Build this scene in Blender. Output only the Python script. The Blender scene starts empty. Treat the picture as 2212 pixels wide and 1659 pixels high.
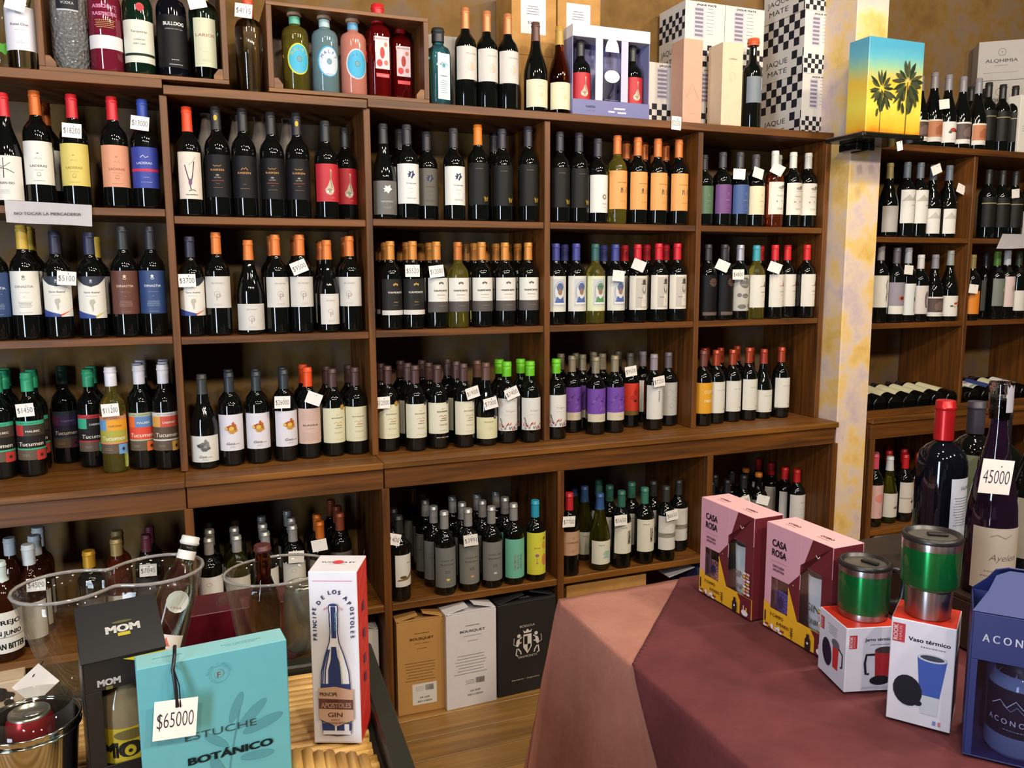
import bpy, bmesh, math, random
from math import sin, cos, pi, radians
from mathutils import Matrix, Vector
random.seed(7)
scene = bpy.context.scene
COL = scene.collection

# ------------------------------------------------------------------ camera, world, lights, exposure
CAM = Vector((0.03806, -2.71187, 1.51328))
YAW, PITCH, ROLL, FPX = radians(21.50546), radians(7.70534), radians(-0.23392), 1765.1
FW = Vector((sin(YAW)*cos(PITCH), cos(YAW)*cos(PITCH), -sin(PITCH)))
_r = Vector((cos(YAW), -sin(YAW), 0)); _u = _r.cross(FW)
RT = _r*cos(ROLL) + _u*sin(ROLL); UP = _u*cos(ROLL) - _r*sin(ROLL)
cd = bpy.data.cameras.new('camera'); cam = bpy.data.objects.new('camera', cd); COL.objects.link(cam)
cd.sensor_fit = 'HORIZONTAL'; cd.sensor_width = 36.0; cd.lens = FPX/2212*36.0
cd.clip_start = 0.02; cd.clip_end = 60
cam.matrix_world = Matrix(((RT.x, UP.x, -FW.x, CAM.x), (RT.y, UP.y, -FW.y, CAM.y), (RT.z, UP.z, -FW.z, CAM.z), (0, 0, 0, 1)))
scene.camera = cam
world = bpy.data.worlds.new('shop_air'); scene.world = world; world.use_nodes = True
world.node_tree.nodes['Background'].inputs[0].default_value = (0.95, 0.80, 0.62, 1)
world.node_tree.nodes['Background'].inputs[1].default_value = 0.035
vs = scene.view_settings
vs.view_transform = 'Standard'; vs.look = 'None'; vs.gamma = 1.0; vs.use_curve_mapping = False
vs.exposure = 0.0
scene.cycles.max_bounces = 10; scene.cycles.transmission_bounces = 10; scene.cycles.transparent_max_bounces = 12
scene.cycles.caustics_reflective = False; scene.cycles.caustics_refractive = False
scene.cycles.sample_clamp_indirect = 4.0

def lamp(name, kind, loc, power, color, target=None, **kw):
    l = bpy.data.lights.new(name, kind); l.energy = power; l.color = color
    for k, v in kw.items(): setattr(l, k, v)
    o = bpy.data.objects.new(name, l); COL.objects.link(o); o.location = loc
    if target is not None:
        o.rotation_euler = (Vector(target)-Vector(loc)).to_track_quat('-Z', 'Y').to_euler()
    return o
WARM = (1.0, 0.87, 0.71); COOL = (0.72, 0.84, 1.0)
for i, (x, y, z, pw) in enumerate(((-0.55, -2.0, 3.05, 30), (0.25, -1.75, 3.05, 34), (1.05, -1.95, 3.05, 40), (1.75, -1.6, 3.05, 52), (2.55, -1.7, 3.05, 72),
                                   (-0.5, -3.5, 3.0, 105), (0.5, -3.8, 3.0, 105), (1.5, -3.6, 3.0, 105), (2.5, -3.4, 3.0, 105))):
    lamp('ceiling_lamp', 'POINT', (x, y, z), pw, WARM, shadow_soft_size=0.075)
lamp('shop_door_daylight', 'AREA', (-2.3, -3.6, 1.26), 125, COOL, (0.6, 0.0, 1.26), shape='RECTANGLE', size=0.6, size_y=2.5)

# pixel helpers: a point of the place from the 2212x1659 photograph and a plane it lies on
def ray(px, py): return FW + RT*((px-1106)/FPX) + UP*((829.5-py)/FPX)
def atY(px, py, Y):
    d = ray(px, py); return CAM + d*((Y-CAM.y)/d.y)
def atZ(px, py, Z):
    d = ray(px, py); return CAM + d*((Z-CAM.z)/d.z)
def pj(p):
    d = Vector(p)-CAM; w = d.dot(FW); return 1106+FPX*d.dot(RT)/w, 829.5-FPX*d.dot(UP)/w

# ------------------------------------------------------------------ materials
def lin(h):
    h = h.lstrip('#'); c = [int(h[i:i+2], 16)/255 for i in (0, 2, 4)]
    return tuple(x/12.92 if x <= 0.04045 else ((x+0.055)/1.055)**2.4 for x in c)+(1,)
_MC = {}
def M(hexc, rough=0.55, metal=0.0, spec=0.5, coat=0.0, bump=0.0, bscale=300, var=0.06, vscale=40):
    """paint, paper or metal: a base colour with a little noise in it"""
    key = (hexc, rough, metal, spec, coat, bump, var)
    if key in _MC: return _MC[key]
    m = bpy.data.materials.new('surface_'+hexc.strip('#')); m.use_nodes = True
    nt = m.node_tree; b = nt.nodes['Principled BSDF']
    c = lin(hexc)
    if max(c[:3]) < .035 and spec == .5 and rough > .5: spec = .22
    b.inputs['Roughness'].default_value = rough; b.inputs['Metallic'].default_value = metal
    b.inputs['Specular IOR Level'].default_value = spec; b.inputs['Coat Weight'].default_value = coat
    tc = nt.nodes.new('ShaderNodeTexCoord'); nz = nt.nodes.new('ShaderNodeTexNoise')
    nz.inputs['Scale'].default_value = vscale; nz.inputs['Detail'].default_value = 3
    nt.links.new(tc.outputs['Object'], nz.inputs['Vector'])
    mx = nt.nodes.new('ShaderNodeMix'); mx.data_type = 'RGBA'
    mx.inputs[6].default_value = tuple(x*(1-var) for x in c[:3])+(1,)
    mx.inputs[7].default_value = tuple(min(1, x*(1+var)) for x in c[:3])+(1,)
    nt.links.new(nz.outputs['Fac'], mx.inputs[0]); nt.links.new(mx.outputs[2], b.inputs['Base Color'])
    if bump:
        n2 = nt.nodes.new('ShaderNodeTexNoise'); n2.inputs['Scale'].default_value = bscale
        nt.links.new(tc.outputs['Object'], n2.inputs['Vector'])
        bp = nt.nodes.new('ShaderNodeBump'); bp.inputs['Strength'].default_value = bump; bp.inputs['Distance'].default_value = 0.002
        nt.links.new(n2.outputs['Fac'], bp.inputs['Height']); nt.links.new(bp.outputs[0], b.inputs['Normal'])
    _MC[key] = m; return m
def glass(name, hexc, rough=0.02, ior=1.45, trans=1.0):
    m = bpy.data.materials.new(name); m.use_nodes = True; b = m.node_tree.nodes['Principled BSDF']
    b.inputs['Base Color'].default_value = lin(hexc); b.inputs['Roughness'].default_value = rough
    b.inputs['IOR'].default_value = ior; b.inputs['Transmission Weight'].default_value = trans
    return m
def thin_clear(name, hexc, gloss=0.02):
    """thin clear plastic: see-through with a sheen that grows towards the edges"""
    m = bpy.data.materials.new(name); m.use_nodes = True; nt = m.node_tree; nt.nodes.remove(nt.nodes['Principled BSDF'])
    tr = nt.nodes.new('ShaderNodeBsdfTransparent'); tr.inputs[0].default_value = lin(hexc)
    gl = nt.nodes.new('ShaderNodeBsdfGlossy'); gl.inputs['Roughness'].default_value = gloss
    df = nt.nodes.new('ShaderNodeBsdfTranslucent'); df.inputs[0].default_value = (.7, .68, .62, 1); a1 = nt.nodes.new('ShaderNodeMixShader'); a1.inputs[0].default_value = .25
    lw = nt.nodes.new('ShaderNodeLayerWeight'); lw.inputs[0].default_value = 0.32; mx = nt.nodes.new('ShaderNodeMixShader')
    mr = nt.nodes.new('ShaderNodeMath'); mr.operation = 'MULTIPLY_ADD'; mr.inputs[1].default_value = .42; mr.inputs[2].default_value = .02
    nt.links.new(lw.outputs['Facing'], mr.inputs[0]); nt.links.new(mr.outputs[0], mx.inputs[0])
    nt.links.new(gl.outputs[0], a1.inputs[1]); nt.links.new(df.outputs[0], a1.inputs[2])
    nt.links.new(tr.outputs[0], mx.inputs[1]); nt.links.new(a1.outputs[0], mx.inputs[2]); nt.links.new(mx.outputs[0], nt.nodes['Material Output'].inputs[0])
    return m
def dark_glass(name, hexc):
    m = bpy.data.materials.new(name); m.use_nodes = True; b = m.node_tree.nodes['Principled BSDF']
    b.inputs['Base Color'].default_value = lin(hexc); b.inputs['Roughness'].default_value = 0.05
    b.inputs['Specular IOR Level'].default_value = 0.55
    return m
def wood(name, dark, light, axis, scale=1.0, rough=0.5, knots=True):
    m = bpy.data.materials.new(name); m.use_nodes = True; nt = m.node_tree; b = nt.nodes['Principled BSDF']
    tc = nt.nodes.new('ShaderNodeTexCoord'); mp = nt.nodes.new('ShaderNodeMapping')
    s = [38*scale]*3; s[axis] = 2.2*scale; mp.inputs['Scale'].default_value = s
    oi = nt.nodes.new('ShaderNodeObjectInfo'); ad = nt.nodes.new('ShaderNodeVectorMath'); ad.operation = 'ADD'
    nt.links.new(tc.outputs['Object'], mp.inputs['Vector']); nt.links.new(mp.outputs[0], ad.inputs[0])
    ml = nt.nodes.new('ShaderNodeMath'); ml.operation = 'MULTIPLY'; ml.inputs[1].default_value = 60
    nt.links.new(oi.outputs['Random'], ml.inputs[0]); nt.links.new(ml.outputs[0], ad.inputs[1])
    nz = nt.nodes.new('ShaderNodeTexNoise'); nz.inputs['Scale'].default_value = 1.0; nz.inputs['Detail'].default_value = 6
    nz.inputs['Distortion'].default_value = 0.8; nt.links.new(ad.outputs[0], nz.inputs['Vector'])
    cr = nt.nodes.new('ShaderNodeValToRGB'); cr.color_ramp.elements[0].color = lin(dark); cr.color_ramp.elements[1].color = lin(light)
    cr.color_ramp.elements[0].position = 0.3; cr.color_ramp.elements[1].position = 0.68
    nt.links.new(nz.outputs['Fac'], cr.inputs[0]); nt.links.new(cr.outputs[0], b.inputs['Base Color'])
    b.inputs['Roughness'].default_value = rough
    bp = nt.nodes.new('ShaderNodeBump'); bp.inputs['Strength'].default_value = 0.25; bp.inputs['Distance'].default_value = 0.002
    nt.links.new(nz.outputs['Fac'], bp.inputs['Height']); nt.links.new(bp.outputs[0], b.inputs['Normal'])
    return m
def blotch(name, stops, scale, rough=0.85, bump=0.15, detail=4):
    m = bpy.data.materials.new(name); m.use_nodes = True; nt = m.node_tree; b = nt.nodes['Principled BSDF']
    tc = nt.nodes.new('ShaderNodeTexCoord'); nz = nt.nodes.new('ShaderNodeTexNoise')
    nz.inputs['Scale'].default_value = scale; nz.inputs['Detail'].default_value = detail; nz.inputs['Roughness'].default_value = 0.62
    nt.links.new(tc.outputs['Object'], nz.inputs['Vector'])
    cr = nt.nodes.new('ShaderNodeValToRGB'); el = cr.color_ramp.elements
    el[0].position, el[0].color = stops[0][0], lin(stops[0][1]); el[1].position, el[1].color = stops[-1][0], lin(stops[-1][1])
    for p, c in stops[1:-1]: e = el.new(p); e.color = lin(c)
    nt.links.new(nz.outputs['Fac'], cr.inputs[0]); nt.links.new(cr.outputs[0], b.inputs['Base Color']); b.inputs['Roughness'].default_value = rough
    n2 = nt.nodes.new('ShaderNodeTexNoise'); n2.inputs['Scale'].default_value = 90; nt.links.new(tc.outputs['Object'], n2.inputs['Vector'])
    bp = nt.nodes.new('ShaderNodeBump'); bp.inputs['Strength'].default_value = bump; bp.inputs['Distance'].default_value = 0.003
    nt.links.new(n2.outputs['Fac'], bp.inputs['Height']); nt.links.new(bp.outputs[0], b.inputs['Normal'])
    return m
WOODX = wood('shelf_wood', '412408', '734312', 0); WOODZ = wood('upright_wood', '412408', '734312', 2)
WOODY = wood('panel_wood', '3c2412', '623e1e', 1)
COUNTER = wood('counter_wood', '502f0a', '855318', 0); CRATE = wood('crate_wood', '563416', '865626', 0)
FLOORW = wood('floor_wood', '7d5a2e', 'b18546', 0, 0.6, 0.4)
BAMBOO = wood('bamboo', '9a6f33', 'd9ae66', 0, 1.4, 0.4); BAMBOOY = wood('bamboo_border', '9a6f33', 'd9ae66', 1, 1.4, 0.4)
WALL = blotch('sponged_ochre_plaster', [(0.30, '674a1e'), (0.47, '775826'), (0.56, '735d42'), (0.70, '6a584a')], 7)
PILLAR = blotch('sponged_cream_plaster', [(0.30, 'cfa54c'), (0.46, 'e2bf78'), (0.55, 'd9c3ae'), (0.70, 'c4b0b4')], 6.5)
CARD = blotch('brown_cardboard', [(0.3, 'a5773a'), (0.7, 'bb8c4a')], 14, 0.75, 0.08)
DGLASS = dark_glass('dark_wine_glass', '0a0c0a'); BGLASS = dark_glass('blue_black_glass', '0a0b12')
AMBER = glass('amber_glass', 'a8521a'); BROWN = dark_glass('brown_glass', '2c1106')
YGLASS = glass('pale_yellow_wine', 'd9cc58', 0.02, 1.4, 0.93); OLIVE = glass('olive_glass', '7a7a22', 0.02, 1.4, 0.93); ROSE = glass('rose_wine', 'e0653c', 0.02, 1.4, 0.93)
CLEAR = glass('clear_glass', 'eef4f2'); GREENG = glass('green_glass', '6fb09a'); BLUEG = glass('blue_gin_glass', '6cc7dd', 0.02, 1.4, 0.93)
PINKG = glass('pink_gin_glass', 'ef9a86', 0.08, 1.4, .5); REDG = glass('red_gin_glass', 'e8282c', 0.02, 1.4, 0.93); ACRYL = thin_clear('acrylic', 'fbfbf8')
GOLD = 'b98d3a'; CU = 'd9793a'

# ------------------------------------------------------------------ mesh helpers
def mesh_obj(name, me, mats=(), parent=None, loc=None, rot=None):
    o = bpy.data.objects.new(name, me); COL.objects.link(o)
    if not me.materials:
        for m in (mats if isinstance(mats, (list, tuple)) else [mats]): me.materials.append(m)
    if parent is not None: o.parent = parent
    if 'lettering' in name or name.endswith('_print') or name in ('printed_emblem', 'sticker'): o['kind'] = 'stuff'
    if loc is not None: o.location = loc
    if rot is not None: o.rotation_euler = rot
    return o
def tag(o, label, cat, group=None, kind=None):
    if label: o['label'] = label
    if cat: o['category'] = cat
    if group: o['group'] = group
    if kind: o['kind'] = kind
    return o
def thing(name, label, cat, loc=(0, 0, 0), rz=0.0, group=None, rot=None):
    o = bpy.data.objects.new(name, None); COL.objects.link(o); o.empty_display_size = 0.02
    o.location = loc; o.rotation_euler = rot if rot else (0, 0, rz)
    return tag(o, label, cat, group)
def bm_mesh(bm, name='mesh', smooth=False):
    me = bpy.data.meshes.new(name); bm.to_mesh(me); bm.free()
    if smooth:
        for p in me.polygons: p.use_smooth = True
    return me
def box_bm(bm, x0, y0, z0, x1, y1, z1, bev=0.0, mi=0):
    vs_ = [bm.verts.new(p) for p in ((x0, y0, z0), (x1, y0, z0), (x1, y1, z0), (x0, y1, z0), (x0, y0, z1), (x1, y0, z1), (x1, y1, z1), (x0, y1, z1))]
    fs = [bm.faces.new([vs_[i] for i in f]) for f in ((0, 3, 2, 1), (4, 5, 6, 7), (0, 1, 5, 4), (1, 2, 6, 5), (2, 3, 7, 6), (3, 0, 4, 7))]
    for f in fs: f.material_index = mi
    if bev: bmesh.ops.bevel(bm, geom=list({e for f in fs for e in f.edges}), offset=bev, segments=1, affect='EDGES')
    return fs
def box(name, x0, y0, z0, x1, y1, z1, mat, parent=None, bev=0.002, loc=None, rot=None):
    bm = bmesh.new(); box_bm(bm, x0, y0, z0, x1, y1, z1, bev); return mesh_obj(name, bm_mesh(bm, name), mat, parent, loc, rot)
def cbox(name, w, d, h, mat, parent=None, bev=0.002, loc=None, rot=None):
    """box about the origin in x and y, from 0 up"""
    return box(name, -w/2, -d/2, 0, w/2, d/2, h, mat, parent, bev, loc, rot)
def lathe(prof, n=20, close_bottom=True, close_top=True, sq=0.0):
    """turn (r, z) pairs about z; sq > 0 squares the round"""
    vs_, fs = [], []
    def pt(r, k):
        a = 2*pi*(k+0.5)/n; c, s = cos(a), sin(a)
        if sq:
            e = 1-0.72*sq; c = math.copysign(abs(c)**e, c); s = math.copysign(abs(s)**e, s)
        return r*c, r*s
    for r, z in prof:
        for k in range(n): x, y = pt(r, k); vs_.append((x, y, z))
    for i in range(len(prof)-1):
        for k in range(n): a = i*n+k; b = i*n+(k+1) % n; fs.append((a, b, b+n, a+n))
    if close_bottom: fs.append(tuple(range(n-1, -1, -1)))
    if close_top: m = (len(prof)-1)*n; fs.append(tuple(m+k for k in range(n)))
    me = bpy.data.meshes.new('turned'); me.from_pydata(vs_, [], fs); me.update()
    for p in me.polygons: p.use_smooth = len(p.vertices) == 4
    return me
def tube(pts, r, n=6, caps=True):
    """a round rod along points"""
    pts = [Vector(p) for p in pts]; vs_, fs = [], []
    for i, p in enumerate(pts):
        d = (pts[min(i+1, len(pts)-1)]-pts[max(i-1, 0)]).normalized()
        a = d.orthogonal().normalized(); b = d.cross(a)
        if i and (a.dot(pa) < 0.2): a = (pa-d*pa.dot(d)).normalized(); b = d.cross(a)
        pa = a
        for k in range(n): t = 2*pi*k/n; vs_.append(p+(a*cos(t)+b*sin(t))*r)
    for i in range(len(pts)-1):
        for k in range(n): q = i*n+k; w = i*n+(k+1) % n; fs.append((q, w, w+n, q+n))
    if caps: fs.append(tuple(range(n-1, -1, -1))); fs.append(tuple((len(pts)-1)*n+k for k in range(n)))
    me = bpy.data.meshes.new('rod'); me.from_pydata([tuple(v) for v in vs_], [], fs); me.update()
    for p in me.polygons: p.use_smooth = len(p.vertices) == 4
    return me
def prism(pts, y0, y1):
    """an outline in x and z pushed from y0 to y1"""
    n = len(pts); vs_ = [(x, y0, z) for x, z in pts]+[(x, y1, z) for x, z in pts]
    fs = [tuple(range(n)), tuple(range(2*n-1, n-1, -1))]+[(i, i+n, (i+1) % n+n, (i+1) % n) for i in range(n)]
    me = bpy.data.meshes.new('prism'); me.from_pydata(vs_, [], fs); me.update(); return me

# ------------------------------------------------------------------ flat print: lettering and drawn marks, in millimetres
_TX = {}
def glyphs(s, bold=0.0):
    key = (s, bold)
    if key not in _TX:
        cu = bpy.data.curves.new('t', 'FONT'); cu.body = s; cu.size = 1; cu.resolution_u = 3; cu.offset = bold; cu.align_x = 'LEFT'
        ob = bpy.data.objects.new('t', cu); me = bpy.data.meshes.new_from_object(ob)
        vv = [(v.co.x/0.73, v.co.y/0.73) for v in me.vertices]; ff = [tuple(p.vertices) for p in me.polygons]
        bpy.data.objects.remove(ob); bpy.data.curves.remove(cu); bpy.data.meshes.remove(me)
        _TX[key] = (vv, ff)
    return _TX[key]
class Pr:
    def __init__(s, k=1.0): s.it = []; s.n = 0; s.k = k
    def add(s, vv, ff, mat): s.it.append((vv, ff, mat, s.n)); s.n += 1; return s
    def t(s, txt, u, v, h, mat='1c1c1c', w=None, rot=0, b=0.012, sh=0.0):
        """lettering centred on u, baseline at v, capitals h high, fitted to width w"""
        bb = max(0.0, b); vv, ff = glyphs(txt, min(b, 0.0)); h *= 1+(s.k-1)*.6
        if w: w *= s.k
        if not vv: return s
        x0 = min(p[0] for p in vv); x1 = max(p[0] for p in vv); kx = (w/(x1-x0)) if w else h
        c, q = cos(radians(rot)), sin(radians(rot)); out, fo = [], []
        for dx, dy in (((0, 0),) if bb == 0 else ((-bb, 0), (bb, 0)) if bb < .02 else ((-bb, -bb*.5), (bb, -bb*.5), (-bb, bb*.5), (bb, bb*.5))):
            k0 = len(out)
            for x, y in vv:
                X = (x-(x0+x1)/2+dx*1.4)*kx + sh*y*h; Y = (y+dy*1.4)*h; out.append((u+X*c-Y*q, v+X*q+Y*c))
            fo += [tuple(i+k0 for i in f) for f in ff]
        return s.add(out, fo, mat)
    def arc(s, txt, cu, cv, R, h, mat, a0, a1, b=0.02, flip=False):
        """letters set one by one on an arc from angle a0 to a1 (degrees, clockwise from the top)"""
        n = len(txt)
        for i, ch in enumerate(txt):
            if ch == ' ': continue
            a = radians(a0+(a1-a0)*i/max(1, n-1))
            s.t(ch, cu+R*sin(a), cv+R*cos(a), h, mat, rot=-math.degrees(a), b=b)
            if i < n-1: s.n -= 1
        return s
    def r(s, u0, v0, u1, v1, mat): return s.add([(u0, v0), (u1, v0), (u1, v1), (u0, v1)], [(0, 1, 2, 3)], mat)
    def p(s, pts, mat): return s.add(list(pts), [tuple(range(len(pts)))], mat)
    def e(s, u, v, a, b, mat, n=18, rot=0):
        c, q = cos(radians(rot)), sin(radians(rot))
        return s.p([(u+a*cos(t)*c-b*sin(t)*q, v+a*cos(t)*q+b*sin(t)*c) for t in (2*pi*k/n for k in range(n))], mat)
    def ring(s, u, v, a, b, w, mat, n=20):
        o = [(u+a*cos(2*pi*k/n), v+b*sin(2*pi*k/n)) for k in range(n)]; i = [(u+(a-w)*cos(2*pi*k/n), v+(b-w)*sin(2*pi*k/n)) for k in range(n)]
        return s.add(o+i, [(k, (k+1) % n, n+(k+1) % n, n+k) for k in range(n)], mat)
    def l(s, pts, w, mat, closed=False):
        """a drawn stroke"""
        pts = list(pts)+([pts[0]] if closed else []); vv, ff = [], []
        for i, (x, y) in enumerate(pts):
            xa, ya = pts[max(0, i-1)]; xb, yb = pts[min(len(pts)-1, i+1)]; d = math.hypot(xb-xa, yb-ya) or 1
            nx, ny = -(yb-ya)/d*w/2, (xb-xa)/d*w/2; vv += [(x+nx, y+ny), (x-nx, y-ny)]
        ff = [(2*i, 2*i+1, 2*i+3, 2*i+2) for i in range(len(pts)-1)]
        return s.add(vv, ff, mat)
    def fine(s, u, v, w, n, dv, mat, h=0.7):
        """rows of small print"""
        rnd = random.Random(int(abs(u*7+v*13+w*3+n))+1)
        vv, ff = [], []
        for i in range(n):
            ww = w*rnd.uniform(0.72, 1.0); x = u-ww/2
            while x < u+ww/2:
                L = rnd.uniform(1.2, 4.0); y = v-i*dv; k = len(vv)
                vv += [(x, y), (min(x+L, u+ww/2), y), (min(x+L, u+ww/2), y+h), (x, y+h)]; ff.append((k, k+1, k+2, k+3)); x += L+rnd.uniform(0.7, 1.3)
        return s.add(vv, ff, mat)
    def star(s, u, v, r0, r1, n, mat):
        return s.p([(u+(r0 if k % 2 == 0 else r1)*sin(pi*k/n), v+(r0 if k % 2 == 0 else r1)*cos(pi*k/n)) for k in range(2*n)], mat)
    def build(s, name, r=None, off=0.0004, step=0.00012):
        """one mesh; r (metres): wrapped on a cylinder of that radius about z, else flat facing -y"""
        bm = bmesh.new(); mats = []
        for vv, ff, mat, ly in s.it:
            mat = mat if not isinstance(mat, str) else M(mat, 0.6)
            if mat not in mats: mats.append(mat)
            mi = mats.index(mat); o = off+step*ly
            bv = [bm.verts.new((x/1000, o, y/1000)) for x, y in vv]
            for f in ff:
                try: q = bm.faces.new([bv[i] for i in f]); q.material_index = mi
                except ValueError: pass
        if r:
            for k in range(-8, 9):
                g = list(bm.verts)+list(bm.edges)+list(bm.faces)
                bmesh.ops.bisect_plane(bm, geom=g, plane_co=(k*0.007+0.0001, 0, 0), plane_no=(1, 0, 0))
            for v in bm.verts: a = v.co.x/r; q = r+v.co.y; v.co = (q*sin(a), -q*cos(a), v.co.z)
        else:
            for v in bm.verts: v.co.y = -v.co.y
        me = bm_mesh(bm, name)
        for m in mats: me.materials.append(m)
        return me
def face_print(parent, pr, name, face, w, d, h, du=0, dv=0):
    """fix a flat print on a face of a box that is w wide, d deep, h high about its parent's origin; u from the face's middle, v from its foot"""
    me = pr.build(name) if isinstance(pr, Pr) else pr
    o = mesh_obj(name, me, parent=parent)
    o.matrix_local = {'front': Matrix.Translation((du, -d/2, dv)), 'left': Matrix.Translation((-w/2, -du, dv)) @ Matrix.Rotation(-pi/2, 4, 'Z'),
                      'right': Matrix.Translation((w/2, du, dv)) @ Matrix.Rotation(pi/2, 4, 'Z'),
                      'top': Matrix.Translation((du, -d/2+dv, h)) @ Matrix.Rotation(-pi/2, 4, 'X')}[face]
    return o

# ------------------------------------------------------------------ the setting
ZF, ZC, Z2, Z1, ZT, ZL = 0.0, 0.90, 1.324, 1.694, 2.072, 0.406
UPR = [-0.74, 0.0, 0.606, 1.245, 1.883, 2.497]
YB = 0.352
fl = box('floor', -1.6, -4.2, -0.06, 4.6, 0.5, -0.012, FLOORW); tag(fl, 'light brown plank floor of the shop', None, kind='structure')
pm = {}
for i in range(30):
    y = -3.2+i*0.122
    for j in range(2):
        x0 = -1.5+j*3.0+(0.35 if i % 2 else -0.2); L = 2.995
        if 'm' not in pm:
            bm = bmesh.new(); box_bm(bm, 0, 0, -0.014, L, 0.119, 0, 0.0015); pm['m'] = bm_mesh(bm, 'plank')
        mesh_obj('plank', pm['m'], FLOORW, fl, (x0, y, 0))
wb = box('wall_back', -1.6, YB+0.002, 0, 4.8, YB+0.1, 3.2, WALL, bev=0); tag(wb, 'sponge painted ochre wall behind the shelving', None, kind='structure')
wp = box('wall_pillar', 2.517, -0.10, 0, 2.678, YB, 3.2, PILLAR, bev=0.004); tag(wp, 'cream and ochre sponge painted pillar between the shelving units', None, kind='structure')

# ------------------------------------------------------------------ shelving
def shelving(label, xs, zs, ztop, over_l=0.012, over_r=0.012, up_w=0.022, last=True, mid=None):
    """upper shelving: uprights at xs, shelf boards at zs (top faces), a top board"""
    t = thing('wall_shelf', label, 'shelf', (xs[0], 0, ZC), 0)
    x0 = xs[0]
    for i, x in enumerate(xs):
        if i == len(xs)-1 and not last: continue
        box('upright', x-x0-up_w/2, 0, 0, x-x0+up_w/2, YB, ztop-0.028-ZC, WOODZ, t, 0.0015)
    for z in zs:
        for i in range(len(xs)-1):
            a = xs[i]-x0+up_w/2+0.0005; b = xs[i+1]-x0-up_w/2-0.0005
            box('shelf_board', a, 0.003+random.uniform(0, .003), z-0.023-ZC, b, YB-0.002, z-ZC, WOODX, t, 0.0015)
    box('top_board', -over_l, -0.012, ztop-0.027-ZC, xs[-1]-x0+over_r, YB, ztop-ZC, WOODX, t, 0.0015)
    return t
shelving('brown wooden wall shelf over the end counter, a NO TOCAR sheet on it', [UPR[0], UPR[1]], [Z1+0.016, Z2+0.002], ZT+0.012, over_r=0.0, last=False)
shelving('brown wooden single-bay wall shelf holding black label bottles with gold wings', [UPR[1], UPR[2]], [Z1-0.004, Z2-0.002], ZT-0.004, over_l=-0.002, over_r=0.0, last=False)
shelving('brown wooden three-bay wall shelf beside the cream pillar', UPR[2:], [Z1, Z2], ZT, over_l=-0.002)
shelving('brown wooden wall shelf beyond the cream pillar', [2.70, 3.33, 3.96], [1.662, 1.29], 2.05)
def base(label, xs, name='base_cabinet', last=True, ov=0.0, lowz=ZL, drop=0.0, over_r=0.0):
    yf = -0.112; t = thing(name, label, 'cabinet', (xs[0], 0, 0)); x0 = xs[0]; w = 0.026; zc = ZC-drop
    box('counter_top', -ov, -0.122, zc-0.022, xs[-1]-x0+over_r, YB, zc, COUNTER, t, 0.003)
    box('apron', -ov+0.004, yf, zc-0.09, xs[-1]-x0-(0 if not last else 0.0), yf+0.02, zc-0.0225, WOODX, t, 0.0015)
    for i, x in enumerate(xs):
        if i == len(xs)-1 and not last: continue
        box('upright', x-x0-w/2+0.006, yf+0.0205, 0.0, x-x0+w/2+0.006, YB, zc-0.0225, WOODZ, t, 0.0015)
        box('front_post', x-x0-w/2+0.006, yf, 0.0, x-x0+w/2+0.006, yf+0.02, zc-0.0905, WOODZ, t, 0.0015)
    for i in range(len(xs)-1):
        a = xs[i]-x0+w/2+0.0065; b = xs[i+1]-x0-w/2+0.0055
        box('lower_shelf', a, yf+0.003, lowz-0.024, b, YB-0.002, lowz, COUNTER, t, 0.0015)
    return t
base('brown wooden base cabinet behind the clear ice buckets', [UPR[0], UPR[1]], last=False, drop=0.003)
base('brown wooden single-bay base cabinet behind the white gin carton', [UPR[1], UPR[2]], last=False, drop=0.001)
base('brown wooden three-bay base cabinet with cartons standing beneath it', UPR[2:], over_r=0.012)
bR = base('brown wooden base cabinet beyond the cream pillar', [2.70, 3.33, 3.96], ov=0.012, over_r=0.02)
box('bottle_stop', -0.012, -0.09, ZC+0.0005, 1.26, -0.072, ZC+0.028, WOODX, bR, 0.0015)

# ------------------------------------------------------------------ bottles: shapes
NR = 0.0142
def body_profile(sh, h, r):
    if sh == 'B': q = [(r*.86, 0), (r*.97, .003), (r, .009), (r, .605*h), (r*.97, .645*h), (r*.87, .685*h), (r*.66, .72*h), (NR*1.25, .75*h), (NR*1.06, .785*h), (NR, .94*h), (NR, .985*h)]
    elif sh == 'G': q = [(r*.86, 0), (r*.97, .003), (r, .009), (r, .42*h), (r*.97, .475*h), (r*.84, .55*h), (r*.63, .635*h), (r*.46, .71*h), (NR*1.12, .80*h), (NR, .93*h), (NR, .985*h)]
    elif sh == 'R': q = [(r*.86, 0), (r, .008), (r, .36*h), (r*.95, .45*h), (r*.80, .56*h), (r*.58, .68*h), (NR*1.15, .82*h), (NR, .93*h), (NR, .985*h)]
    elif sh == 'S': q = [(r*.9, 0), (r, .006), (r, .66*h), (r*.97, .70*h), (r*.84, .745*h), (r*.5, .775*h), (NR*1.15, .80*h), (NR*1.05, .97*h), (NR, .985*h)]
    elif sh == 'J': q = [(r*.9, 0), (r, .008), (r, .55*h), (r*.95, .63*h), (r*.78, .72*h), (r*.5, .79*h), (NR*1.2, .83*h), (NR, .985*h)]
    return q
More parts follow.
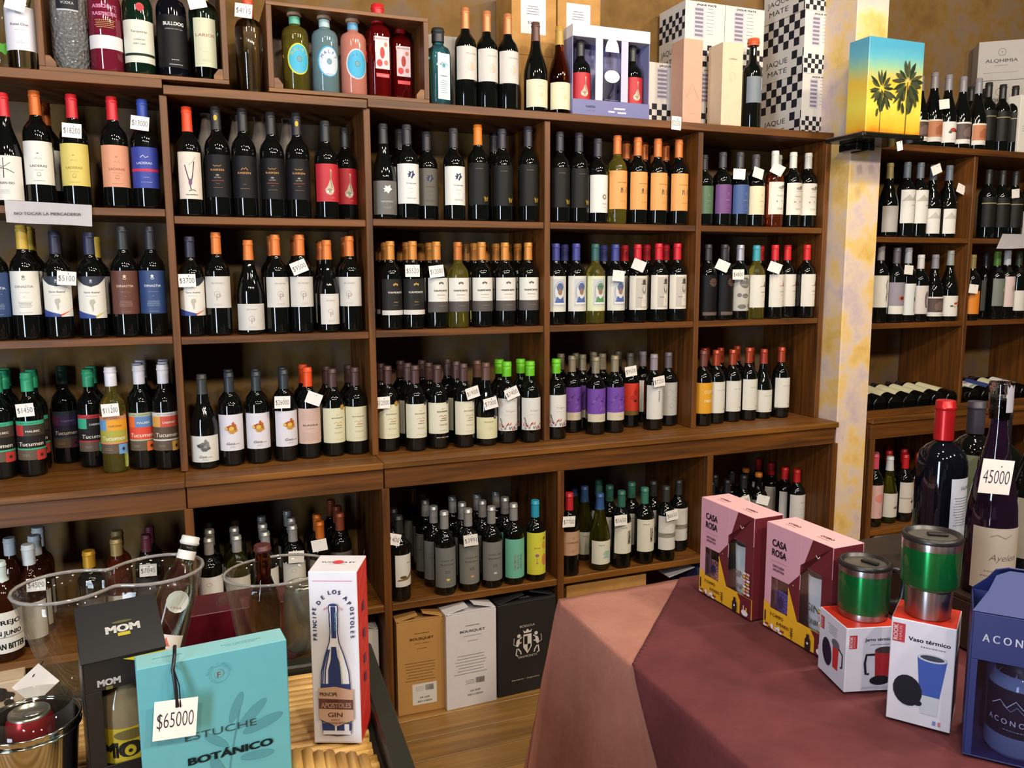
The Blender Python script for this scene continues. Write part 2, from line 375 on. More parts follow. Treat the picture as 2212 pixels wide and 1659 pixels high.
def cap_profile(h, z0, fat=1.0, body=None):
    """foil over the neck: follows the glass a hair outside it"""
    def rad(z):
        for (r0, q0), (r1, q1) in zip(body, body[1:]):
            if q0 <= z <= q1: return r0+(r1-r0)*(z-q0)/max(1e-6, q1-q0)
        return NR
    out = []
    for f_ in (z0, z0+.004, z0+.03, z0+.06, z0+.09, z0+.12, .94):
        if f_ <= .9401: out.append((max(rad(f_*h)+.0007, NR*1.06*fat), f_*h))
    b = max(NR*1.06*fat, out[-1][0] if out else 0)
    return out+[(b, .945*h), (b*1.08, .95*h), (b*1.08, .962*h), (b, .966*h), (b, .994*h), (b*.9, h)]
def patch(r, z0, z1, arc, n=14, c=0.0):
    """paper round a cylinder; c: angle of its middle"""
    R = r+0.0003; vs_, fs = [], []; a = arc/r/2
    for k in range(n+1):
        t = c-a+2*a*k/n; vs_ += [(R*sin(t), -R*cos(t), z0), (R*sin(t), -R*cos(t), z1)]
    for k in range(n): fs.append((2*k, 2*k+2, 2*k+3, 2*k+1))
    me = bpy.data.meshes.new('label'); me.from_pydata(vs_, [], fs); me.update()
    for p in me.polygons: p.use_smooth = True
    return me
def flat_patch(r, z0, z1, w):
    me = bpy.data.meshes.new('label'); y = -r-.0004; me.from_pydata([(-w/2, y, z0), (w/2, y, z0), (w/2, y, z1), (-w/2, y, z1)], [], [(0, 1, 2, 3)]); me.update(); return me
DES = {}
def D(key, desc, sh='B', glass_=None, cap='241f1d', lab=None, pr=None, h=0.30, r=0.038, z0=0.79, capr=0.45, capm=0.0, fat=1.0, arc=None, sq=0.0, name='wine_bottle', second=None, capn='capsule', neck=None, seal=None):
    DES[key] = dict(desc=desc, sh=sh, glass=glass_ or DGLASS, cap=cap, lab=lab, pr=pr, h=h, r=r, z0=z0, capr=capr, capm=capm, fat=fat, arc=arc or (2.62*r), sq=sq, name=name, second=second, capn=capn, neck=neck, seal=seal)
_DM = {}
def dmesh(key):
    if key in _DM: return _DM[key]
    d = DES[key]; h, r = d['h'], d['r']; out = {}
    me = lathe(body_profile(d['sh'], h, r), 22, sq=d['sq']); me.materials.append(d['glass']); out['body'] = me
    if d['cap']:
        me = lathe(cap_profile(h, d['z0'], d['fat'], body_profile(d['sh'], h, r)), 14); me.materials.append(M(d['cap'], d['capr'], d['capm'])); out['cap'] = me
    if d['lab']:
        z0, z1, colr = d['lab']; me = patch(r, z0*h, z1*h, d['arc']) if not d['sq'] else flat_patch(r, z0*h, z1*h, d['arc']); me.materials.append(M(colr, 0.55, 0.0) if isinstance(colr, str) else colr); out['label'] = me
        if d['pr']:
            p = Pr(1.15 if r < .0395 and not d['sq'] else 1.0); d['pr'](p, (z1-z0)*h*1000)
            for i in range(len(p.it)): vv, ff, m_, ly = p.it[i]; p.it[i] = ([(x, y+z0*h*1000) for x, y in vv], ff, m_, ly)
            out['print'] = p.build('lettering', r, 0.0006) if not d['sq'] else p.build('lettering', None, r+.0009)
    elif d['pr']:
        p = Pr(); d['pr'](p, h*1000); out['loose'] = p.build('lettering', r, 0.0006)
    if d['neck']:
        z0, z1, colr = d['neck']; me = lathe([(NR*1.22, z0*h), (NR*1.22, z1*h)], 14, False, False); me.materials.append(M(colr, 0.5)); out['neck'] = me
    if d['seal']:
        p = Pr(); p.e(0, .895*h*1000, 5.0, 7.5, d['seal']); p.ring(0, .895*h*1000, 3, 4.5, .8, '8a7020'); out['seal'] = p.build('seal', NR*1.11, 0.0004)
    if d['second']:
        z0, z1, colr = d['second']; me = patch(r, z0*h, z1*h, d['arc']); me.materials.append(M(colr, 0.55)); out['second'] = me
    _DM[key] = out; return out
def bottle(key, loc, rz=0.0, sz=1.0, label=None, group=None, rot=None):
    d = DES[key]; m = dmesh(key)
    t = thing(d['name'], label, 'bottle', loc, rz, group, rot); t.scale = (1, 1, sz)
    mesh_obj('glass_body', m['body'], parent=t)
    if 'cap' in m: mesh_obj(d['capn'], m['cap'], parent=t)
    if 'label' in m:
        l = mesh_obj('paper_label', m['label'], parent=t)
        if 'print' in m: mesh_obj('lettering', m['print'], parent=l)
    if 'loose' in m: mesh_obj('printed_emblem', m['loose'], parent=t)
    if 'neck' in m: mesh_obj('neck_band', m['neck'], parent=t)
    if 'seal' in m: mesh_obj('neck_seal', m['seal'], parent=t)
    if 'second' in m: mesh_obj('lower_label', m['second'], parent=t)
    return t
_tagm = {}
def price_tag(pos, txt, rot, yaw, w=0.05, h=0.04, to=None, who='', tilt=0.0):
    bm = bmesh.new(); box_bm(bm, -w/2, -0.0004, -h/2, w/2, 0.0004, h/2, 0)
    o = mesh_obj('price_tag', bm_mesh(bm, 'card'), M('e9e4dc', 0.6))
    o.location = pos; o.rotation_euler = (radians(tilt), radians(rot), radians(yaw))
    tag(o, ('price tag reading %s ' % txt if txt else 'white price tag ') + who, 'price tag', 'handwritten price tags')
    if txt:
        p = Pr(); p.t(txt, 0, -h*1000*0.20, h*1000*0.42, '2b2238', w=w*1000*0.84, b=-0.012); mesh_obj('lettering', p.build('lettering', None, 0.0008), parent=o)
    mw = Matrix.LocRotScale(o.location, o.rotation_euler, None)
    a = Vector((w*0.1, -0.0015, h*0.30)); b = mw.inverted() @ Vector(to) if to else Vector((0.004, 0.01, h*0.9))
    mesh_obj('string', tube([a, a*0.5+b*0.5+Vector((0.003, -0.003, 0.002)), b], 0.0009, 5), M('14121a', 0.7), o)
    return o
QUEUE = []
def put(key, cx, top, z, where, Y=0.058, b=None, n=0, t=None, rz=None, step=0.090, note='', bcx=None, dh=None, grp=None, box_=None):
    """a bottle whose body is at photo column cx, cap top at row top, standing at height z; b: photo row of its base when the board is seen; n more stand behind"""
    d = DES[key]; r = d['r']
    if b is not None:
        P = atZ(bcx or cx, b, z); v = Vector((P.x-CAM.x, P.y-CAM.y)).normalized(); Y = P.y+v.y*r
    X = 0.0; zm = z+0.10
    py = (top+ (b or top+180))/2
    for _ in range(4): X = atY(cx, py, Y).x; py = pj((X, Y, zm))[1]
    h = dh or (atY(cx, top, Y).z-z); s = max(0.85, min(1.16, h/d['h']))
    if rz is None: rz = random.uniform(-9, 9)
    QUEUE.append(dict(key=key, px=cx, x=X, y=Y, z=z, s=s, rz=rz, t=t, where=where, back=0, box=box_))
    for k in range(n):
        QUEUE.append(dict(key=key, px=cx, x=X+random.uniform(-.007, .007), y=Y+step*(k+1), z=z, s=s, rz=rz+random.uniform(-12, 12), t=None, where=where, back=k+1, box=box_))
def bounds(q):
    """free width and depth round a bottle: the bay, crate or board it stands in"""
    if q['box']: return q['box']
    x, z = q['x'], q['z']; ups = UPR if x < 2.6 else [2.70, 3.33, 3.96]
    if z > 1.9: return (-9, 9, .0, YB)
    e0, e1 = (.0115, .0115) if z > .6 else (.0195, .0075)
    i = max(k for k, u in enumerate(ups) if u <= x or k == 0); i = min(i, len(ups)-2)
    return (ups[i]+e0, ups[i+1]-e1, -.105 if z > .6 and z < 1.1 else (-.108 if z < .6 else .004), YB)
def settle():
    """nudge bottles that touch apart, then build them"""
    lv = {}
    for q in QUEUE: q['r'] = DES[q['key']]['r']; q['b'] = bounds(q); lv.setdefault(round(q['z'], 1), []).append(q)
    for qs in lv.values():
        for stage in (0, 1):
            mv = [q for q in qs if (q['back'] > 0) == (stage == 1)]; al = [q for q in qs if q['back'] == 0] if stage == 0 else qs
            for _ in range(90):
                moved = False
                for q in mv:
                    for w in al:
                        if w is q: continue
                        dx, dy = q['x']-w['x'], q['y']-w['y']; need = q['r']+w['r']+.0012; D2 = dx*dx+dy*dy
                        if D2 >= need*need: continue
                        if abs(dy) > .010:
                            py_ = math.sqrt(max(0, need*need-dx*dx))-abs(dy); sg = 1 if dy > 0 else -1; moved = True
                            if w in mv: q['y'] += sg*py_*.5; w['y'] -= sg*py_*.5
                            else: q['y'] += sg*py_
                            continue
                        dd = math.sqrt(D2) or 1e-4; push = (need-dd)*(.5 if w in mv else 1.0); ux, uy = (dx/dd, dy/dd) if D2 > 1e-7 else (0, 1)
                        q['x'] += ux*push; q['y'] += uy*push; moved = True
                        if w in mv: w['x'] -= ux*push; w['y'] -= uy*push
                for q in mv:
                    x0, x1, y0, y1 = q['b']; r = q['r']+.0005
                    q['x'] = min(max(q['x'], x0+r), x1-r) if x1-x0 > 2*r else q['x']; q['y'] = min(max(q['y'], y0+r), y1-r)
                if not moved: break
    keep = []
    for q in QUEUE:
        bad = q['back'] and any(w is not q and abs(w['z']-q['z']) < .05 and math.hypot(w['x']-q['x'], w['y']-q['y']) < w['r']+q['r']-.0015 for w in keep+[w for w in QUEUE if not w['back']])
        if not bad: keep.append(q)
    rows = {}
    for q in keep:
        if not q['back']: rows.setdefault((q['key'], q['where']), []).append(q)
    names = ['first', 'second', 'third', 'fourth', 'fifth', 'sixth', 'seventh']
    for (k, wh), qs in rows.items():
        qs.sort(key=lambda q: -q['px'] if 'pillar' not in wh else q['px'])
        for i, q in enumerate(qs): q['nth'] = (', %s from pillar' % names[i] if 'pillar' not in wh else ', %s along' % names[i]) if len(qs) > 1 else ''
    for q in keep:
        d = DES[q['key']]; wh = q['where']
        if q['back']:
            nf = [w['nth'] for w in rows.get((q['key'], wh), []) if w['px'] == q['px']]
            lb = d['desc']+', '+names[q['back']]+' row, '+wh+(nf[0] if nf else ''); gp = d['desc']+', back row, '+wh
        else: lb = d['desc']+(', price-tagged' if q['t'] else '')+', '+wh+q['nth']; gp = d['desc']+', '+wh
        if len(lb.split()) > 16: lb = lb.replace('slope-shouldered ', '').replace(' wine bottle', ' bottle')
        if len(lb.split()) > 16: lb = lb.replace(' with ', ', ').replace(' and ', ', ')
        bottle(q['key'], (q['x'], q['y'], q['z']), radians(q['rz']), q['s'], lb, gp)
        if q['t']:
            tx, ty, txt, trot = q['t'][:4]; yaw = q['t'][4] if len(q['t']) > 4 else random.uniform(-12, 6)
            yt = q['y']-q['r']-0.012; tp = atY(tx, ty, yt)
            price_tag(tp, txt, trot, yaw, to=(q['x']+0.002, q['y']-NR*1.15, q['z']+d['h']*q['s']*0.775), who='on '+' '.join(d['desc'].replace(' wine', '').replace(' bottle', '').split(' with')[0].split()[:4])+' bottle, '+wh+q['nth'])

# ------------------------------------------------------------------ bottles: label designs
INK = '26221f'
def swoop(p, u, v, k, m): p.l([(u-13*k, v+2*k), (u-6*k, v-1.5*k), (u, v+.5*k), (u+6*k, v-1.5*k), (u+13*k, v+2*k)], 1.3*k, m)
def laderas(p, H, c='5a5548'):
    p.e(0, H*.72, 3, 1.5, c); p.l([(-9, H*.58), (-3, H*.62), (0, H*.58), (5, H*.62), (9, H*.58)], .7, c)
    p.t('LADERAS', 0, H*.40, 6, c, 38); p.fine(0, H*.33, 26, 1, 3, c); p.fine(0, H*.2, 16, 1, 2, c); p.fine(0, H*.08, 34, 1, 3, c); p.ring(0, H*.24, 5, 5, .5, c)
D('tree', 'white tree-drawing wine bottle with red capsule', 'G', cap='c3202c', lab=(.05, .44, 'd8d4cc'), r=.041,
  pr=lambda p, H: (p.l([(0, H*.5), (1, H*.95)], 2, INK), p.l([(-22, H*.66), (-6, H*.72), (8, H*.70), (26, H*.62)], 1.6, INK), p.l([(-14, H*.8), (0, H*.74), (18, H*.85)], 1.2, INK), p.t('ADRIAN RIO', 0, H*.36, 6.5, '55504c', 50), p.fine(0, H*.22, 30, 3, 4, '77706a')))
D('lad_white', 'white landscape-label wine bottle with copper capsule', cap='c8672a', lab=(.19, .56, 'd9d7cf'), pr=lambda p, H: laderas(p, H), capm=.3)
D('lad_yellow', 'yellow landscape-label wine bottle with red capsule', cap='c3202c', lab=(.19, .56, 'cdbb62'), pr=lambda p, H: laderas(p, H, '9a8430'))
D('lad_salmon', 'salmon landscape-label wine bottle with red capsule', cap='c3202c', lab=(.19, .56, 'd09070'), pr=lambda p, H: laderas(p, H, '96583e'))
D('lad_blue', 'royal blue label wine bottle with blue capsule', cap='2b46a0', lab=(.19, .56, '2a3a94'),
  pr=lambda p, H: (p.t('LADERAS', 0, H*.58, 6, 'c9cbe0', 38), p.l([(-10, H*.74), (-2, H*.8), (4, H*.74), (12, H*.77)], 1.6, 'd8d8e8'), p.r(-48, H*.40, 48, H*.47, 'b8264c'), p.fine(4, H*.26, 20, 1, 3, 'c9cbe0'), p.fine(4, H*.14, 30, 1, 3, 'c9cbe0')))
D('acrobat', 'cream acrobat-drawing wine bottle with orange capsule', cap='e0451c', lab=(.16, .585, 'd8cbbd'), arc=.078, z0=.775,
  pr=lambda p, H: (p.l([(-15, H*.72), (-8, H*.5), (-3, H*.36), (0, H*.2)], 3, '4c2f50'), p.l([(18, H*.9), (6, H*.78), (-4, H*.72)], 1, '7a6670'), p.l([(12, H*.8), (6, H*.5), (0, H*.3)], 3, '4c2f50'), p.l([(-6, H*.17), (6, H*.2), (14, H*.17)], 2, '4c2f50'), p.e(-1, H*.36, 5, 9, '6b4a68'), p.t('dandelion', 2, H*.08, 4, '4c3a50', 30)))
def kaiken(p, H, alt=False):
    g = 'c58a3e'
    if alt: p.l([(-9, H*.66), (-4, H*.71), (0, H*.68), (5, H*.72), (11, H*.66)], 1.6, g)
    else: swoop(p, 0, H*.74, .95, g)
    p.t('KAIKEN', 0, H*.57 if alt else H*.62, 5.2, g, 34); 
    if not alt: p.e(0, H*.52, 5, 2.2, '8d8478'); p.t('ULTRA', 0, H*.45, 3.2, 'a89f92', 17); p.r(-18, H*.385, 18, H*.395, 'a83a20')
    p.fine(0, H*.32, 12, 1, 2, g); p.fine(0, H*.22, 34, 1, 2, 'a87f50')
D('wings', 'black label wine bottle with gold wings emblem', lab=(.18, .56, '121214'), cap='26262a', pr=lambda p, H: kaiken(p, H))
D('wings_seal', 'black label wine bottle with gold wings and yellow neck seal', lab=(.18, .56, '121214'), cap='26262a', pr=lambda p, H: kaiken(p, H), seal='d8b82e')
D('peaks', 'black label wine bottle with gold mountain outline', lab=(.18, .56, '121214'), cap='26262a', pr=lambda p, H: kaiken(p, H, True))
def flask(p, H):
    p.p([(2, H*.86), (7, H*.84), (5, H*.6), (12, H*.42), (16, H*.30), (10, H*.2), (0, H*.17), (-12, H*.22), (-15, H*.32), (-6, H*.42), (2, H*.6)], 'b8a890')
    p.l([(4, H*.8), (3, H*.55), (8, H*.36)], 1.8, '5a4438'); p.e(0, H*.3, 8, 6, '8f8272'); p.e(-7, H*.26, 4, 4, 'd8cdb8'); p.e(8, H*.27, 4, 3, 'd8cdb8'); p.fine(10, H*.1, 18, 1, 2, 'd8b0a0')
D('flask', 'crimson label wine bottle with flask drawing', lab=(.18, .56, 'b3202c'), cap='2a2c30', pr=flask)
def leafm(p, u, v, k, m):
    p.p([(u-8*k, v+2*k), (u-4*k, v+3*k), (u-5*k, v+8*k), (u, v+6*k), (u+6*k, v+9*k), (u+6*k, v+4*k), (u+10*k, v+1*k), (u+5*k, v-3*k), (u+2*k, v-8*k), (u-2*k, v-4*k), (u-7*k, v-5*k), (u-5*k, v-1*k)], m)
def tordos(p, H, c='26305c', tx='4a4a58'): leafm(p, 2, H*.72, 1.55, c); p.e(3, H*.72, 2, 8, 'dcdcd8' if c[0] == '2' else '77706a', rot=-20); p.t('TORDOS', 3, H*.49, 4.2, tx, 30); p.fine(3, H*.38, 16, 1, 2, tx); p.fine(3, H*.28, 12, 1, 2, tx); p.fine(3, H*.14, 34, 2, 3, tx)
D('leaf_white', 'white label wine bottle with navy leaf emblem', lab=(.17, .585, 'dad9d4'), cap='303036', pr=tordos)
D('leaf_grey', 'grey label wine bottle with navy leaf emblem', lab=(.17, .585, '565249'), cap='28282c', pr=lambda p, H: tordos(p, H, '1e2340', '4a4640'))
D('leaf_burg', 'slope-shouldered wine bottle with grey label and white leaf', 'G', lab=(.05, .40, '63615c'), cap='28282c', r=.041, h=.32, pr=lambda p, H: (leafm(p, 0, H*.74, 1.7, 'd8d8d4'), p.t('NEGRIDO', 0, H*.36, 6, 'b9b7b0', 42), p.fine(0, H*.22, 30, 2, 4, 'b0aea6')))
def yoi(p, H): p.fine(-6, H*.86, 26, 1, 2, 'a08c60'); p.l([(10, H*.20), (13, H*.14), (14, H*.08)], 1.6, 'c9a436'); p.l([(16, H*.20), (14, H*.13)], 1.6, 'c9a436'); p.ring(20, H*.13, 3.6, 5, 1.2, 'c9a436'); p.l([(25, H*.19), (24, H*.09), (28, H*.2)], 1.4, 'c9a436')
D('gold_mark', 'charcoal label wine bottle with small gold initials', lab=(.17, .60, '191917'), cap='30303a', pr=yoi)
D('gold_mark_orange', 'charcoal label wine bottle with small gold initials and orange cap', lab=(.17, .60, '191917'), cap='dd7a22', pr=yoi)
D('sun', 'white label wine bottle with brown sun emblem', lab=(.13, .57, 'dcdad2'), cap='34343c', pr=lambda p, H: (p.star(8, H*.42, 12, 6.5, 10, '7a5f3c'), p.e(8, H*.42, 4.5, 4.5, 'dcdad2'), p.t('TAPIZ', 8, H*.22, 3.4, '8a7a66', 18), p.fine(8, H*.14, 22, 1, 3, '8a7a66')))
def fest(p, H): p.t('GERMANIA', 4, H*.68, 3, '8a5a30', 38); p.l([(-4, H*.42), (-2, H*.56), (0, H*.48), (3, H*.56), (4, H*.42)], 2.6, '3a2c40'); p.l([(14, H*.42), (14, H*.52)], .8, '7a5a40'); p.l([(24, H*.42), (24, H*.58)], 2.4, '3a2c40'); p.fine(6, H*.2, 26, 1, 2, '8a5a30')
D('peach', 'peach label wine bottle with tiny dancing figures', lab=(.17, .60, 'd89a56'), cap='d5763c', pr=fest, capm=.2)
D('peach_clear', 'peach label pale wine bottle with tiny dancing figures', glass_=YGLASS, lab=(.17, .60, 'd89a56'), cap='d5763c', pr=fest, capm=.2)
def orn(p, H, c): p.ring(5, H*.68, 4, 5, .8, c); p.t('ANIMAL', 5, H*.45, 3, c, 20); p.fine(5, H*.3, 18, 2, 4, c); p.fine(5, H*.12, 22, 1, 2, c)
D('green_lab', 'green label wine bottle with gold print', lab=(.17, .56, '4c6a4e'), cap='2a2a2e', pr=lambda p, H: orn(p, H, 'a89a60'))
D('purple_lab', 'plum purple label wine bottle with gold print', lab=(.17, .56, '6a4078'), cap='3a3a40', pr=lambda p, H: orn(p, H, 'b08a80'))
D('blue_lab', 'denim blue label wine bottle with gold print', lab=(.17, .56, '3a5488'), cap='3c3c40', pr=lambda p, H: orn(p, H, 'a0a080'))
D('cream_lab', 'plain cream label wine bottle with grey capsule', lab=(.17, .56, 'd8cfae'), cap='48454a', pr=lambda p, H: orn(p, H, 'b0a070'))
def engrave(p, H): p.e(4, H*.82, 16, 6, '9a9490'); p.e(14, H*.86, 9, 6, '77706c'); p.l([(-12, H*.72), (20, H*.74)], .8, '77706c'); p.t('MALLMA', -2, H*.56, 3.5, '8a8480', 24); p.e(-16, H*.40, 3, 3, '8a8480'); p.e(6, H*.42, 2, 2, '8a8480'); p.fine(0, H*.2, 30, 3, 3, '6a6460')
D('engraved', 'white engraving label wine bottle with white capsule', lab=(.17, .59, 'dcd8cc'), cap='d6d4cc', pr=engrave)
D('engraved_rose', 'white engraving label rose wine bottle with white capsule', glass_=ROSE, lab=(.17, .59, 'dcd8cc'), cap='d6d4cc', pr=engrave)
# second row
def dinast(p, H, c, c2=None):
    c2 = c2 or c; p.star(0, H*.87, 5.5, 3, 5, c); p.ring(0, H*.82, 5, 3, 1.2, c); p.t('DINASTIA', 0, H*.62, 6.2, c, 42); p.fine(0, H*.51, 28, 1, 2, c2); p.fine(0, H*.41, 8, 1, 2, c2); p.fine(0, H*.29, 38, 5, 3.2, c2, .9); p.fine(0, H*.05, 34, 1, 2, c2)
D('crest_white', 'white crest label wine bottle with gold capsule', lab=(.22, .60, 'dbd9d0'), cap='c2a23e', pr=lambda p, H: dinast(p, H, '8a847a'))
D('crest_brown', 'brown crest label wine bottle with dark capsule', lab=(.21, .60, '5e3528'), cap='262c2c', pr=lambda p, H: dinast(p, H, 'd8c0a4', 'b08c70'))
D('crest_blue', 'navy crest label wine bottle with dark capsule', lab=(.21, .60, '27406e'), cap='222830', pr=lambda p, H: dinast(p, H, 'd4d8dc', 'a0b0c0'))
def terra(p, H, c):
    p.p([(-50, H), (50, H), (50, H*.98), (20, H*.80), (0, H*.75), (-20, H*.80), (-50, H*.98)], '232838'); p.star(0, H*.90, 4.5, 2.5, 5, 'b0b0b8'); p.ring(0, H*.86, 4, 2.4, 1, 'b0b0b8')
    p.p([(-50, 0), (6, 0), (50, H*.22), (50, H*.20), (8, H*.06), (-50, H*.20)], c); p.p([(-50, 0), (8, 0), (8, H*.06), (-50, H*.20)], '2a3f86')
    p.t('Terra Austral', 0, H*.60, 4.6, '4a4658', 38, sh=.25); p.fine(0, H*.53, 34, 1, 2, '8a8480'); p.p([(-5, H*.44), (6, H*.46), (9, H*.38), (3, H*.32), (4, H*.22), (1, H*.15), (-1, H*.26), (-6, H*.36)], 'b0aa9c')
D('map_orange', 'chevron map label wine bottle with orange corner', lab=(.21, .585, 'dbd8ce'), cap='23283c', pr=lambda p, H: terra(p, H, 'd8481c'))
D('map_yellow', 'chevron map label wine bottle with yellow corner', lab=(.19, .585, 'dbd8ce'), cap='262c48', pr=lambda p, H: terra(p, H, 'c8b030'))
def proem(p, H, c='9a7f84', k=1.0): p.t('PROEMIO', 0, H*.76, 4.6*k, 'a09a98', 32*k); p.t('P', 2, H*.24, 19*k, c, 11*k, b=-.02); p.ring(-2, H*.44, 9*k, 8.5*k, .7, c); p.fine(0, H*.12, 28*k, 2, 3, 'aaa49e')
D('letter_p', 'grey-white label wine bottle with thin letter P', lab=(.27, .575, 'c9c5be'), cap=CU, pr=proem, capm=.25)
D('letter_p_burg', 'slope-shouldered wine bottle with low letter P label', 'G', lab=(.05, .33, 'cac6bf'), cap=CU, pr=proem, r=.042, h=.29, capm=.25)
D('letter_p_tall', 'slope-shouldered wine bottle with tall narrow letter P label', 'G', lab=(.09, .42, 'cdc9c2'), cap=CU, pr=lambda p, H: proem(p, H, '8a7f84', .8), r=.036, h=.29, arc=.072, capm=.25)
def via(p, H, dark=False):
    c = 'd6d2c8' if dark else '2c2826'; s = 'b08c3c' if dark else '5a5048'
    p.star(0, H*.86, 5, 2.6, 5, s); p.e(-6, H*.84, 3, 4, s, 8); p.e(6, H*.84, 3, 4, s, 8); p.t('VIAMONTE', 0, H*.60, 6, c, 46, b=.03)
    if dark: p.r(-52, 0, 52, H*.13, 'cfcbc2'); p.t('Malbec', 0, H*.34, 4, 'a08a50', 14, sh=.3); p.fine(0, H*.27, 22, 1, 2, '8a8070')
    else: p.r(-52, 0, 52, H*.31, '4a4440'); p.t('Subdelos', 0, H*.49, 4, 'a89c90', 26, sh=.3); p.fine(0, H*.41, 30, 1, 2, '9a9288'); p.t('CABERNET', 4, H*.17, 2.6, '8a8078', 24)
D('crest_script', 'white and grey crest label wine bottle with copper capsule', lab=(.19, .585, 'd8d6ce'), cap='c9863e', pr=via, capm=.3)
D('crest_script_clear', 'white and grey crest label pale wine bottle', glass_=YGLASS, lab=(.19, .585, 'd8d6ce'), cap='b96c30', pr=via, capm=.3)
D('crest_script_dark', 'charcoal crest label wine bottle with white bottom band', lab=(.17, .575, '22201e'), cap='c9863e', pr=lambda p, H: via(p, H, True), capm=.3)
def portrait(p, H, c):
    p.r(-24, H*.16, 26, H*.92, 'b9bcc0'); p.e(3, H*.55, 19, 28, 'c8c8c2'); p.ring(3, H*.55, 22, 40, 2.2, '8a90a0'); p.e(4, H*.68, 13, 17, c); p.e(4, H*.70, 15, 4, '5a6070'); p.e(4, H*.56, 8.5, 12, '8a6a5a'); p.p([(-16, H*.24), (22, H*.24), (16, H*.42), (8, H*.40), (4, H*.34), (0, H*.40), (-9, H*.42)], c); p.e(4, H*.40, 7, 4, 'd0cec8'); p.r(-20, H*.15, 26, H*.25, 'd8d8d2'); p.t('VIANDES', 3, H*.17, 4, '3c4460', 40)
D('helmet_blue', 'portrait label wine bottle with blue helmeted figure', lab=(.165, .60, 'd2cfc4'), cap='3a3f86', pr=lambda p, H: portrait(p, H, '4a5f9a'))
D('helmet_green', 'portrait label pale wine bottle with green helmeted figure', glass_=YGLASS, lab=(.165, .60, 'cfd4ae'), cap='2c5a58', pr=lambda p, H: portrait(p, H, '4f8a56'))
def hatman(p, H): p.r(-22, H*.06, 34, H*.94, 'b6b0a6'); p.e(12, H*.76, 12, 3, '4a443c'); p.e(12, H*.83, 8, 9, '4a443c'); p.ring(12, H*.60, 8, 14, 2.6, '3c362f'); p.e(12, H*.62, 6, 11, 'c2bbb0'); p.p([(0, H*.10), (24, H*.10), (20, H*.44), (4, H*.44)], 'd6cfc4'); p.t('Flintha', -4, H*.35, 3, '5a5048', 16, sh=.2); p.fine(12, H*.3, 14, 4, 4, '8a8278')
D('hat_man', 'beige label wine bottle with bowler hat gentleman', lab=(.165, .60, 'd6d0c2'), cap='c01c2c', pr=hatman)
D('ornate', 'matte black wine bottle with small copper ornament', lab=(.06, .60, '0d0d0f'), cap='2c2c2e', pr=lambda p, H: (p.e(2, H*.82, 15, 13, '6b4c3a'), p.star(2, H*.82, 19, 15, 10, '4c362a'), p.t('ESTIBA', 2, H*.80, 4, '2a201c', 22), p.r(-40, H*.02, 44, H*.10, '5a4a44'), p.fine(2, H*.05, 30, 1, 2, '8a7a70')))
D('stones', 'grey pebble-pattern label wine bottle with silver capsule', lab=(.12, .60, 'b6b2a8'), cap='a8abb4', capm=.5, pr=lambda p, H: (p.e(0, H*.78, 24, 22, '6c6a66'), p.t('EL', -4, H*.84, 7, 'b6b2a8', 9), p.t('ESTECO', -2, H*.70, 6, 'b6b2a8', 26), p.e(2, H*.42, 15, 9, '6c6a66'), p.t('BLEND', 2, H*.39, 3, 'b6b2a8', 16), p.e(-24, H*.44, 9, 8, '6c6a66'), p.e(-12, H*.12, 18, 9, '6c6a66'), p.e(24, H*.15, 9, 10, '6c6a66')))
def village(p, H, c): p.l([(-6, H*.64), (10, H*.66), (26, H*.64)], 2, c); p.p([(10, H*.64), (22, H*.64), (19, H*.82), (14, H*.72)], c); p.t('PAIMEN', 10, H*.46, 3.4, '8a8078', 24); p.fine(10, H*.36, 20, 1, 2, '8a8078'); p.e(20, H*.18, 1.6, 3, '4a3040')
D('village_red', 'white label wine bottle with red hilltop drawing and scarlet cap', lab=(.16, .60, 'd6d3c8'), cap='c81f26', pr=lambda p, H: village(p, H, '9a4a40'))
D('village_teal', 'white label pale wine bottle with grey drawing and teal cap', glass_=YGLASS, lab=(.16, .60, 'd6d3c8'), cap='3a9aa8', pr=lambda p, H: village(p, H, '5a6068'))
# counter row
def tucu(p, H, top, blk, big, chip, name, tc='e8e0d0'):
    p.r(-52, H*.90, 52, H, top); p.t('PURO Y AUTENTICO', 0, H*.93, 2.6, INK, 44); p.r(-52, H*.62, -16, H*.90, chip); p.r(-16, H*.62, 52, H*.90, blk); p.t(name, 10, H*.71, 5.5, tc, 34)
    p.r(-52, H*.30, 52, H*.62, big); p.t('Tucumen', 2, H*.36, 11, 'e6ddc8', 62, sh=.15); p.r(-52, H*.26, 52, H*.30, top); p.r(-52, 0, 52, H*.26, '5c4a38'); p.fine(-14, H*.14, 26, 2, 4, 'b0a890'); p.r(16, -2, 44, H*.24, chip); p.star(30, H*.11, 8, 3, 8, INK)
D('deco_green', 'black and green deco label wine bottle with green cap', cap='2fa070', z0=.82, fat=1.15, lab=(.17, .545, '2c2620'), pr=lambda p, H: tucu(p, H, '3aa880', '3c3226', '221e1c', 'b8322c', 'MALBEC'))
D('deco_red', 'black and red deco label wine bottle with green cap', cap='2f9a6c', z0=.82, fat=1.15, lab=(.17, .545, '2c2620'), pr=lambda p, H: tucu(p, H, 'b82c30', '26211f', '221e1c', '38a880', 'CABERNET'))
D('deco_violet', 'violet deco label wine bottle with dark green cap', cap='1d3a30', z0=.82, fat=1.15, lab=(.17, .545, '2a2438'), pr=lambda p, H: tucu(p, H, '28404a', '3a2a58', '241f38', '5a2a48', 'CABERNET', '8a80a0'))
D('deco_yellow', 'yellow deco label pale wine bottle with white screw cap', glass_=YGLASS, cap='d6d4dc', z0=.82, fat=1.15, lab=(.19, .545, 'c8b848'), pr=lambda p, H: tucu(p, H, 'd08a60', 'e09a22', 'a8a23c', '6a9ac8', 'CHARDONNAY', '6a4a20'))
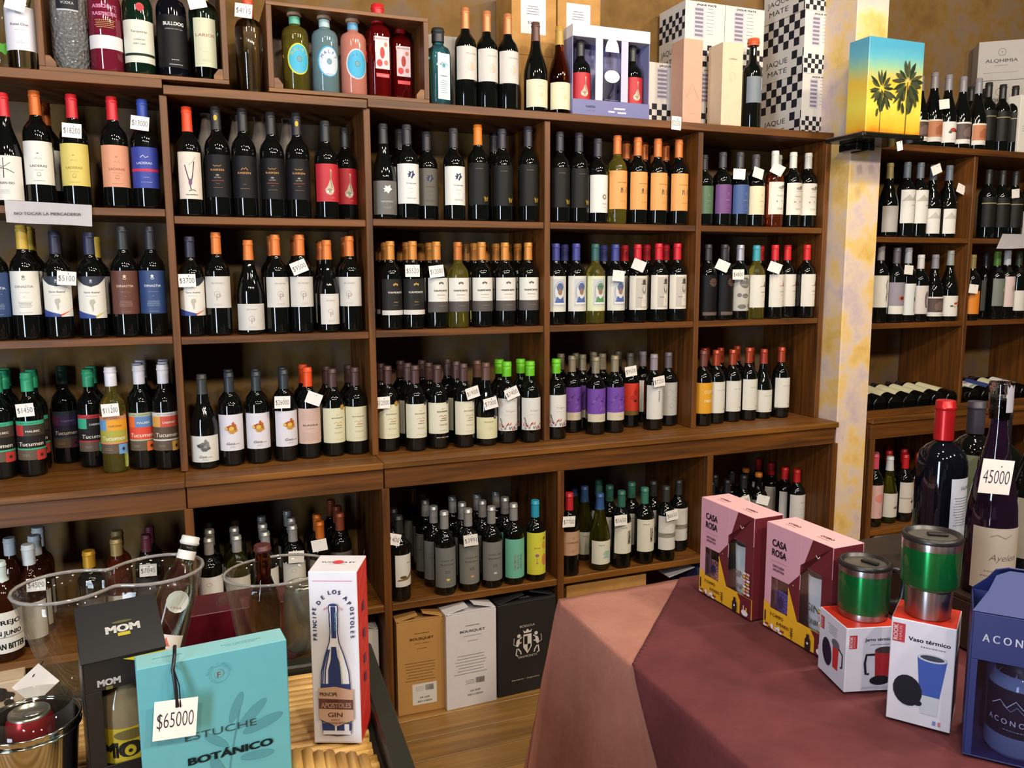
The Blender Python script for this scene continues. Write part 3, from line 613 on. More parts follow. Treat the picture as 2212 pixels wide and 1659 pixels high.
D('deco_orange', 'orange and blue deco label wine bottle with white cap', cap='d2d0d8', z0=.82, fat=1.15, lab=(.19, .555, '5c4a38'), pr=lambda p, H: tucu(p, H, 'a8b090', '5a80b0', 'd8452c', 'e06a2c', 'MALBEC'))
D('deco_brown', 'brown and red deco label wine bottle with white cap', cap='d2d0d8', z0=.82, fat=1.15, lab=(.19, .555, '5c4a38'), pr=lambda p, H: tucu(p, H, 'd6cfc8', 'c8503c', '5c4632', 'd8a048', 'CABERNET'))
def gaia(p, H, gold=True):
    v = H*.62
    for i in range(22):
        a = i*2.4; q = 4+14*((i*7) % 6)/6
        p.e(1+q*cos(a), v+q*sin(a), 6.2, 3.9, (['c58a2c', 'b05a24', 'd8b24c', '7a7a38', 'a8482c'] if gold else ['5a5a58', '7a7a76', '403f3d', '8c8c88', '666462'])[i % 5], 9, i*40)
    if gold: p.e(1, v, 7, 7, 'd6ae3e')
    p.t('Gaia', -4, H*.175, 7.5, INK, 22, b=-.005, sh=.35); p.l([(10, H*.18), (17, H*.20), (24, H*.185)], .8, INK); p.fine(2, H*.12, 20, 2, 2.6, '9a9498')
D('bouquet', 'white label wine bottle with golden flower bouquet', cap='2c3238', lab=(.17, .56, 'd6d2d8'), pr=gaia)
D('bouquet_grey', 'slope-shouldered wine bottle with grey flower bouquet label', 'G', cap='343634', lab=(.08, .36, 'd3d1c8'), r=.042, h=.29, pr=lambda p, H: gaia(p, H, False))
D('script_pink', 'pink handwriting label wine bottle with orange capsule', cap='dd4c1c', lab=(.17, .56, 'c8aa9c'), pr=lambda p, H: (p.fine(0, H*.9, 70, 7, 4.6, '9a7a80', .5), p.t('ALAVIDA', 0, H*.50, 6, '2c2428', 46), p.fine(0, H*.42, 36, 1, 2, '5a4448'), p.fine(0, H*.30, 70, 6, 4.6, '9a7a80', .5)))
def bous(p, H, m=None):
    p.fine(8, H*.80, 12, 1, 2, '6a604c'); p.t('BOUSQUET', 8, H*.70, 4, '4a4236', 36); p.l([(-6, H*.56), (2, H*.60), (8, H*.55), (16, H*.60), (22, H*.56)], 1.2, 'a8764c'); p.r(2, H*.49, 22, H*.51, 'a8764c'); p.t('RESERVE', 10, H*.42, 2.6, '6a604c', 22); p.fine(10, H*.30, 34, 2, 3, '8a806c'); p.fine(10, H*.1, 40, 1, 2, '9a907c')
    if m == 'g': p.e(26, H*1.02, 9, 9, 'b8882c'); p.ring(26, H*1.02, 8, 8, .8, '8a6420')
    if m == 's': p.e(28, H*1.0, 6, 6, '2c2a2c'); p.ring(28, H*1.0, 5.4, 5.4, .7, 'b8b4ac')
    if m == 'b': p.t('BEST RED WINE', 8, -H*.14, 3.6, 'd6d2c8', 40)
D('estate', 'cream estate label wine bottle with brown capsule', cap='4a3230', lab=(.16, .56, 'd3cfae'), pr=bous)
D('estate_medal', 'cream estate label wine bottle with round gold medal', cap='4a3230', lab=(.16, .56, 'd3cfae'), pr=lambda p, H: bous(p, H, 'g'))
D('estate_seal', 'cream estate label wine bottle with small black seal', cap='4a3230', lab=(.16, .56, 'd6d3bc'), pr=lambda p, H: bous(p, H, 's'))
D('estate_best', 'cream estate label wine bottle with white words below label', cap='4a3230', lab=(.19, .56, 'd6d3bc'), pr=lambda p, H: (bous(p, H, 's'), bous(p, H, 'b')))
D('estate_burg', 'slope-shouldered wine bottle with low cream estate label', 'G', cap='5c4036', lab=(.09, .35, 'd3cfa8'), r=.04, h=.29, pr=lambda p, H: (p.t('BOUSQUET', 0, H*.76, 4, '5a5240', 34), p.fine(4, H*.5, 20, 2, 4, 'a89a60'), p.e(24, H*1.02, 8, 8, '2a2828'), p.t('B', 24, H*.97, 7, 'c8c4bc', 5)))
def virgen(p, H):
    p.t('Virgen', 2, H*.58, 7, '5a5a60', 30, b=-.02, sh=.25); p.fine(2, H*.48, 40, 1, 2, '9a9498')
    rn = random.Random(5)
    for i in range(26): x = -38+i*3.1; p.e(x, H*rn.uniform(.05, .22), 1.4, rn.uniform(3, 6.5), ['c8503c', 'd87a60', '3a3440', 'a83c3c', '2a2430'][i % 5], 8, rn.uniform(-40, 40))
    p.l([(-34, H*.40), (-28, H*.20), (-24, H*.10)], 2.2, '2c2630')
D('garden', 'white label wine bottle with red flower border and lime cap', cap='63b81e', z0=.82, fat=1.15, lab=(.16, .56, 'd4d2cc'), pr=virgen)
def moon(p, H):
    p.r(-52, H*.24, 52, H, '6a3f9c')
    for i in range(9): p.e(-30+i*8, H*(.55+.3*((i*5) % 4)/4), 7, 4, ['59348a', '7a4fae', '4c2c78'][i % 3], 10, i*33)
    p.l([(2, H*.34), (6, H*.46), (10, H*.34), (14, H*.44), (18, H*.34), (24, H*.42)], 1, 'c8b0d8'); p.fine(8, H*.12, 28, 1, 2, '9a8a70')
D('violet', 'violet label wine bottle with beige bottom band', cap='8a8068', lab=(.17, .60, 'cbc0a8'), pr=moon, capm=.2)
D('scarlet', 'scarlet label wine bottle with dark red pattern', cap='4a4438', lab=(.17, .60, 'c8331c'), pr=lambda p, H: (p.e(4, H*.7, 9, 10, 'a82418'), p.e(-8, H*.55, 10, 9, 'a82418'), p.e(4, H*.45, 7, 6, '4a1410'), p.r(-52, 0, 52, H*.14, '6a5020')))
D('sideways', 'white label wine bottle with lettering running sideways', cap='8a8088', lab=(.15, .60, 'd2d0ca'), pr=lambda p, H: (p.t('CRIANZA', 6, H*.68, 7, '3a3834', 40, rot=90), p.fine(10, H*.1, 24, 1, 2, '9a9690'), p.r(18, H*.04, 52, H*.96, 'c0beb8')))
D('sketch', 'pale grey label wine bottle with faint sketch', cap='5a5058', lab=(.15, .60, 'b0aea8'), pr=lambda p, H: (p.ring(-8, H*.3, 10, 9, 1, '8c8a84'), p.ring(8, H*.5, 12, 10, 1, '8c8a84'), p.l([(-20, H*.8), (0, H*.7), (20, H*.85)], 1, '8c8a84')))
D('amber_lab', 'amber yellow label wine bottle with white lettering', cap='6a3a34', lab=(.17, .58, 'd89a20'), pr=lambda p, H: (p.t('COPO', 6, H*.66, 11, 'e6d8b8', 40), p.t('MIRO', 6, H*.36, 11, 'e6d8b8', 40)))
def arca(p, H): p.t('ARCANO', 4, H*.72, 4, 'a8a49a', 38); p.fine(4, H*.4, 20, 1, 2, 'b0aca0'); p.e(14, H*.12, 1.6, 4, '5a3040')
D('plain_copper', 'plain white label wine bottle with copper red capsule', cap='a8452c', capm=.4, capr=.35, lab=(.15, .575, 'd3d1c6'), pr=arca)
D('plain_copper_burg', 'slope-shouldered plain white label wine bottle with red capsule', 'G', cap='a03c2c', capm=.4, lab=(.10, .42, 'd3d1c6'), pr=arca, r=.039)
# base row
D('cellar_white', 'white photo label wine bottle with black capsule', cap='1e2020', lab=(.18, .56, 'cfccc4'), arc=.075, pr=lambda p, H: (p.t('ARGENTO', 14, H*.72, 3, '5a5854', 20), p.p([(-30, H*.22), (4, H*.28), (30, H*.46), (30, H*.32), (6, H*.2), (-30, H*.18)], '7a6038'), p.e(-10, H*.3, 12, 5, '5a4428')))
def casa(p, H, c): p.fine(0, H*.92, 6, 1, 2, '3c3a38'); p.fine(0, H*.82, 14, 1, 2, '3c3a38'); p.t('CASA DE', 0, H*.66, 5, '4e5052', 40); p.t('BODEGA', 0, H*.56, 5, '4e5052', 42); p.fine(0, H*.42, 22, 3, 4, '3c3a38', 1.2); p.e(0, H*.20, 7, 4.6, c, 6); p.fine(0, H*.08, 24, 1, 2, '4a4846')
D('slate_yellow', 'slate grey label wine bottle with yellow diamond', cap='a9a8a4', capm=.5, capr=.35, lab=(.10, .585, '6e706c'), pr=lambda p, H: casa(p, H, 'd0c45a'))
D('slate_peach', 'slate grey label wine bottle with peach diamond', cap='a9a8a4', capm=.5, capr=.35, lab=(.10, .585, '76766f'), pr=lambda p, H: casa(p, H, 'c89a78'))
D('slate_blue', 'slate grey label wine bottle with pale blue diamond', cap='a9a8a4', capm=.5, capr=.35, lab=(.10, .585, '747571'), pr=lambda p, H: casa(p, H, 'a8c4c8'))
D('mint', 'mint green label wine bottle with coloured stacked letters', cap='a9a8a4', capm=.5, capr=.35, lab=(.09, .58, '68b098'), pr=lambda p, H: (p.t('DIVERSO', -7, H*.42, 6, 'b85a40', 50, rot=90), p.t('BLANCO', 4, H*.42, 6, '8a7a60', 46, rot=90), p.t('NATURAL', 15, H*.44, 6, '6a5a70', 48, rot=90)))
D('cocktail', 'lemon yellow label wine bottle with purple glass drawing', cap='2590ac', lab=(.09, .62, 'ccc83c'), pr=lambda p, H: (p.t('MUCHA', -8, H*.62, 4, '5a5a38', 20), p.e(-9, H*.46, 7, 6, '9a5a7a'), p.l([(-9, H*.40), (-9, H*.28)], 1.4, '9a5a7a'), p.e(-9, H*.27, 5, 1.5, '9a5a7a'), p.e(18, H*.7, 8, 14, 'c8963c'), p.e(20, H*.35, 11, 22, 'cf7a4a'), p.e(20, H*.86, 5, 6, '8a6a58')))
D('kraft', 'brown paper label wine bottle with red capsule', cap='b01f28', lab=(.26, .55, 'b08a6c'), pr=lambda p, H: (p.t('COMPUESTO', 0, H*.50, 6, '4a3428', 46), p.ring(0, H*.74, 4, 4, .8, '6a4a38'), p.fine(0, H*.2, 18, 2, 4, '5a4030')))
D('palo_clear', 'white label olive glass wine bottle with turquoise brushstrokes', 'R', OLIVE, cap='2a4a78', lab=(.09, .40, 'd0cdb8'), r=.040, pr=lambda p, H: (p.t('PALO', -12, H*.80, 4, '4a4840', 22), [p.r(-6+i % 3*3, H*(.26+i*.055), 24-i % 2*5, H*(.29+i*.055), '7ab0a4') for i in range(6)]))
def palo(p, H, k): p.t('PALO', -12, H*.84, 4, '4a4840', 22); [p.l([(6+i*4, H*.3), (5+i*4+(i % 2)*2, H*.74)], 2.4, '201e20') for i in range(k)]; p.l([(6, H*.36), (4+4*k, H*.6)], 2.4, '201e20'); p.fine(18, H*.1, 14, 1, 2, '5a5850')
D('strokes', 'ivory label wine bottle with black brushstroke emblem', cap='2a5c4c', lab=(.20, .60, 'd3d0be'), pr=lambda p, H: palo(p, H, 4))
D('strokes_tall', 'ivory label wine bottle with tall black brushstrokes', cap='35705c', lab=(.17, .60, 'd3d0be'), pr=lambda p, H: palo(p, H, 3))
D('banded', 'white label wine bottle with grey landscape band', cap='2c2e2c', lab=(.16, .62, 'cfccc4'), pr=lambda p, H: (p.fine(4, H*.9, 34, 4, 4, '9a968c'), p.r(-50, H*.36, 50, H*.50, '8c887c'), p.l([(-40, H*.42), (-10, H*.48), (20, H*.40), (48, H*.46)], 1.6, '4c4a44'), p.r(24, H*.2, 44, H*.24, INK)))
D('red_hood', 'white label wine bottle with bright red capsule', cap='c61f1f', lab=(.12, .60, 'cbc8c2'), pr=lambda p, H: (p.t('PIRCAS', 8, H*.72, 3, '9a4a44', 22), p.fine(4, H*.5, 40, 1, 2, '9a9690'), p.fine(4, H*.3, 30, 1, 2, '9a9690')))
D('dark_hood', 'unlabelled-looking black wine bottle with dark capsule', cap='202226', lab=(.12, .58, '5e5a54'))
D('orange_ring', 'black wine bottle with orange topped capsule', cap='c8701c', z0=.93, lab=(.12, .58, '8a857c'))
D('silver_white', 'white curved label wine bottle with silver capsule', cap='b0afa9', capm=.5, capr=.35, z0=.80, lab=(.12, .56, 'd0ccc4'), pr=lambda p, H: (p.ring(-6, H*.8, 9, 7, 1, '9a968c'), p.t('PRISMA', 6, H*.46, 4, '5a5854', 26), p.fine(2, H*.2, 34, 2, 4, '9a968c')))
D('silver_olive', 'olive wine bottle with silver capsule and cream label', glass_=OLIVE, cap='b0afa9', capm=.5, capr=.35, z0=.80, lab=(.10, .52, 'cfcabc'), pr=lambda p, H: p.fine(0, H*.6, 34, 4, 6, '9a968c'))
D('copper_hood', 'copper-capsuled black wine bottle with grey label', cap='cc6a22', capm=.3, lab=(.12, .55, '7c756c'))
D('rust_hood', 'black wine bottle with rust red capsule', cap='8c4428', capm=.3, lab=(.12, .55, '5c5650'))
D('white_hood', 'brown wine bottle with white screw cap and white label', glass_=BROWN, cap='ccd2d2', z0=.80, fat=1.2, lab=(.08, .45, 'c8c4bc'))
D('jar', 'large brown bottle with bold black lettering on white label', 'J', BROWN, cap='c4d4d0', z0=.80, fat=1.25, r=.050, lab=(.10, .52, 'd6d2c6'), name='liqueur_bottle',
  pr=lambda p, H: (p.t('ESPREJO', 2, H*.70, 14, '262422', 92, b=.03), p.t('CON JUNIO', 2, H*.44, 14, '262422', 92, b=.03), p.r(-60, H*.38, 60, H*.40, '8a8078'), p.t('ITALIAN BITTER', 2, H*.10, 18, '262422', 110, b=.04)))
D('gold_cap', 'dark wine bottle with yellow gold screw cap', cap='c6962a', capm=.4, z0=.80, fat=1.2, lab=(.1, .45, '3a3632'))
D('gold_rose', 'rose wine bottle with pale gold screw cap', glass_=ROSE, cap='a8905a', capm=.4, z0=.80, fat=1.2, lab=(.08, .35, 'c8c0b4'))
D('maroon_cap', 'dark wine bottle with maroon capsule', cap='5c2430', lab=(.1, .5, '3a3330'))
# beyond the pillar
def scen(p, H, c1, c2): p.r(-52, H*.22, 52, H, c1); p.e(4, H*.56, 20, H*.25, c2); p.e(-14, H*.5, 9, H*.2, c2, 9); p.r(-52, H*.96, 52, H*1.04, 'd0ccc0'); p.fine(4, H*.1, 26, 1, 2, '9a9488')
D('scene_orange', 'burnt orange picture label wine bottle with grey capsule', 'G', cap='7c7a80', lab=(.08, .36, 'd0ccc4'), r=.041, h=.31, pr=lambda p, H: scen(p, H, 'b0714c', '9a5a3c'))
D('scene_brown', 'dark brown picture label wine bottle with grey capsule', 'G', cap='7c7a80', lab=(.08, .36, 'd0ccc4'), r=.041, h=.31, pr=lambda p, H: scen(p, H, '4c3c38', '6a5650'))
D('scene_red', 'white and red picture label wine bottle with grey capsule', 'G', cap='7c7a80', lab=(.08, .36, 'd6d4ce'), r=.041, h=.31, pr=lambda p, H: (p.e(0, H*.6, 18, 9, 'a83c2c'), p.e(-16, H*.5, 8, 6, '3c5a48'), p.e(18, H*.56, 8, 5, '2c2a28'), p.fine(0, H*.15, 24, 1, 2, '8a8478')))
D('black_band', 'black label wine bottle with thin olive band', cap='1e1e1e', lab=(.17, .60, '171714'), pr=lambda p, H: p.r(-52, H*.78, 52, H*.81, '8a8456'))
D('low_white', 'slope-shouldered wine bottle with wide low grey-white label', 'G', cap='8c7c4a', lab=(.07, .42, 'a8a29c'), r=.042, h=.31)
D('mountain', 'white label wine bottle with grey mountain drawing', cap='5a626c', lab=(.19, .63, 'd6d4cc'), pr=lambda p, H: (p.p([(-46, H*.66), (-16, H*.86), (0, H*.74), (20, H*.9), (46, H*.68)], 'b0aca4'), p.t('ALPATACO', 10, H*.52, 3.4, '6a6660', 26), p.fine(10, H*.42, 18, 1, 2, '8a8680')))
D('mountain_low', 'slope-shouldered wine bottle with low white mountain label', 'G', cap='5a626c', lab=(.06, .40, 'd6d4cc'), pr=lambda p, H: (p.p([(-46, H*.6), (-16, H*.86), (0, H*.7), (20, H*.9), (46, H*.6)], 'b8b4ac'), p.fine(10, H*.35, 18, 2, 4, '8a8680')))
D('ink_white', 'white label wine bottle with tall ink drawing', cap='8c8a8c', lab=(.20, .60, 'd2cfc4'), pr=lambda p, H: (p.l([(8, H*.2), (12, H*.5), (6, H*.7), (14, H*.86)], 4, '3c3a38'), p.l([(4, H*.3), (16, H*.44)], 2, '3c3a38')))
D('bull', 'sunset picture label wine bottle with bull silhouette', cap='565058', lab=(.12, .54, 'd6d2c8'), pr=lambda p, H: (p.r(-52, H*.26, 52, H, '8c8490'), p.e(8, H*.5, 18, 10, 'b0604c'), p.e(8, H*.5, 9, 6, '3c2a2c')))
D('vest', 'slim silver-capped wine bottle with figure label', cap='9a9a9e', lab=(.10, .52, 'cfd2d0'), pr=lambda p, H: (p.l([(12, H*.1), (10, H*.5), (14, H*.85)], 3, '2c4a48'), p.e(12, H*.5, 4, 9, '2c4a48')))
D('rosy', 'pink stringed wine bottle with sketched face label', cap='c6c2c0', lab=(.12, .54, 'c8c0bc'), pr=lambda p, H: (p.e(12, H*.5, 12, H*.3, '6a5e5c'), p.e(16, H*.46, 6, H*.2, 'b0a49e')))
D('birds', 'slope-shouldered wine bottle with bright bird label', 'G', cap='8a8c88', lab=(.07, .36, 'd6d4cc'), r=.041, pr=lambda p, H: (p.e(8, H*.62, 10, 5, 'b03a3c'), p.e(20, H*.66, 7, 5, 'c8702c'), p.e(-12, H*.5, 8, 4, '3c5a3c'), p.e(2, H*.46, 5, 4, 'd0a03c'), p.e(24, H*.5, 4, 6, '2c2a2c')))
D('orange_box_lab', 'wine bottle with solid orange label', cap='7a6a3c', lab=(.10, .45, 'd07a1c'))
D('grey_photo', 'grey picture label wine bottle with green capsule', cap='4a7a2c', lab=(.2, .6, '6c726a'), pr=lambda p, H: p.e(10, H*.6, 12, 10, '9a9a80'))
D('pink_photo', 'pale pink label wine bottle with white capsule', cap='d0d4d6', lab=(.18, .62, 'cdb8b4'), pr=lambda p, H: p.e(10, H*.6, 12, 14, 'b09c94'))
D('pale_low', 'wine bottle with ivory ornament label and green-black capsule', cap='2c3a20', lab=(.12, .42, 'd0cdc4'), pr=lambda p, H: p.e(14, H*.5, 9, 9, 'a09a8a'))
D('lying', 'dark wine bottle with cream label lying on its side', cap='241f1d', lab=(.20, .60, 'cfcaa6'))
D('lying_white', 'dark wine bottle with white crest label lying on its side', cap='241f1d', lab=(.20, .60, 'd6d4d0'), pr=lambda p, H: (p.e(0, H*.5, 9, 9, '9a8a84'), p.r(-52, H*.05, 52, H*.2, '8a9a8a')))
D('lying_blue', 'dark wine bottle with blue label lying on its side', cap='241f1d', lab=(.20, .60, '33407c'))
D('pink_cap', 'pink flower label wine bottle with pink capsule', cap='c84a64', lab=(.12, .58, 'cfa9a4'), pr=lambda p, H: (p.e(0, H*.6, 22, 18, 'd6847c'), p.fine(4, H*.16, 30, 2, 5, '9a6a68')))
D('olive_white', 'olive glass wine bottle with white capsule and cow label', 'R', OLIVE, cap='c4c4c8', lab=(.10, .46, 'cfccc4'), pr=lambda p, H: (p.e(8, H*.4, 12, 6, '6a665e'), p.l([(14, H*.4), (20, H*.55)], 2, '22201e')))
D('hummingbird', 'white landscape label wine bottle with bird and red capsule', cap='b0141f', lab=(.14, .60, 'cac6be'), pr=lambda p, H: (p.r(-50, H*.46, 50, H*.5, 'a09a90'), p.p([(0, H*.36), (16, H*.46), (24, H*.34), (12, H*.30)], '3c4440')))

# ------------------------------------------------------------------ bottles on the shelves (photo columns and rows)
A, B2, C3, L4 = 'upper shelf', 'middle shelf', 'counter', 'base shelf'
Za, Zb = Z1+0.016, Z1-0.004
put('tree', 22, 202, Za, A)
put('lad_white', 82, 197, Za, A, n=2, rz=4)
put('lad_yellow', 165, 205, Za, A, t=(155, 282, '$18200', 3))
put('lad_salmon', 251, 210, Za, A, n=1)
put('lad_blue', 316, 216, Za, A, t=(302, 266, '$13000', 6))
put('acrobat', 411, 232, Zb, A, rz=2)
put('wings_seal', 473, 231, Zb, A, note=', nearest orange-capped bottle', grp='yellow-sealed wings bottles')
put('peaks', 530, 235, Zb, A, rz=-6)
put('wings', 590, 243, Zb, A)
put('wings_seal', 645, 245, Zb, A, note=', beside crimson label', grp='yellow-sealed wings bottles')
put('flask', 706, 262, Zb, A, rz=6)
put('flask', 752, 277, Zb, A, Y=0.13, note=', set further back')
put('leaf_burg', 830, 268, Z1, A, rz=2)
put('leaf_white', 881, 270, Z1, A, rz=0, n=1)
put('leaf_grey', 923, 285, Z1, A, Y=0.10, rz=-4)
put('leaf_white', 981, 278, Z1, A, rz=3)
put('gold_mark_orange', 1033, 270, Z1, A, rz=-2)
put('gold_mark', 1085, 279, Z1, A, rz=0, n=1)
put('gold_mark', 1143, 274, Z1, A, rz=-2)
put('gold_mark', 1210, 285, Z1, A, rz=0)
put('gold_mark', 1249, 287, Z1, A, rz=5)
put('sun', 1290, 300, Z1, A, rz=4)
put('peach_clear', 1332, 293, Z1, A, rz=2)
put('peach', 1376, 297, Z1, A, rz=4, n=1)
put('peach', 1419, 300, Z1, A, rz=5, n=2)
put('peach', 1464, 302, Z1, A, rz=0, n=2)
put('green_lab', 1519, 335, Z1, A, rz=-5)
put('purple_lab', 1559, 329, Z1, A, rz=0)
put('blue_lab', 1596, 329, Z1, A, t=(1597, 376, '', 2), rz=2)
put('cream_lab', 1630, 334, Z1, A, t=(1638, 374, '', 14), rz=3)
put('engraved_rose', 1671, 326, Z1, A, t=(1680, 366, '', 30, -50))
put('engraved', 1711, 329, Z1, A, n=1)
put('engraved', 1749, 331, Z1, A)
# middle shelf
put('crest_blue', -4, 490, Z2+.002, B2, rz=14, note=' by the yellow-gold bottle')
put('crest_white', 56, 486, Z2+.002, B2, n=2, rz=2)
put('map_orange', 128, 500, Z2+.002, B2, t=(144, 601, '$5100', 4), rz=0, note=' under the white sheet')
put('map_yellow', 201, 502, Z2+.002, B2, rz=2)
put('crest_white', 214, 512, Z2+.002, B2, Y=0.16, note=' behind the chevron labels')
put('crest_brown', 274, 489, Z2+.002, B2, rz=3)
put('crest_blue', 331, 489, Z2+.002, B2, rz=2, note=' by the upright')
put('map_orange', 416, 511, Z2-.002, B2, t=(404, 606, '$3700', -1), rz=3, note=' beside letter P bottles')
put('letter_p', 473, 502, Z2-.002, B2, rz=-4)
put('letter_p_burg', 541, 519, Z2-.002, B2, rz=2)
put('letter_p', 600, 507, Z2-.002, B2, rz=14, n=1)
put('letter_p', 651, 507, Z2-.002, B2, rz=6, n=1, t=(646, 577, '$9500', -22))
put('letter_p_tall', 710, 519, Z2-.002, B2, rz=5, n=1)
put('letter_p', 757, 510, Z2-.002, B2, rz=-16, n=1)
put('crest_script_dark', 845, 521, Z2, B2, rz=12, n=2)
put('crest_script_dark', 893, 521, Z2, B2, rz=2, n=2, t=(891, 585, '$5520', 0))
put('crest_script', 944, 522, Z2, B2, rz=8, n=2, t=(943, 586, '$12000', -6))
put('crest_script_clear', 990, 523, Z2, B2, rz=-2)
put('crest_script', 1041, 523, Z2, B2, rz=-3, n=2)
put('crest_script', 1091, 524, Z2, B2, rz=-1, n=2)
put('crest_script', 1141, 524, Z2, B2, rz=-4, n=2)
put('helmet_blue', 1200, 526, Z2, B2, rz=-4)
put('helmet_blue', 1244, 526, Z2, B2, rz=2, n=1)
put('helmet_green', 1285, 527, Z2, B2, rz=0)
put('helmet_blue', 1328, 528, Z2, B2, rz=0, n=1, t=(1336, 596, '', 6))
put('hat_man', 1376, 528, Z2, B2, rz=-4, t=(1380, 573, '', 22, -45), n=1)
put('hat_man', 1421, 526, Z2, B2, rz=0, n=1)
put('hat_man', 1461, 526, Z2, B2, rz=-2, n=1)
put('ornate', 1528, 528, Z2, B2, rz=2)
put('ornate', 1563, 528, Z2, B2, rz=14, t=(1561, 574, '', 24, -40))
put('stones', 1595, 529, Z2, B2, rz=2, t=(1595, 593, '$4800', 0), n=1)
put('village_teal', 1631, 530, Z2, B2, rz=3)
put('village_red', 1671, 529, Z2, B2, rz=8, t=(1674, 578, '', 20, -40), n=1)
put('village_red', 1703, 529, Z2, B2, rz=8, Y=0.07)
put('village_red', 1738, 529, Z2, B2, rz=8, n=0)
# counter
ZA = ZC-.003; ZB = ZC-.001
put('deco_green', 3, 806, ZA, C3, b=1037, rz=0, n=2, note=', at the shelf end')
put('deco_green', 69, 804, ZA, C3, b=1031, n=1, rz=2, t=(54, 886, '$1450', -4))
put('deco_violet', 152, 783, ZA, C3, b=988, rz=4)
put('deco_red', 199, 796, ZA, C3, b=1011, n=1, rz=10)
put('deco_yellow', 248, 792, ZA, C3, b=1023, n=0, rz=-4, t=(238, 886, '$11200', -3))
put('deco_orange', 308, 789, ZA, C3, b=1017, n=2, rz=-4)
put('deco_brown', 362, 786, ZA, C3, b=1014, n=2, rz=2)
put('bouquet_grey', 442, 808, ZB, C3, b=1015, rz=-6)
put('bouquet', 500, 804, ZB, C3, b=1008, n=1, rz=-2)
put('bouquet', 558, 802, ZB, C3, b=1003, n=1, rz=-2)
put('bouquet', 617, 798, ZB, C3, b=998, n=1, rz=14, t=(610, 869, '$26000', 2))
put('script_pink', 668, 793, ZB, C3, b=992, n=1, rz=0, t=(678, 861, '', 22))
put('estate_medal', 721, 796, ZB, C3, b=987, n=1, rz=2)
put('estate', 770, 793, ZB, C3, b=983, n=1, rz=-10)
put('estate_medal', 839, 790, ZC, C3, b=977, n=1, rz=-4, t=(827, 870, '$12000', 0))
put('estate_seal', 898, 789, ZC, C3, b=976, n=2, rz=2)
put('estate_best', 946, 788, ZC, C3, b=971, n=2, rz=0)
put('estate_seal', 1002, 785, ZC, C3, b=968, n=2, rz=4, t=(1021, 848, '$19000', -14))
put('estate_burg', 1050, 783, ZC, C3, b=964, n=1, rz=-2, t=(1060, 871, '$7000', -12))
put('garden', 1095, 781, ZC, C3, b=959, n=1, rz=-4, t=(1106, 849, '$7400', -22))
put('garden', 1145, 780, ZC, C3, b=957, n=1, rz=0)
put('garden', 1201, 775, ZC, C3, b=950, n=0, rz=0)
put('violet', 1235, 768, ZC, C3, b=936, n=1, rz=0)
put('violet', 1286, 771, ZC, C3, b=940, n=2, rz=0)
put('violet', 1327, 768, ZC, C3, b=936, n=2, rz=0)
put('scarlet', 1360, 762, ZC, C3, b=924, n=1, t=(1363, 802, '$9500', -8))
put('sideways', 1387, 759, ZC, C3, b=912, n=0, note=', standing further back')
put('sideways', 1411, 765, ZC, C3, b=930, n=0, rz=2, t=(1424, 824, '$7250', -8))
put('sketch', 1442, 761, ZC, C3, b=921, n=1)
put('amber_lab', 1517, 757, ZC, C3, b=921, n=1, rz=4)
put('plain_copper', 1545, 756, ZC, C3, b=916, n=1, rz=4)
put('plain_copper', 1580, 755, ZC, C3, b=912, n=2, rz=4)
put('plain_copper', 1615, 751, ZC, C3, b=909, n=1, rz=6)
put('plain_copper_burg', 1647, 754, ZC, C3, b=905, n=1, rz=0)
put('plain_copper', 1685, 750, ZC, C3, b=903, n=0, rz=2)
# base shelf
put('jar', 8, 1180, ZL, L4, Y=-.055, rz=10, dh=.29)
put('white_hood', 72, 1174, ZL, L4, Y=0.02, n=2, rz=0, t=(78, 1263, '$4500', 2))
put('gold_cap', 199, 1188, ZL, L4, Y=0.04, n=0)
put('gold_rose', 258, 1162, ZL, L4, Y=0.10, n=1, t=(320, 1232, '$7045', 2))
put('maroon_cap', 322, 1153, ZL, L4, Y=0.12, n=1)
put('white_hood', 30, 1160, ZL, L4, Y=0.22, n=0, note=' deep in the cabinet')
put('silver_white', 456, 1160, ZL, L4, Y=-0.005, n=2, rz=2)
put('silver_olive', 516, 1155, ZL, L4, Y=-0.005, n=2)
put('silver_white', 577, 1147, ZL, L4, Y=0.01, n=2)
put('silver_white', 636, 1133, ZL, L4, Y=0.02, n=2, t=(640, 1203, '', 2))
put('copper_hood', 694, 1125, ZL, L4, Y=0.02, n=1, t=(690, 1178, '', -8))
put('rust_hood', 737, 1107, ZL, L4, Y=0.06, n=2)
put('cellar_white', 863, 1113, ZL, L4, b=1301, rz=22, n=1, t=(849, 1165, '$1400', 14))
put('slate_yellow', 966, 1108, ZL, L4, b=1294, rz=0, n=0)
put('slate_yellow', 938, 1092, ZL, L4, b=1270, rz=-8, n=3, note=', standing further back')
put('slate_peach', 1013, 1099, ZL, L4, b=1281, rz=2, n=2, t=(1017, 1167, '$3991', -4))
put('slate_blue', 1063, 1094, ZL, L4, b=1273, rz=0, n=2)
put('mint', 1110, 1087, ZL, L4, b=1265, rz=2, n=2)
put('cocktail', 1156, 1080, ZL, L4, b=1257, rz=2, n=0)
put('kraft', 1229, 1064, ZL, L4, b=1246, rz=2, t=(1229, 1127, '$7700', 4))
put('palo_clear', 1295, 1065, ZL, L4, b=1234, rz=2, n=1)
put('palo_clear', 1262, 1050, ZL, L4, b=1212, rz=2, n=1, note=', standing further back')
put('strokes', 1342, 1060, ZL, L4, b=1229, rz=6, n=2, t=(1341, 1124, '$5650', -2))
put('strokes_tall', 1391, 1053, ZL, L4, b=1219, rz=2, n=1)
put('banded', 1437, 1050, ZL, L4, b=1213, rz=0, n=1, t=(1452, 1113, '$6650', -8))
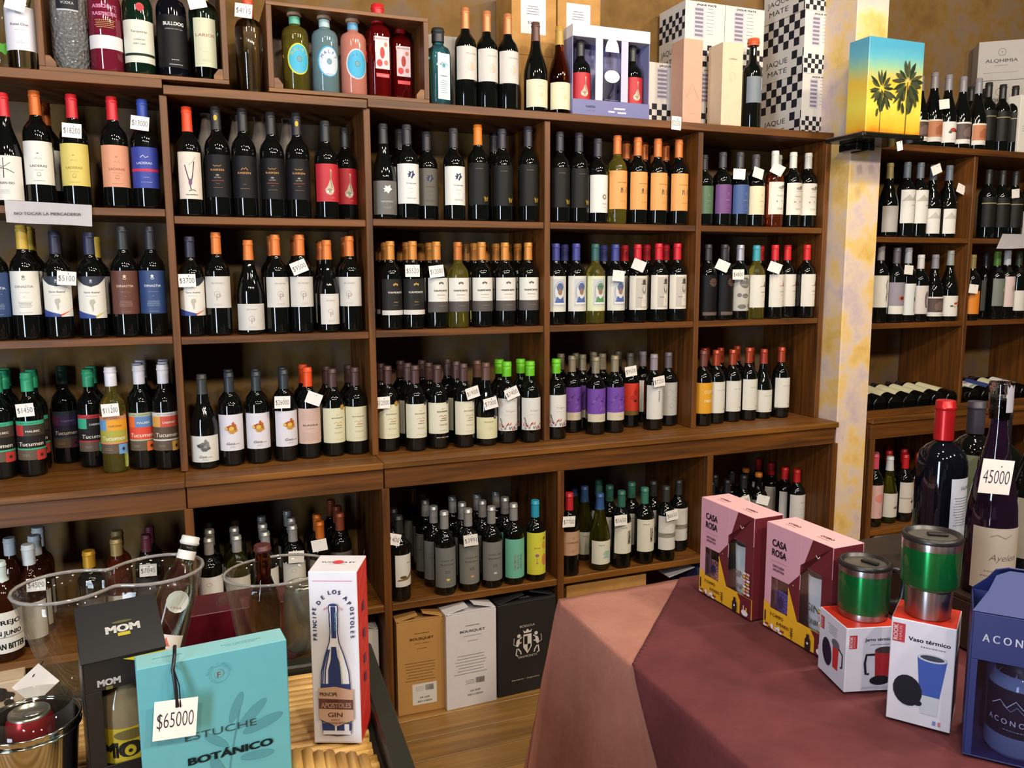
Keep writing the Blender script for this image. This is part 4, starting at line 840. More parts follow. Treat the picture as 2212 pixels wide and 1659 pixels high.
put('banded', 1464, 1036, ZL, L4, b=1192, rz=0, n=0, note=', standing further back')
put('dark_hood', 1536, 1040, ZL, L4, Y=0.03, n=2)
put('dark_hood', 1567, 1036, ZL, L4, Y=0.03, n=2)
put('dark_hood', 1604, 1026, ZL, L4, Y=0.05, n=1, t=(1608, 1082, '$4900', -16))
put('orange_ring', 1636, 1021, ZL, L4, Y=0.06, n=1, t=(1648, 1080, '', 12, -30))
put('red_hood', 1668, 1006, ZL, L4, b=1122, n=1)
put('red_hood', 1704, 1015, ZL, L4, b=1139, n=1)
put('red_hood', 1743, 1007, ZL, L4, b=1136, n=0)
# beyond the pillar
RA, RB, RC, RL = 1.662, 1.29, ZC, ZL
TP = 'top board beyond pillar'
put('scene_brown', 1988, 165, 2.05, TP, Y=.06)
put('scene_orange', 2010, 156, 2.05, TP, Y=.06)
put('scene_red', 2042, 161, 2.05, TP, Y=.06, t=(2040, 225, '', -8))
put('scene_brown', 2075, 165, 2.05, TP, Y=.06)
put('scene_orange', 2108, 169, 2.05, TP, Y=.06)
put('black_band', 2132, 178, 2.05, TP, Y=.08, n=1)
put('black_band', 2158, 182, 2.05, TP, Y=.07, n=1)
put('black_band', 2187, 185, 2.05, TP, Y=.07)
UR = 'upper shelf beyond pillar'
put('low_white', 1917, 352, RA, UR, Y=.06)
put('mountain', 1956, 350, RA, UR, Y=.06)
put('mountain', 1985, 351, RA, UR, Y=.06)
put('mountain_low', 2009, 356, RA, UR, Y=.06, t=(2023, 366, '', -22))
put('mountain_low', 2036, 358, RA, UR, Y=.06)
put('black_band', 2068, 362, RA, UR, Y=.07, t=(2076, 408, '', 18), note=' at the bay end')
put('black_band', 2130, 366, RA, UR, Y=.06)
put('black_band', 2160, 368, RA, UR, Y=.06)
put('black_band', 2188, 370, RA, UR, Y=.06, t=(2194, 418, '', -6))
put('low_white', 2216, 372, RA, UR, Y=.07, note=' by the price tag')
MR = 'middle shelf beyond pillar'
put('ink_white', 1904, 526, RB, MR, Y=.06)
put('bull', 1926, 535, RB, MR, Y=.05)
put('vest', 1960, 535, RB, MR, Y=.06, t=(1963, 583, '', 4))
put('rosy', 1985, 550, RB, MR, Y=.06)
put('scene_brown', 2012, 543, RB, MR, Y=.055, dh=.30)
put('birds', 2052, 541, RB, MR, Y=.055)
put('orange_box_lab', 2101, 550, RB, MR, Y=.03, t=(2103, 624, '', 6))
put('dark_hood', 2128, 545, RB, MR, Y=.12)
put('grey_photo', 2146, 543, RB, MR, Y=.06)
put('pink_photo', 2170, 541, RB, MR, Y=.06)
put('pale_low', 2195, 543, RB, MR, Y=.06)
BR = 'base shelf beyond pillar'
put('pink_cap', 1886, 980, RL, BR, b=1138, rz=0, n=1)
put('olive_white', 1918, 986, RL, BR, b=1131, rz=0, n=1)
put('hummingbird', 1951, 982, RL, BR, b=1127, rz=4, n=2)
put('hummingbird', 1980, 979, RL, BR, b=1120, rz=0, n=2, t=(1986, 1028, '', 20))
# bottles lying with their feet to the front
def lie(key, x, label):
    d = DES[key]
    bottle(key, (x, -0.030, ZC+0.0385), 0, 1, label, 'bottles lying side by side', rot=(radians(-86), 0, 0)).rotation_euler = (radians(-83), radians(random.uniform(-20, 20)), radians(random.uniform(-3, 3)))
for k, x in enumerate((2.735, 2.82, 2.905, 2.99, 3.075, 3.16, 3.245)):
    lie('lying', x, 'dark wine bottle with cream label lying down, '+('first', 'second', 'third', 'fourth', 'fifth', 'sixth', 'seventh')[k]+' from pillar')
for k, (x, key) in enumerate(((3.385, 'lying'), (3.47, 'lying_white'), (3.555, 'lying_blue'), (3.64, 'lying'), (3.725, 'lying_white'))):
    lie(key, x, DES[key]['desc']+(' past middle upright' if k < 3 else ' near the far upright'))
facet = glass('faceted_glass', 'd8dcdc', 0.10, 1.45, .8); _n = facet.node_tree; _v = _n.nodes.new('ShaderNodeTexVoronoi'); _v.inputs['Scale'].default_value = 95; _b = _n.nodes.new('ShaderNodeBump'); _b.inputs['Distance'].default_value = .006; _t = _n.nodes.new('ShaderNodeTexCoord'); _n.links.new(_t.outputs['Object'], _v.inputs['Vector']); _n.links.new(_v.outputs['Distance'], _b.inputs['Height']); _n.links.new(_b.outputs[0], _n.nodes['Principled BSDF'].inputs['Normal'])

# ------------------------------------------------------------------ spirits on the top board
def spirit(key, cx, top, z, where, Y=0.06, t=None, rz=0, sz=None, box_=None):
    return put(key, cx, top, z, where, Y=Y, t=t, rz=rz, dh=sz, box_=box_)
TB = 'top board'; CR1 = 'in wide crate'; CR2 = 'in gin crate'
D('leaf_gin', 'clear spirit bottle with bright green leaf', 'S', CLEAR, cap='8a8a88', lab=None, r=.043, name='spirit_bottle', pr=lambda p, H: leafm(p, 4, H*.22, 2.2, '4aa01c'))
D('ketel', 'clear vodka bottle with tall white label', 'S', CLEAR, cap='c0c0c0', lab=(.17, .56, 'd6d4dc'), r=.040, name='spirit_bottle', pr=lambda p, H: (p.e(0, H*.88, 9, 7, 'b0b0b4'), p.t('Ketel One', 0, H*.56, 7, '4a2c34', 44), p.fine(0, H*.46, 26, 1, 3, '8a8488'), p.fine(0, H*.2, 20, 2, 4, '9a9498')))
D('xvodka', 'crystal-cut vodka bottle with black shield label', 'S', facet, cap='a0a0a0', lab=(.55, .72, '1a1c22'), r=.048, arc=.06, name='spirit_bottle', pr=lambda p, H: (p.t('X', 0, H*.55, 14, 'c8ccd0', 14), p.t('VODKA', 0, H*.25, 8, 'b0b4b8', 34), p.r(-28, -H*.10, 28, -H*.02, 'b0b4b8')))
D('raspberri', 'raspberry red vodka bottle with pink block lettering', 'S', dark_glass('raspberry_glass', '6a1a2c'), cap='b0b0b0', lab=(.22, .345, 'd8d4d6'), r=.045, name='spirit_bottle', pr=lambda p, H: (p.t('ABSOLUT', 0, H*3.0, 10, 'c87aa0', 66, b=.05), p.t('RASPBERRI', 0, H*2.45, 10, 'c87aa0', 68, b=.05), p.fine(0, H*2.1, 56, 5, 5, 'c0a060', 1.6)))
D('tanqueray', 'green gin bottle with white label and red seal', 'S', dark_glass('green_gin', '0c2014'), cap='2a4a34', lab=(.12, .52, 'd2d4c4'), r=.042, name='spirit_bottle', pr=lambda p, H: (p.t('Tanqueray', 0, H*.70, 7, '5a5a50', 46), p.t('LONDON', 0, H*.52, 5, '6a6a60', 30), p.t('DRY GIN', 0, H*.42, 5, '6a6a60', 32), p.r(-50, H*.16, 50, H*.22, '1c2a24'), p.e(6, H*1.3, 12, 12, 'a81824'), p.ring(6, H*1.3, 10, 10, 1.5, 'c8404c')))
D('bulldog', 'black gin bottle with white block lettering', 'S', BGLASS, cap='2a2a2c', lab=(.10, .60, '0c0c0e'), r=.043, name='spirit_bottle', pr=lambda p, H: (p.t('BULLDOG', 4, H*.80, 10, 'd8dad8', 60, b=.04), p.t('LONDON DRY GIN', 4, H*.72, 3, 'b0b0b4', 50), p.fine(4, H*.14, 22, 1, 3, 'd0d0d4', 1.6), p.r(-14, H*.05, 24, H*.06, 'b0b0b4')))
D('larios', 'clear gin bottle with pale tall label', 'S', GREENG, cap='c8b050', lab=(.13, .60, 'c2c4a8'), r=.042, arc=.07, name='spirit_bottle', pr=lambda p, H: (p.t('LARIOS', 0, H*.62, 9, '9a5a50', 56), p.fine(0, H*.3, 20, 1, 3, '9a9880'), p.fine(0, H*.14, 26, 2, 4, '9a9880')))
D('amber_label', 'clear spirit bottle with faint frosted lettering', 'S', CLEAR, cap='d8502c', lab=None, r=.041, name='spirit_bottle')
def malfy(p, H, ring, inn, tx): p.e(2, H*.5, 36, 41, ring, 28); p.e(3, H*.5, 32.5, 37.5, inn, 28); p.arc('MALFY', 3, H*.5, 22, 9, tx, -58, 58); p.e(3, H*.50, 8, 8, '6a94a0'); p.ring(3, H*.5, 8, 8, 1, '3c6a80'); p.fine(3, H*.30, 26, 2, 5, tx, 1.2)
for k, g, ring, inn, tx, dsc in (('malfy_y', YGLASS, 'c8c83a', '3aa8c8', 'b8b03c', 'yellow'), ('malfy_b', glass('teal_gin', '9cc4cc', .02, 1.4, .7), '3a9ac8', 'c2ccd8', '3a5a90', 'pale blue'), ('malfy_p', PINKG, 'd8c0c0', '3aa4cc', '5a8ab0', 'pink')):
    D(key=k, desc=dsc+' gin bottle with round sun label and wooden stopper', sh='S', glass_=g, cap='c8a480', z0=.90, fat=1.5, lab=None, neck=(.80, .885, {'yellow': '58a890', 'pink': '5a98c0'}.get(dsc, 'a8c0c8')), h=.225, r=.042, name='spirit_bottle', capn='stopper', pr=(lambda ring, inn, tx: (lambda p, H: malfy(p, 168.0, ring, inn, tx)))(ring, inn, tx))
def beef(p, H): p.r(-24, 0, 24, H, 'd8c4c8'); p.t('BEEFEATER', 0, H*.90, 4.5, 'c02838', 42); p.e(0, H*.5, 8, 16, 'b03a34'); p.e(-10, H*.18, 10, 10, 'd83a44'); p.e(12, H*.2, 7, 7, 'c86a5c'); p.e(12, H*.76, 6, 6, 'c87a60'); p.r(-22, -H*.26, 22, -H*.14, 'e04048'); p.t('PINK STRAWBERRY', 0, -H*.22, 3, 'f0d0d0', 36)
D('beef', 'square red gin bottle with white strawberry label', 'S', REDG, cap='c81c24', z0=.80, fat=1.35, lab=(.30, .64, 'd0a0a4'), h=.26, r=.036, sq=.6, arc=.04, name='spirit_bottle', pr=beef)
D('bombay', 'square blue gin bottle with tall white label', 'S', BLUEG, cap='2a2c30', z0=.82, fat=1.4, lab=(.08, .66, 'c4d4d6'), h=.245, r=.036, sq=.6, arc=.046, name='spirit_bottle', pr=lambda p, H: (p.arc('BOMBAY', 0, H*.68, 14, 5, '4a7a8a', -50, 50), p.e(0, H*.74, 9, 10, '9ac0c8'), p.e(0, H*.74, 5, 6, '4a8a9c'), p.fine(0, H*.5, 30, 1, 3, '3c5a68', 2.5), p.fine(0, H*.40, 28, 7, 6, '8aa0a8', 1.2)))
D('prem', 'mottled grey label wine bottle with copper capsule', cap='c98050', capm=.35, lab=(.28, .605, 'c4bfba'), pr=lambda p, H: (p.t('PROEMIO', 6, H*.76, 4, 'a8988c', 34), p.ring(4, H*.4, 12, 14, 1, 'b8a08c'), p.e(8, H*.4, 7, 12, 'cdb49c')), h=.315)
D('ivory_burg', 'slope-shouldered wine bottle with ivory label and bronze capsule', 'G', cap='5a3a34', lab=(.06, .36, 'd6d0b0'), r=.042, h=.29, pr=lambda p, H: (p.t('SAINT', 0, H*.74, 3, 'a89a6c', 20), p.e(4, H*.45, 7, 9, 'c8c09a')))
D('ivory_burg_amber', 'amber slope-shouldered wine bottle with ivory label', 'G', AMBER, cap='b08a3c', lab=(.06, .36, 'd6d0b0'), r=.040, h=.285, pr=lambda p, H: (p.t('SAINT', 0, H*.74, 3, 'a89a6c', 20), p.e(4, H*.45, 7, 9, 'c8c09a')))
D('blue_grey', 'wine bottle with slate blue label and orange stopper', cap='c8542c', z0=.92, fat=1.5, lab=(.29, .575, '6c7680'), pr=lambda p, H: (p.r(16, H*.5, 22, H*.95, 'c8ccd0'), p.fine(0, H*.2, 40, 2, 5, '8a949c')))
def crate(label, x0, x1, Yf, z, depth, h):
    w = x1-x0; t = thing('wine_crate', label, 'crate', (x0, Yf, z)); th = .012
    box('bottom_board', 0, 0, 0.0, w, depth, th, CRATE, t, .001)
    box('side_board', 0, 0, th+.0003, th*1.4, depth, h, WOODZ, t, .001); box('side_board', w-th*1.4, 0, th+.0003, w, depth, h, WOODZ, t, .001)
    box('back_board', th*1.4+.0004, depth-th, th+.0003, w-th*1.4-.0004, depth, h, WOODY, t, .001); box('top_board', 0, 0, h+.0003, w, depth, h+th, CRATE, t, .001)
    for sx in (0, 1):
        me = prism([(0, 0), (.026, 0), (.026, .012), (.012, .030), (0, .030)], 0, .02)
        o = mesh_obj('corner_block', me, CRATE, t, (th*1.4+.0003 if sx == 0 else w-th*1.4-.0003, .002, th+.0004)); o.scale = (1 if sx == 0 else -1, 1, 1)
    return t
yc1 = -0.005; zt0 = ZT+.012; zt1 = ZT-.004
c1a, c1b = atY(83, 130, yc1).x, atY(495, 165, yc1).x
crate('wooden wine crate on its side holding mixed spirits', c1a, c1b, yc1, zt0, .24, .36)
c2a, c2b = atY(581, 190, yc1).x, atY(928, 212, yc1).x
crate('wooden wine crate on its side holding round-label gins', c2a, c2b, yc1, ZT+.0003, .24, .255)
z1_, z2_ = zt0+.0125, ZT+.0128; BX2 = (c2a+.018, c2b-.018, .0, .22)
spirit('leaf_gin', 2, -40, zt0, TB, Y=.07, sz=.29, box_=(-9, c1a-.001, 0, YB)); spirit('ketel', 57, -40, zt0, TB, Y=.05, t=(33, 6, '', 14), sz=.30, box_=(-9, c1a-.001, 0, YB))
for k, cx in (('xvodka', 154), ('raspberri', 231), ('tanqueray', 297), ('bulldog', 373), ('larios', 442)):
    spirit(k, cx, -40, z1_, CR1, Y=.062, t=((425, 3, '', -14) if k == 'larios' else None), sz=.30, rz=3, box_=(c1a+.018, c1b-.018, .0, .22))
spirit('amber_label', 540, 0, zt1, 'between crates', Y=.05, t=(526, 23, '$4115', 5), sz=.29)
spirit('malfy_y', 639, 13, z2_, CR2, Y=.06, rz=4, box_=BX2); spirit('malfy_b', 703, 23, z2_, CR2, Y=.06, rz=4, box_=BX2); spirit('malfy_p', 764, 30, z2_, CR2, Y=.06, rz=2, box_=BX2)
spirit('beef', 818, 11, z2_, CR2, Y=.055, rz=8, box_=BX2); put('beef', 865, 37, z2_, CR2, Y=.12, rz=4, box_=BX2)
spirit('bombay', 947, 62, ZT, TB, Y=.05, rz=14)
for cx, tp in ((1007, 18), (1051, 25), (1097, 31)): put('prem', cx, tp, ZT, TB, Y=.055, rz=6)
put('ivory_burg', 1157, 49, ZT, TB, Y=.05, rz=2); put('ivory_burg_amber', 1208, 58, ZT, TB, Y=.055, rz=0)
put('blue_grey', 1623, 77, ZT, TB, Y=.06, rz=6)

# ------------------------------------------------------------------ cartons on the top board
def carton(name, label, cat, loc, rz, w, d, h, mats, group=None, bev=0.0012):
    """a closed box: mats = one material, or one each for bottom, top, front, right, back, left"""
    t = thing(name, label, cat, loc, rz, group); bm = bmesh.new(); fs = box_bm(bm, -w/2, -d/2, 0, w/2, d/2, h)
    ms = mats if isinstance(mats, list) else [mats]; uniq = []
    for f, m in zip(fs, ms if len(ms) == 6 else ms*6):
        if m not in uniq: uniq.append(m)
        f.material_index = uniq.index(m)
    bmesh.ops.bevel(bm, geom=list(bm.edges), offset=bev, segments=1, affect='EDGES')
    mesh_obj('box_body', bm_mesh(bm, 'box_body'), uniq, t); return t
WHITEC = M('cfccc8', .55); 
def checks(p, u0, u1, v0, rows, s, c='20202a'):
    vv, ff = [], []
    for j in range(rows):
        i = 0
        while u0+i*s < u1-.5:
            if (i+j) % 2 == 0:
                a = u0+i*s; b = min(a+s, u1); k = len(vv); vv += [(a, v0+j*s), (b, v0+j*s), (b, v0+j*s+s), (a, v0+j*s+s)]; ff.append((k, k+1, k+2, k+3))
            i += 1
    p.add(vv, ff, c)
def chess_box(label, x0, x1, Yf, z, d, h, rz=0):
    w = x1-x0; t = carton('wine_carton', label, 'carton', ((x0+x1)/2, Yf+d/2, z), rz, w, d, h, WHITEC, 'chequered wine cartons')
    W = w*1000; Hh = h*1000; p = Pr(); s = W/9
    checks(p, -W/2+2, W/2-2, 3, 4, s); p.r(-W*.28, Hh*.45, -W*.02, Hh*.92, 'bcb8c0')
    for i in range(7): p.r(-W*.26, Hh*(.47+i*.065), -W*.06, Hh*(.505+i*.065), '77748a')
    p.fine(W*.12, Hh*.9, W*.2, 8, Hh*.055, '8a8894', 1.6); p.t('JAQUE MATE', W*.02, Hh*.94, 7, '2c2a34', W*.5); face_print(t, p, 'lettering', 'front', w, d, h)
    D_ = d*1000; p = Pr(); s = D_/8; checks(p, -D_/2+2, D_/2-2, Hh*.48, 4, s); checks(p, D_*.22, D_/2-2, 3, int(Hh*.44/s), s)
    p.t('JAQUE', -D_*.14, Hh*.26, 22, '26242c', D_*.52, b=-.005); p.t('MATE', -D_*.12, Hh*.10, 22, '26242c', D_*.46, b=-.005); face_print(t, p, 'side_lettering', 'left', w, d, h)
    return t
xa = atY(1655, 250, .12).x
def zrow(i): return ZT+.0004+i*.255
q0 = atY(1722, 250, .10).x; q1 = atY(1783, 250, .10).x
bw = q1-q0+.02
chess_box('white chequered carton, lowest beside the pillar', q0, q0+bw, .075, ZT+.0004, .26, .245); chess_box('white chequered carton stacked second beside the pillar', q0, q0+bw, .075, ZT+.246, .26, .245); chess_box('white chequered carton stacked third beside the pillar', q0, q0+bw, .078, ZT+.4925, .26, .245)
e0 = atY(1397, 200, .14).x
chess_box('white chequered carton behind the two pink boxes', e0, e0+.20, .14, ZT+.0004, .20, .245)
chess_box('white chequered carton behind the orange-stoppered bottle', e0+.203, e0+.403, .14, ZT+.0004, .20, .245)
u0, u1, u2 = atY(1480, 60, .145).x, atY(1566, 60, .145).x, atY(1651, 60, .145).x
chess_box('white chequered carton stacked over the pink boxes', u0, u1-.001, .145, ZT+.246, .19, .245); chess_box('white chequered carton stacked over the orange-stoppered bottle', u1+.001, u2, .145, ZT+.246, .19, .245)
PINKC = M('c99a82', .6); PINKL = M('d8bfa2', .6)
for px0, px1, top, mat, dsc, k in ((1476, 1517, 82, PINKC, 'tall salmon pink bottle box with triangle outline', 0), (1560, 1604, 90, PINKL, 'tall pale pink bottle box with round emblem', 1)):
    Y = .02; x0 = atY(px0, 170, Y).x; x1 = atY(px1, 170, Y).x; h = atY(px0, top, Y).z-ZT; w = x1-x0
    t = carton('bottle_box', dsc+' on the top board', 'box', ((x0+x1)/2, Y+w/2, ZT+.0004), 0, w, w, h, mat); p = Pr(); H = h*1000
    if k == 0: p.l([(-28, H*.30), (-2, H*.48), (28, H*.30)], 1.6, 'a8705c'); p.fine(0, H*.12, 26, 1, 3, 'a8806c', 1.4)
    else: p.t('COMPAS', 0, H*.80, 6, 'b08a60', 36); p.fine(0, H*.76, 24, 1, 3, 'b08a60'); p.ring(0, H*.6, 14, 16, 1.4, 'cba888')
    face_print(t, p, 'lettering', 'front', w, w, h)
tg = atY(1461, 266, -.016); price_tag(tg, '$20500', 2, 0, .042, .048, to=(tg.x+.002, -.013, ZT+.001), who='hanging over the top board edge')
x0 = atY(922, 150, .20).x; x1 = atY(995, 150, .20).x
t = carton('white_carton', 'plain white carton behind the square blue gin bottle', 'carton', ((x0+x1)/2, .26, ZT+.0004), 0, x1-x0, .1, .28, M('a8a4a0', .7)); p = Pr(); p.fine(6, 110, 60, 1, 3, '6a6870', 3); face_print(t, p, 'lettering', 'front', x1-x0, .1, .28)
for a, b, z, lb in ((1103, 1198, .0004, 'brown carton under the labelled carton behind ivory label bottles'), (1203, 1300, .0004, 'brown carton behind the crimson bottle gift pack'), (1106, 1202, .236, 'upper brown carton with white sticker and torn tape'), (1205, 1297, .236, 'upper brown carton with white sticker next to bare wall')):
    x0 = atY(a, 100, .18).x; x1 = atY(b, 100, .18).x; w = x1-x0
    t = carton('brown_carton', lb, 'carton', ((x0+x1)/2, .262, ZT+z), 0, w, .16, .235, CARD, 'brown cartons on the top board'); p = Pr(); p.r(-w*300, 75, w*260, 200, 'd3d0d6')
    if z > .1:
        p.fine(-5, 170, 50, 4, 9, '5a5868', 3); p.t('5204L', -4, 110, 10, '5a5868', 44); p.r(-6, 0, 16, 75, 'c9a878'); face_print(t, p, 'sticker', 'front', w, .16, .235)
# gift pack with two bottles and an hourglass-shaped window
Yk = .015; xk0 = atY(1237, 150, Yk).x; xk1 = atY(1404, 150, Yk).x; wk = xk1-xk0; hk = atY(1240, 50, Yk).z-ZT
t = thing('gift_pack', 'lilac and white gift pack holding two crimson label bottles', 'gift pack', ((xk0+xk1)/2, Yk, ZT+.0004)); LIL = M('6a6c9c', .5); PW = M('d8d6dc', .5)
box('front_tray', -wk/2, 0, 0, wk/2, .003, .058, LIL, t, .0005); box('bottom_panel', -wk/2, .0032, 0, wk/2, .09, .003, LIL, t, .0005); box('back_panel', -wk/2, .09, 0, wk/2, .093, hk, LIL, t, .0005)
box('top_panel', -wk/2, 0, hk-.042, wk/2, .0898, hk, PW, t, .001); box('side_panel', -wk/2, .0032, .0035, -wk/2+.003, .0898, hk-.0425, M('7c7ea6', .5), t, .0005); box('side_panel', wk/2-.003, .0032, .0035, wk/2, .0898, hk-.0425, M('7c7ea6', .5), t, .0005)
for s in (-1, 1):
    me = prism([(s*wk*.12, .0585), (s*wk*.21, .0585), (s*wk*.21, hk*.42), (s*wk*.21, hk-.0425), (s*wk*.12, hk-.0425)], 0, .002); mesh_obj('window_post', me, PW if s < 0 else M('b4b4cc', .5), t)
mesh_obj('arch_emblem', prism([(.045*cos(a)*.62, hk-.085+.05*sin(a)) for a in [pi*k/12 for k in range(13)]], -.001, 0), PW, t); mesh_obj('oval_emblem', prism([(.031*cos(2*pi*k/18), hk*.46+.022*sin(2*pi*k/18)) for k in range(18)], -.0012, -.0002), M('e0dee2', .5), t)
p = Pr(); p.t('KAIKEN', -wk*270, 30, 9, '3c3e70', 36); p.t('INDOMITO', -wk*270, 18, 5, 'd0d0e0', 36); p.r(10, 30, 56, 36, 'c8c8e0'); p.r(-14, 18, 12, 24, 'c8c8e0'); p.r(24, 16, 60, 22, 'c8c8e0'); p.l([(-26, 62), (26, 62)], 0.6, 'b0b0c8')
o = mesh_obj('lettering', p.build('lettering'), parent=t)
for s, dx in ((-1, -wk*.335), (1, wk*.345)):
    bottle('flask', ((xk0+xk1)/2+dx, Yk+.046, ZT+.0045), 0, min(1, (hk-.048)/.30), 'crimson flask label bottle inside the lilac gift pack, '+('beside ivory label bottles' if s < 0 else 'beside chequered carton'), 'bottles in the gift pack')
me = lathe([(.026, 0), (.026, .004), (.006, .01), (.005, .05), (.02, .075), (.031, .11), (.030, .15), (.024, .175)], 18, close_top=False); o = mesh_obj('wine_glass', me, CLEAR); o.location = ((xk0+xk1)/2, Yk+.046, ZT+.0045); tag(o, 'clear wine glass standing in the middle of the gift pack', 'glass')
# palm box on its bracket on the pillar
Yp = -.285; xq0 = atY(1869, 283, Yp).x; xq1 = atY(1986, 297, Yp).x; wd = xq1-xq0; zs = atY(1869, 284, Yp).z; hp = atY(1874, 76, Yp).z-zs
dp = .02
while pj((xq0, Yp+dp, zs+.1))[0] > 1829 and dp < .16: dp += .004
xp = xq0-.010; wpx = wd+.018
t = thing('wall_bracket', 'small black glass bracket shelf fixed to the pillar', 'bracket', (xp, Yp, zs)); 
BLK = M('141612', .15); box('glass_plate', -.012, -.012, -.02, wpx+.006, .1845, -.0005, BLK, t, .004)
box('arm', .06, .09, -.05, .09, .1845, -.0205, BLK, t, .002); box('arm', .12, .09, -.05, .15, .1845, -.0205, BLK, t, .002)
for bx in (0.0, wpx-.012): mesh_obj('screw_cap', lathe([(.004, 0), (.006, .002), (.005, .004)], 10), M('b0b0a8', .2, 1), t, (bx, -.0125, -.009), (pi/2, 0, 0))
sky = bpy.data.materials.new('sunset_print'); sky.use_nodes = True; nt = sky.node_tree; bs = nt.nodes['Principled BSDF']; tc = nt.nodes.new('ShaderNodeTexCoord'); sx = nt.nodes.new('ShaderNodeSeparateXYZ'); cr = nt.nodes.new('ShaderNodeValToRGB')
nz = nt.nodes.new('ShaderNodeTexNoise'); nz.inputs['Scale'].default_value = 14; ma = nt.nodes.new('ShaderNodeMath'); ma.operation = 'MULTIPLY_ADD'; ma.inputs[1].default_value = .16
nt.links.new(tc.outputs['Generated'], sx.inputs[0]); nt.links.new(tc.outputs['Object'], nz.inputs['Vector']); nt.links.new(nz.outputs['Fac'], ma.inputs[0]); nt.links.new(sx.outputs['Z'], ma.inputs[2]); nt.links.new(ma.outputs[0], cr.inputs[0]); nt.links.new(cr.outputs[0], bs.inputs['Base Color']); bs.inputs['Roughness'].default_value = .35
el = cr.color_ramp.elements; el[0].position = .06; el[0].color = lin('d86a20'); el[1].position = 1.05; el[1].color = lin('4a9ab8')
for q, c in ((.14, 'd8a82c'), (.35, 'd8cc50'), (.62, 'd8b43c'), (.78, '8fb890'), (.9, '5aa8b8')): e = el.new(q); e.color = lin(c)
tb = thing('palm_tree_box', 'bright sunset box printed with two palm trees on black bracket', 'box', (xq0+wd/2, Yp+dp/2, zs))
cbox('box_body', wd, dp, hp, sky, tb, .002)
p = Pr(); HP = hp*1000
def palm(u, v0, v1, k):
    p.l([(u, v0), (u+1*k, (v0+v1)/2), (u+2, v1)], 3.0, '40241c')
    k *= 1.12
    rn = random.Random(int(u)+40)
    for i in range(17):
        a = radians(-155+i*19.4+rn.uniform(-7, 7)); L = rn.uniform(24, 38)*k; bx, by = u+2+L*.16*sin(a), v1+L*.16*cos(a); ex, ey = u+2+L*sin(a), v1+L*cos(a)-abs(sin(a))*L*.22; nx, ny = -(ey-by)/L, (ex-bx)/L; wl = rn.uniform(3.0, 5.0)*k
        p.p([(bx, by), ((bx*.55+ex*.45)+nx*wl, (by*.55+ey*.45)+ny*wl), (bx*.25+ex*.75+nx*wl*.8, by*.25+ey*.75+ny*wl*.8), (ex, ey), (bx*.3+ex*.7-nx*wl*.7, by*.3+ey*.7-ny*wl*.7), ((bx*.55+ex*.45)-nx*wl, (by*.55+ey*.45)-ny*wl)], ['26301c', '343d22', '444524'][i % 3])
    for i in range(9): p.e(u+rn.uniform(-15, 15)*k, v1-rn.uniform(14, 40)*k, 2.6*k, rn.uniform(7, 13)*k, ['2c3420', '40421f'][i % 2], 7, rn.uniform(-25, 25))
palm(-wd*255, 0, HP*.46, wd*7.2); palm(wd*205, 0, HP*.56, wd*8.6); face_print(tb, p, 'palm_print', 'front', wd, dp, hp)
tg = atY(1944, 315, -.30); price_tag((tg.x, Yp-.014, tg.z), '', -14, 0, .028, .034, to=(tg.x, Yp-.0125, zs-.012), who='hanging under the black bracket')
# white lettered cartons on the far top board
for k in range(3):
    t = carton('white_wine_carton', ('lowest', 'middle', 'topmost')[k]+' white carton with round emblem in the stack by the wall', 'carton', (3.78, .19, 2.0504+k*.1815), radians(-38), .36, .12, .18, M('a39e9a', .7), 'white emblem cartons')
    p = Pr(); p.ring(-80, 128, 17, 17, 2, '5a5458'); p.t('Y', -80, 121, 12, '5a5458', 8); p.t('ALQHIMIA', -80, 82, 16, '4a4448', 136); p.fine(-80, 66, 66, 1, 3, '7a7478', 3); p.fine(-80, 34, 150, 1, 3, '7a7478', 2); face_print(t, p, 'lettering', 'front', .36, .12, .18)
xr = atY(2200, 250, .03).x; t = carton('white_box', 'tall white box at the end of the far top board', 'box', (xr+.045, .06, 2.0504), 0, .085, .07, .26, M('d6d2c8', .6)); p = Pr(); p.fine(0, 120, 50, 3, 10, '9a9690', 3); face_print(t, p, 'lettering', 'front', .085, .07, .26)
# paper notices
def sheet(label, pts, mat, pr=None, th=.0006):
    """a paper sheet on four 3-D corners (tl, tr, br, bl), a little bowed"""
    bm = bmesh.new(); tl, tr, br, bl = [Vector(p) for p in pts]; n = 8; grid = []
    nrm = (tr-tl).cross(bl-tl).normalized()
    for j in range(n+1):
        row = []
        for i in range(n+1):
            a, b = i/n, j/n; q = (tl*(1-a)+tr*a)*(1-b)+(bl*(1-a)+br*a)*b; row.append(bm.verts.new(q+nrm*(.003*sin(a*7)*b)))
        grid.append(row)
    for j in range(n):
        for i in range(n): bm.faces.new((grid[j][i], grid[j+1][i], grid[j+1][i+1], grid[j][i+1]))
    bmesh.ops.solidify(bm, geom=list(bm.faces), thickness=th)
    o = mesh_obj('paper_notice', bm_mesh(bm, 'sheet'), mat); tag(o, label, 'notice'); return o
PAP = M('e2dfe2', .7); Yn = -.004
pts = [atY(9, 432, Yn), atY(198, 443, Yn), atY(199, 489, Yn-.012), atY(14, 480, Yn-.012)]
o = sheet('white paper notice reading NO TOCAR LA MERCADERIA taped to the shelf edge', pts, PAP)
p = Pr(); p.t('NO TOCAR LA MERCADERIA', 0, 0, 8.5, '3c3a44', 168); q = mesh_obj('lettering', p.build('lettering', None, .001), parent=o); c_ = atY(104, 465, Yn-.010); q.location = (c_.x, c_.y, c_.z); q.rotation_euler = (radians(-8), radians(-.2), 0)
pts = [atY(2166, 505, -.004), atY(2290, 508, -.004), atY(2290, 534, -.07), atY(2152, 537, -.07)]
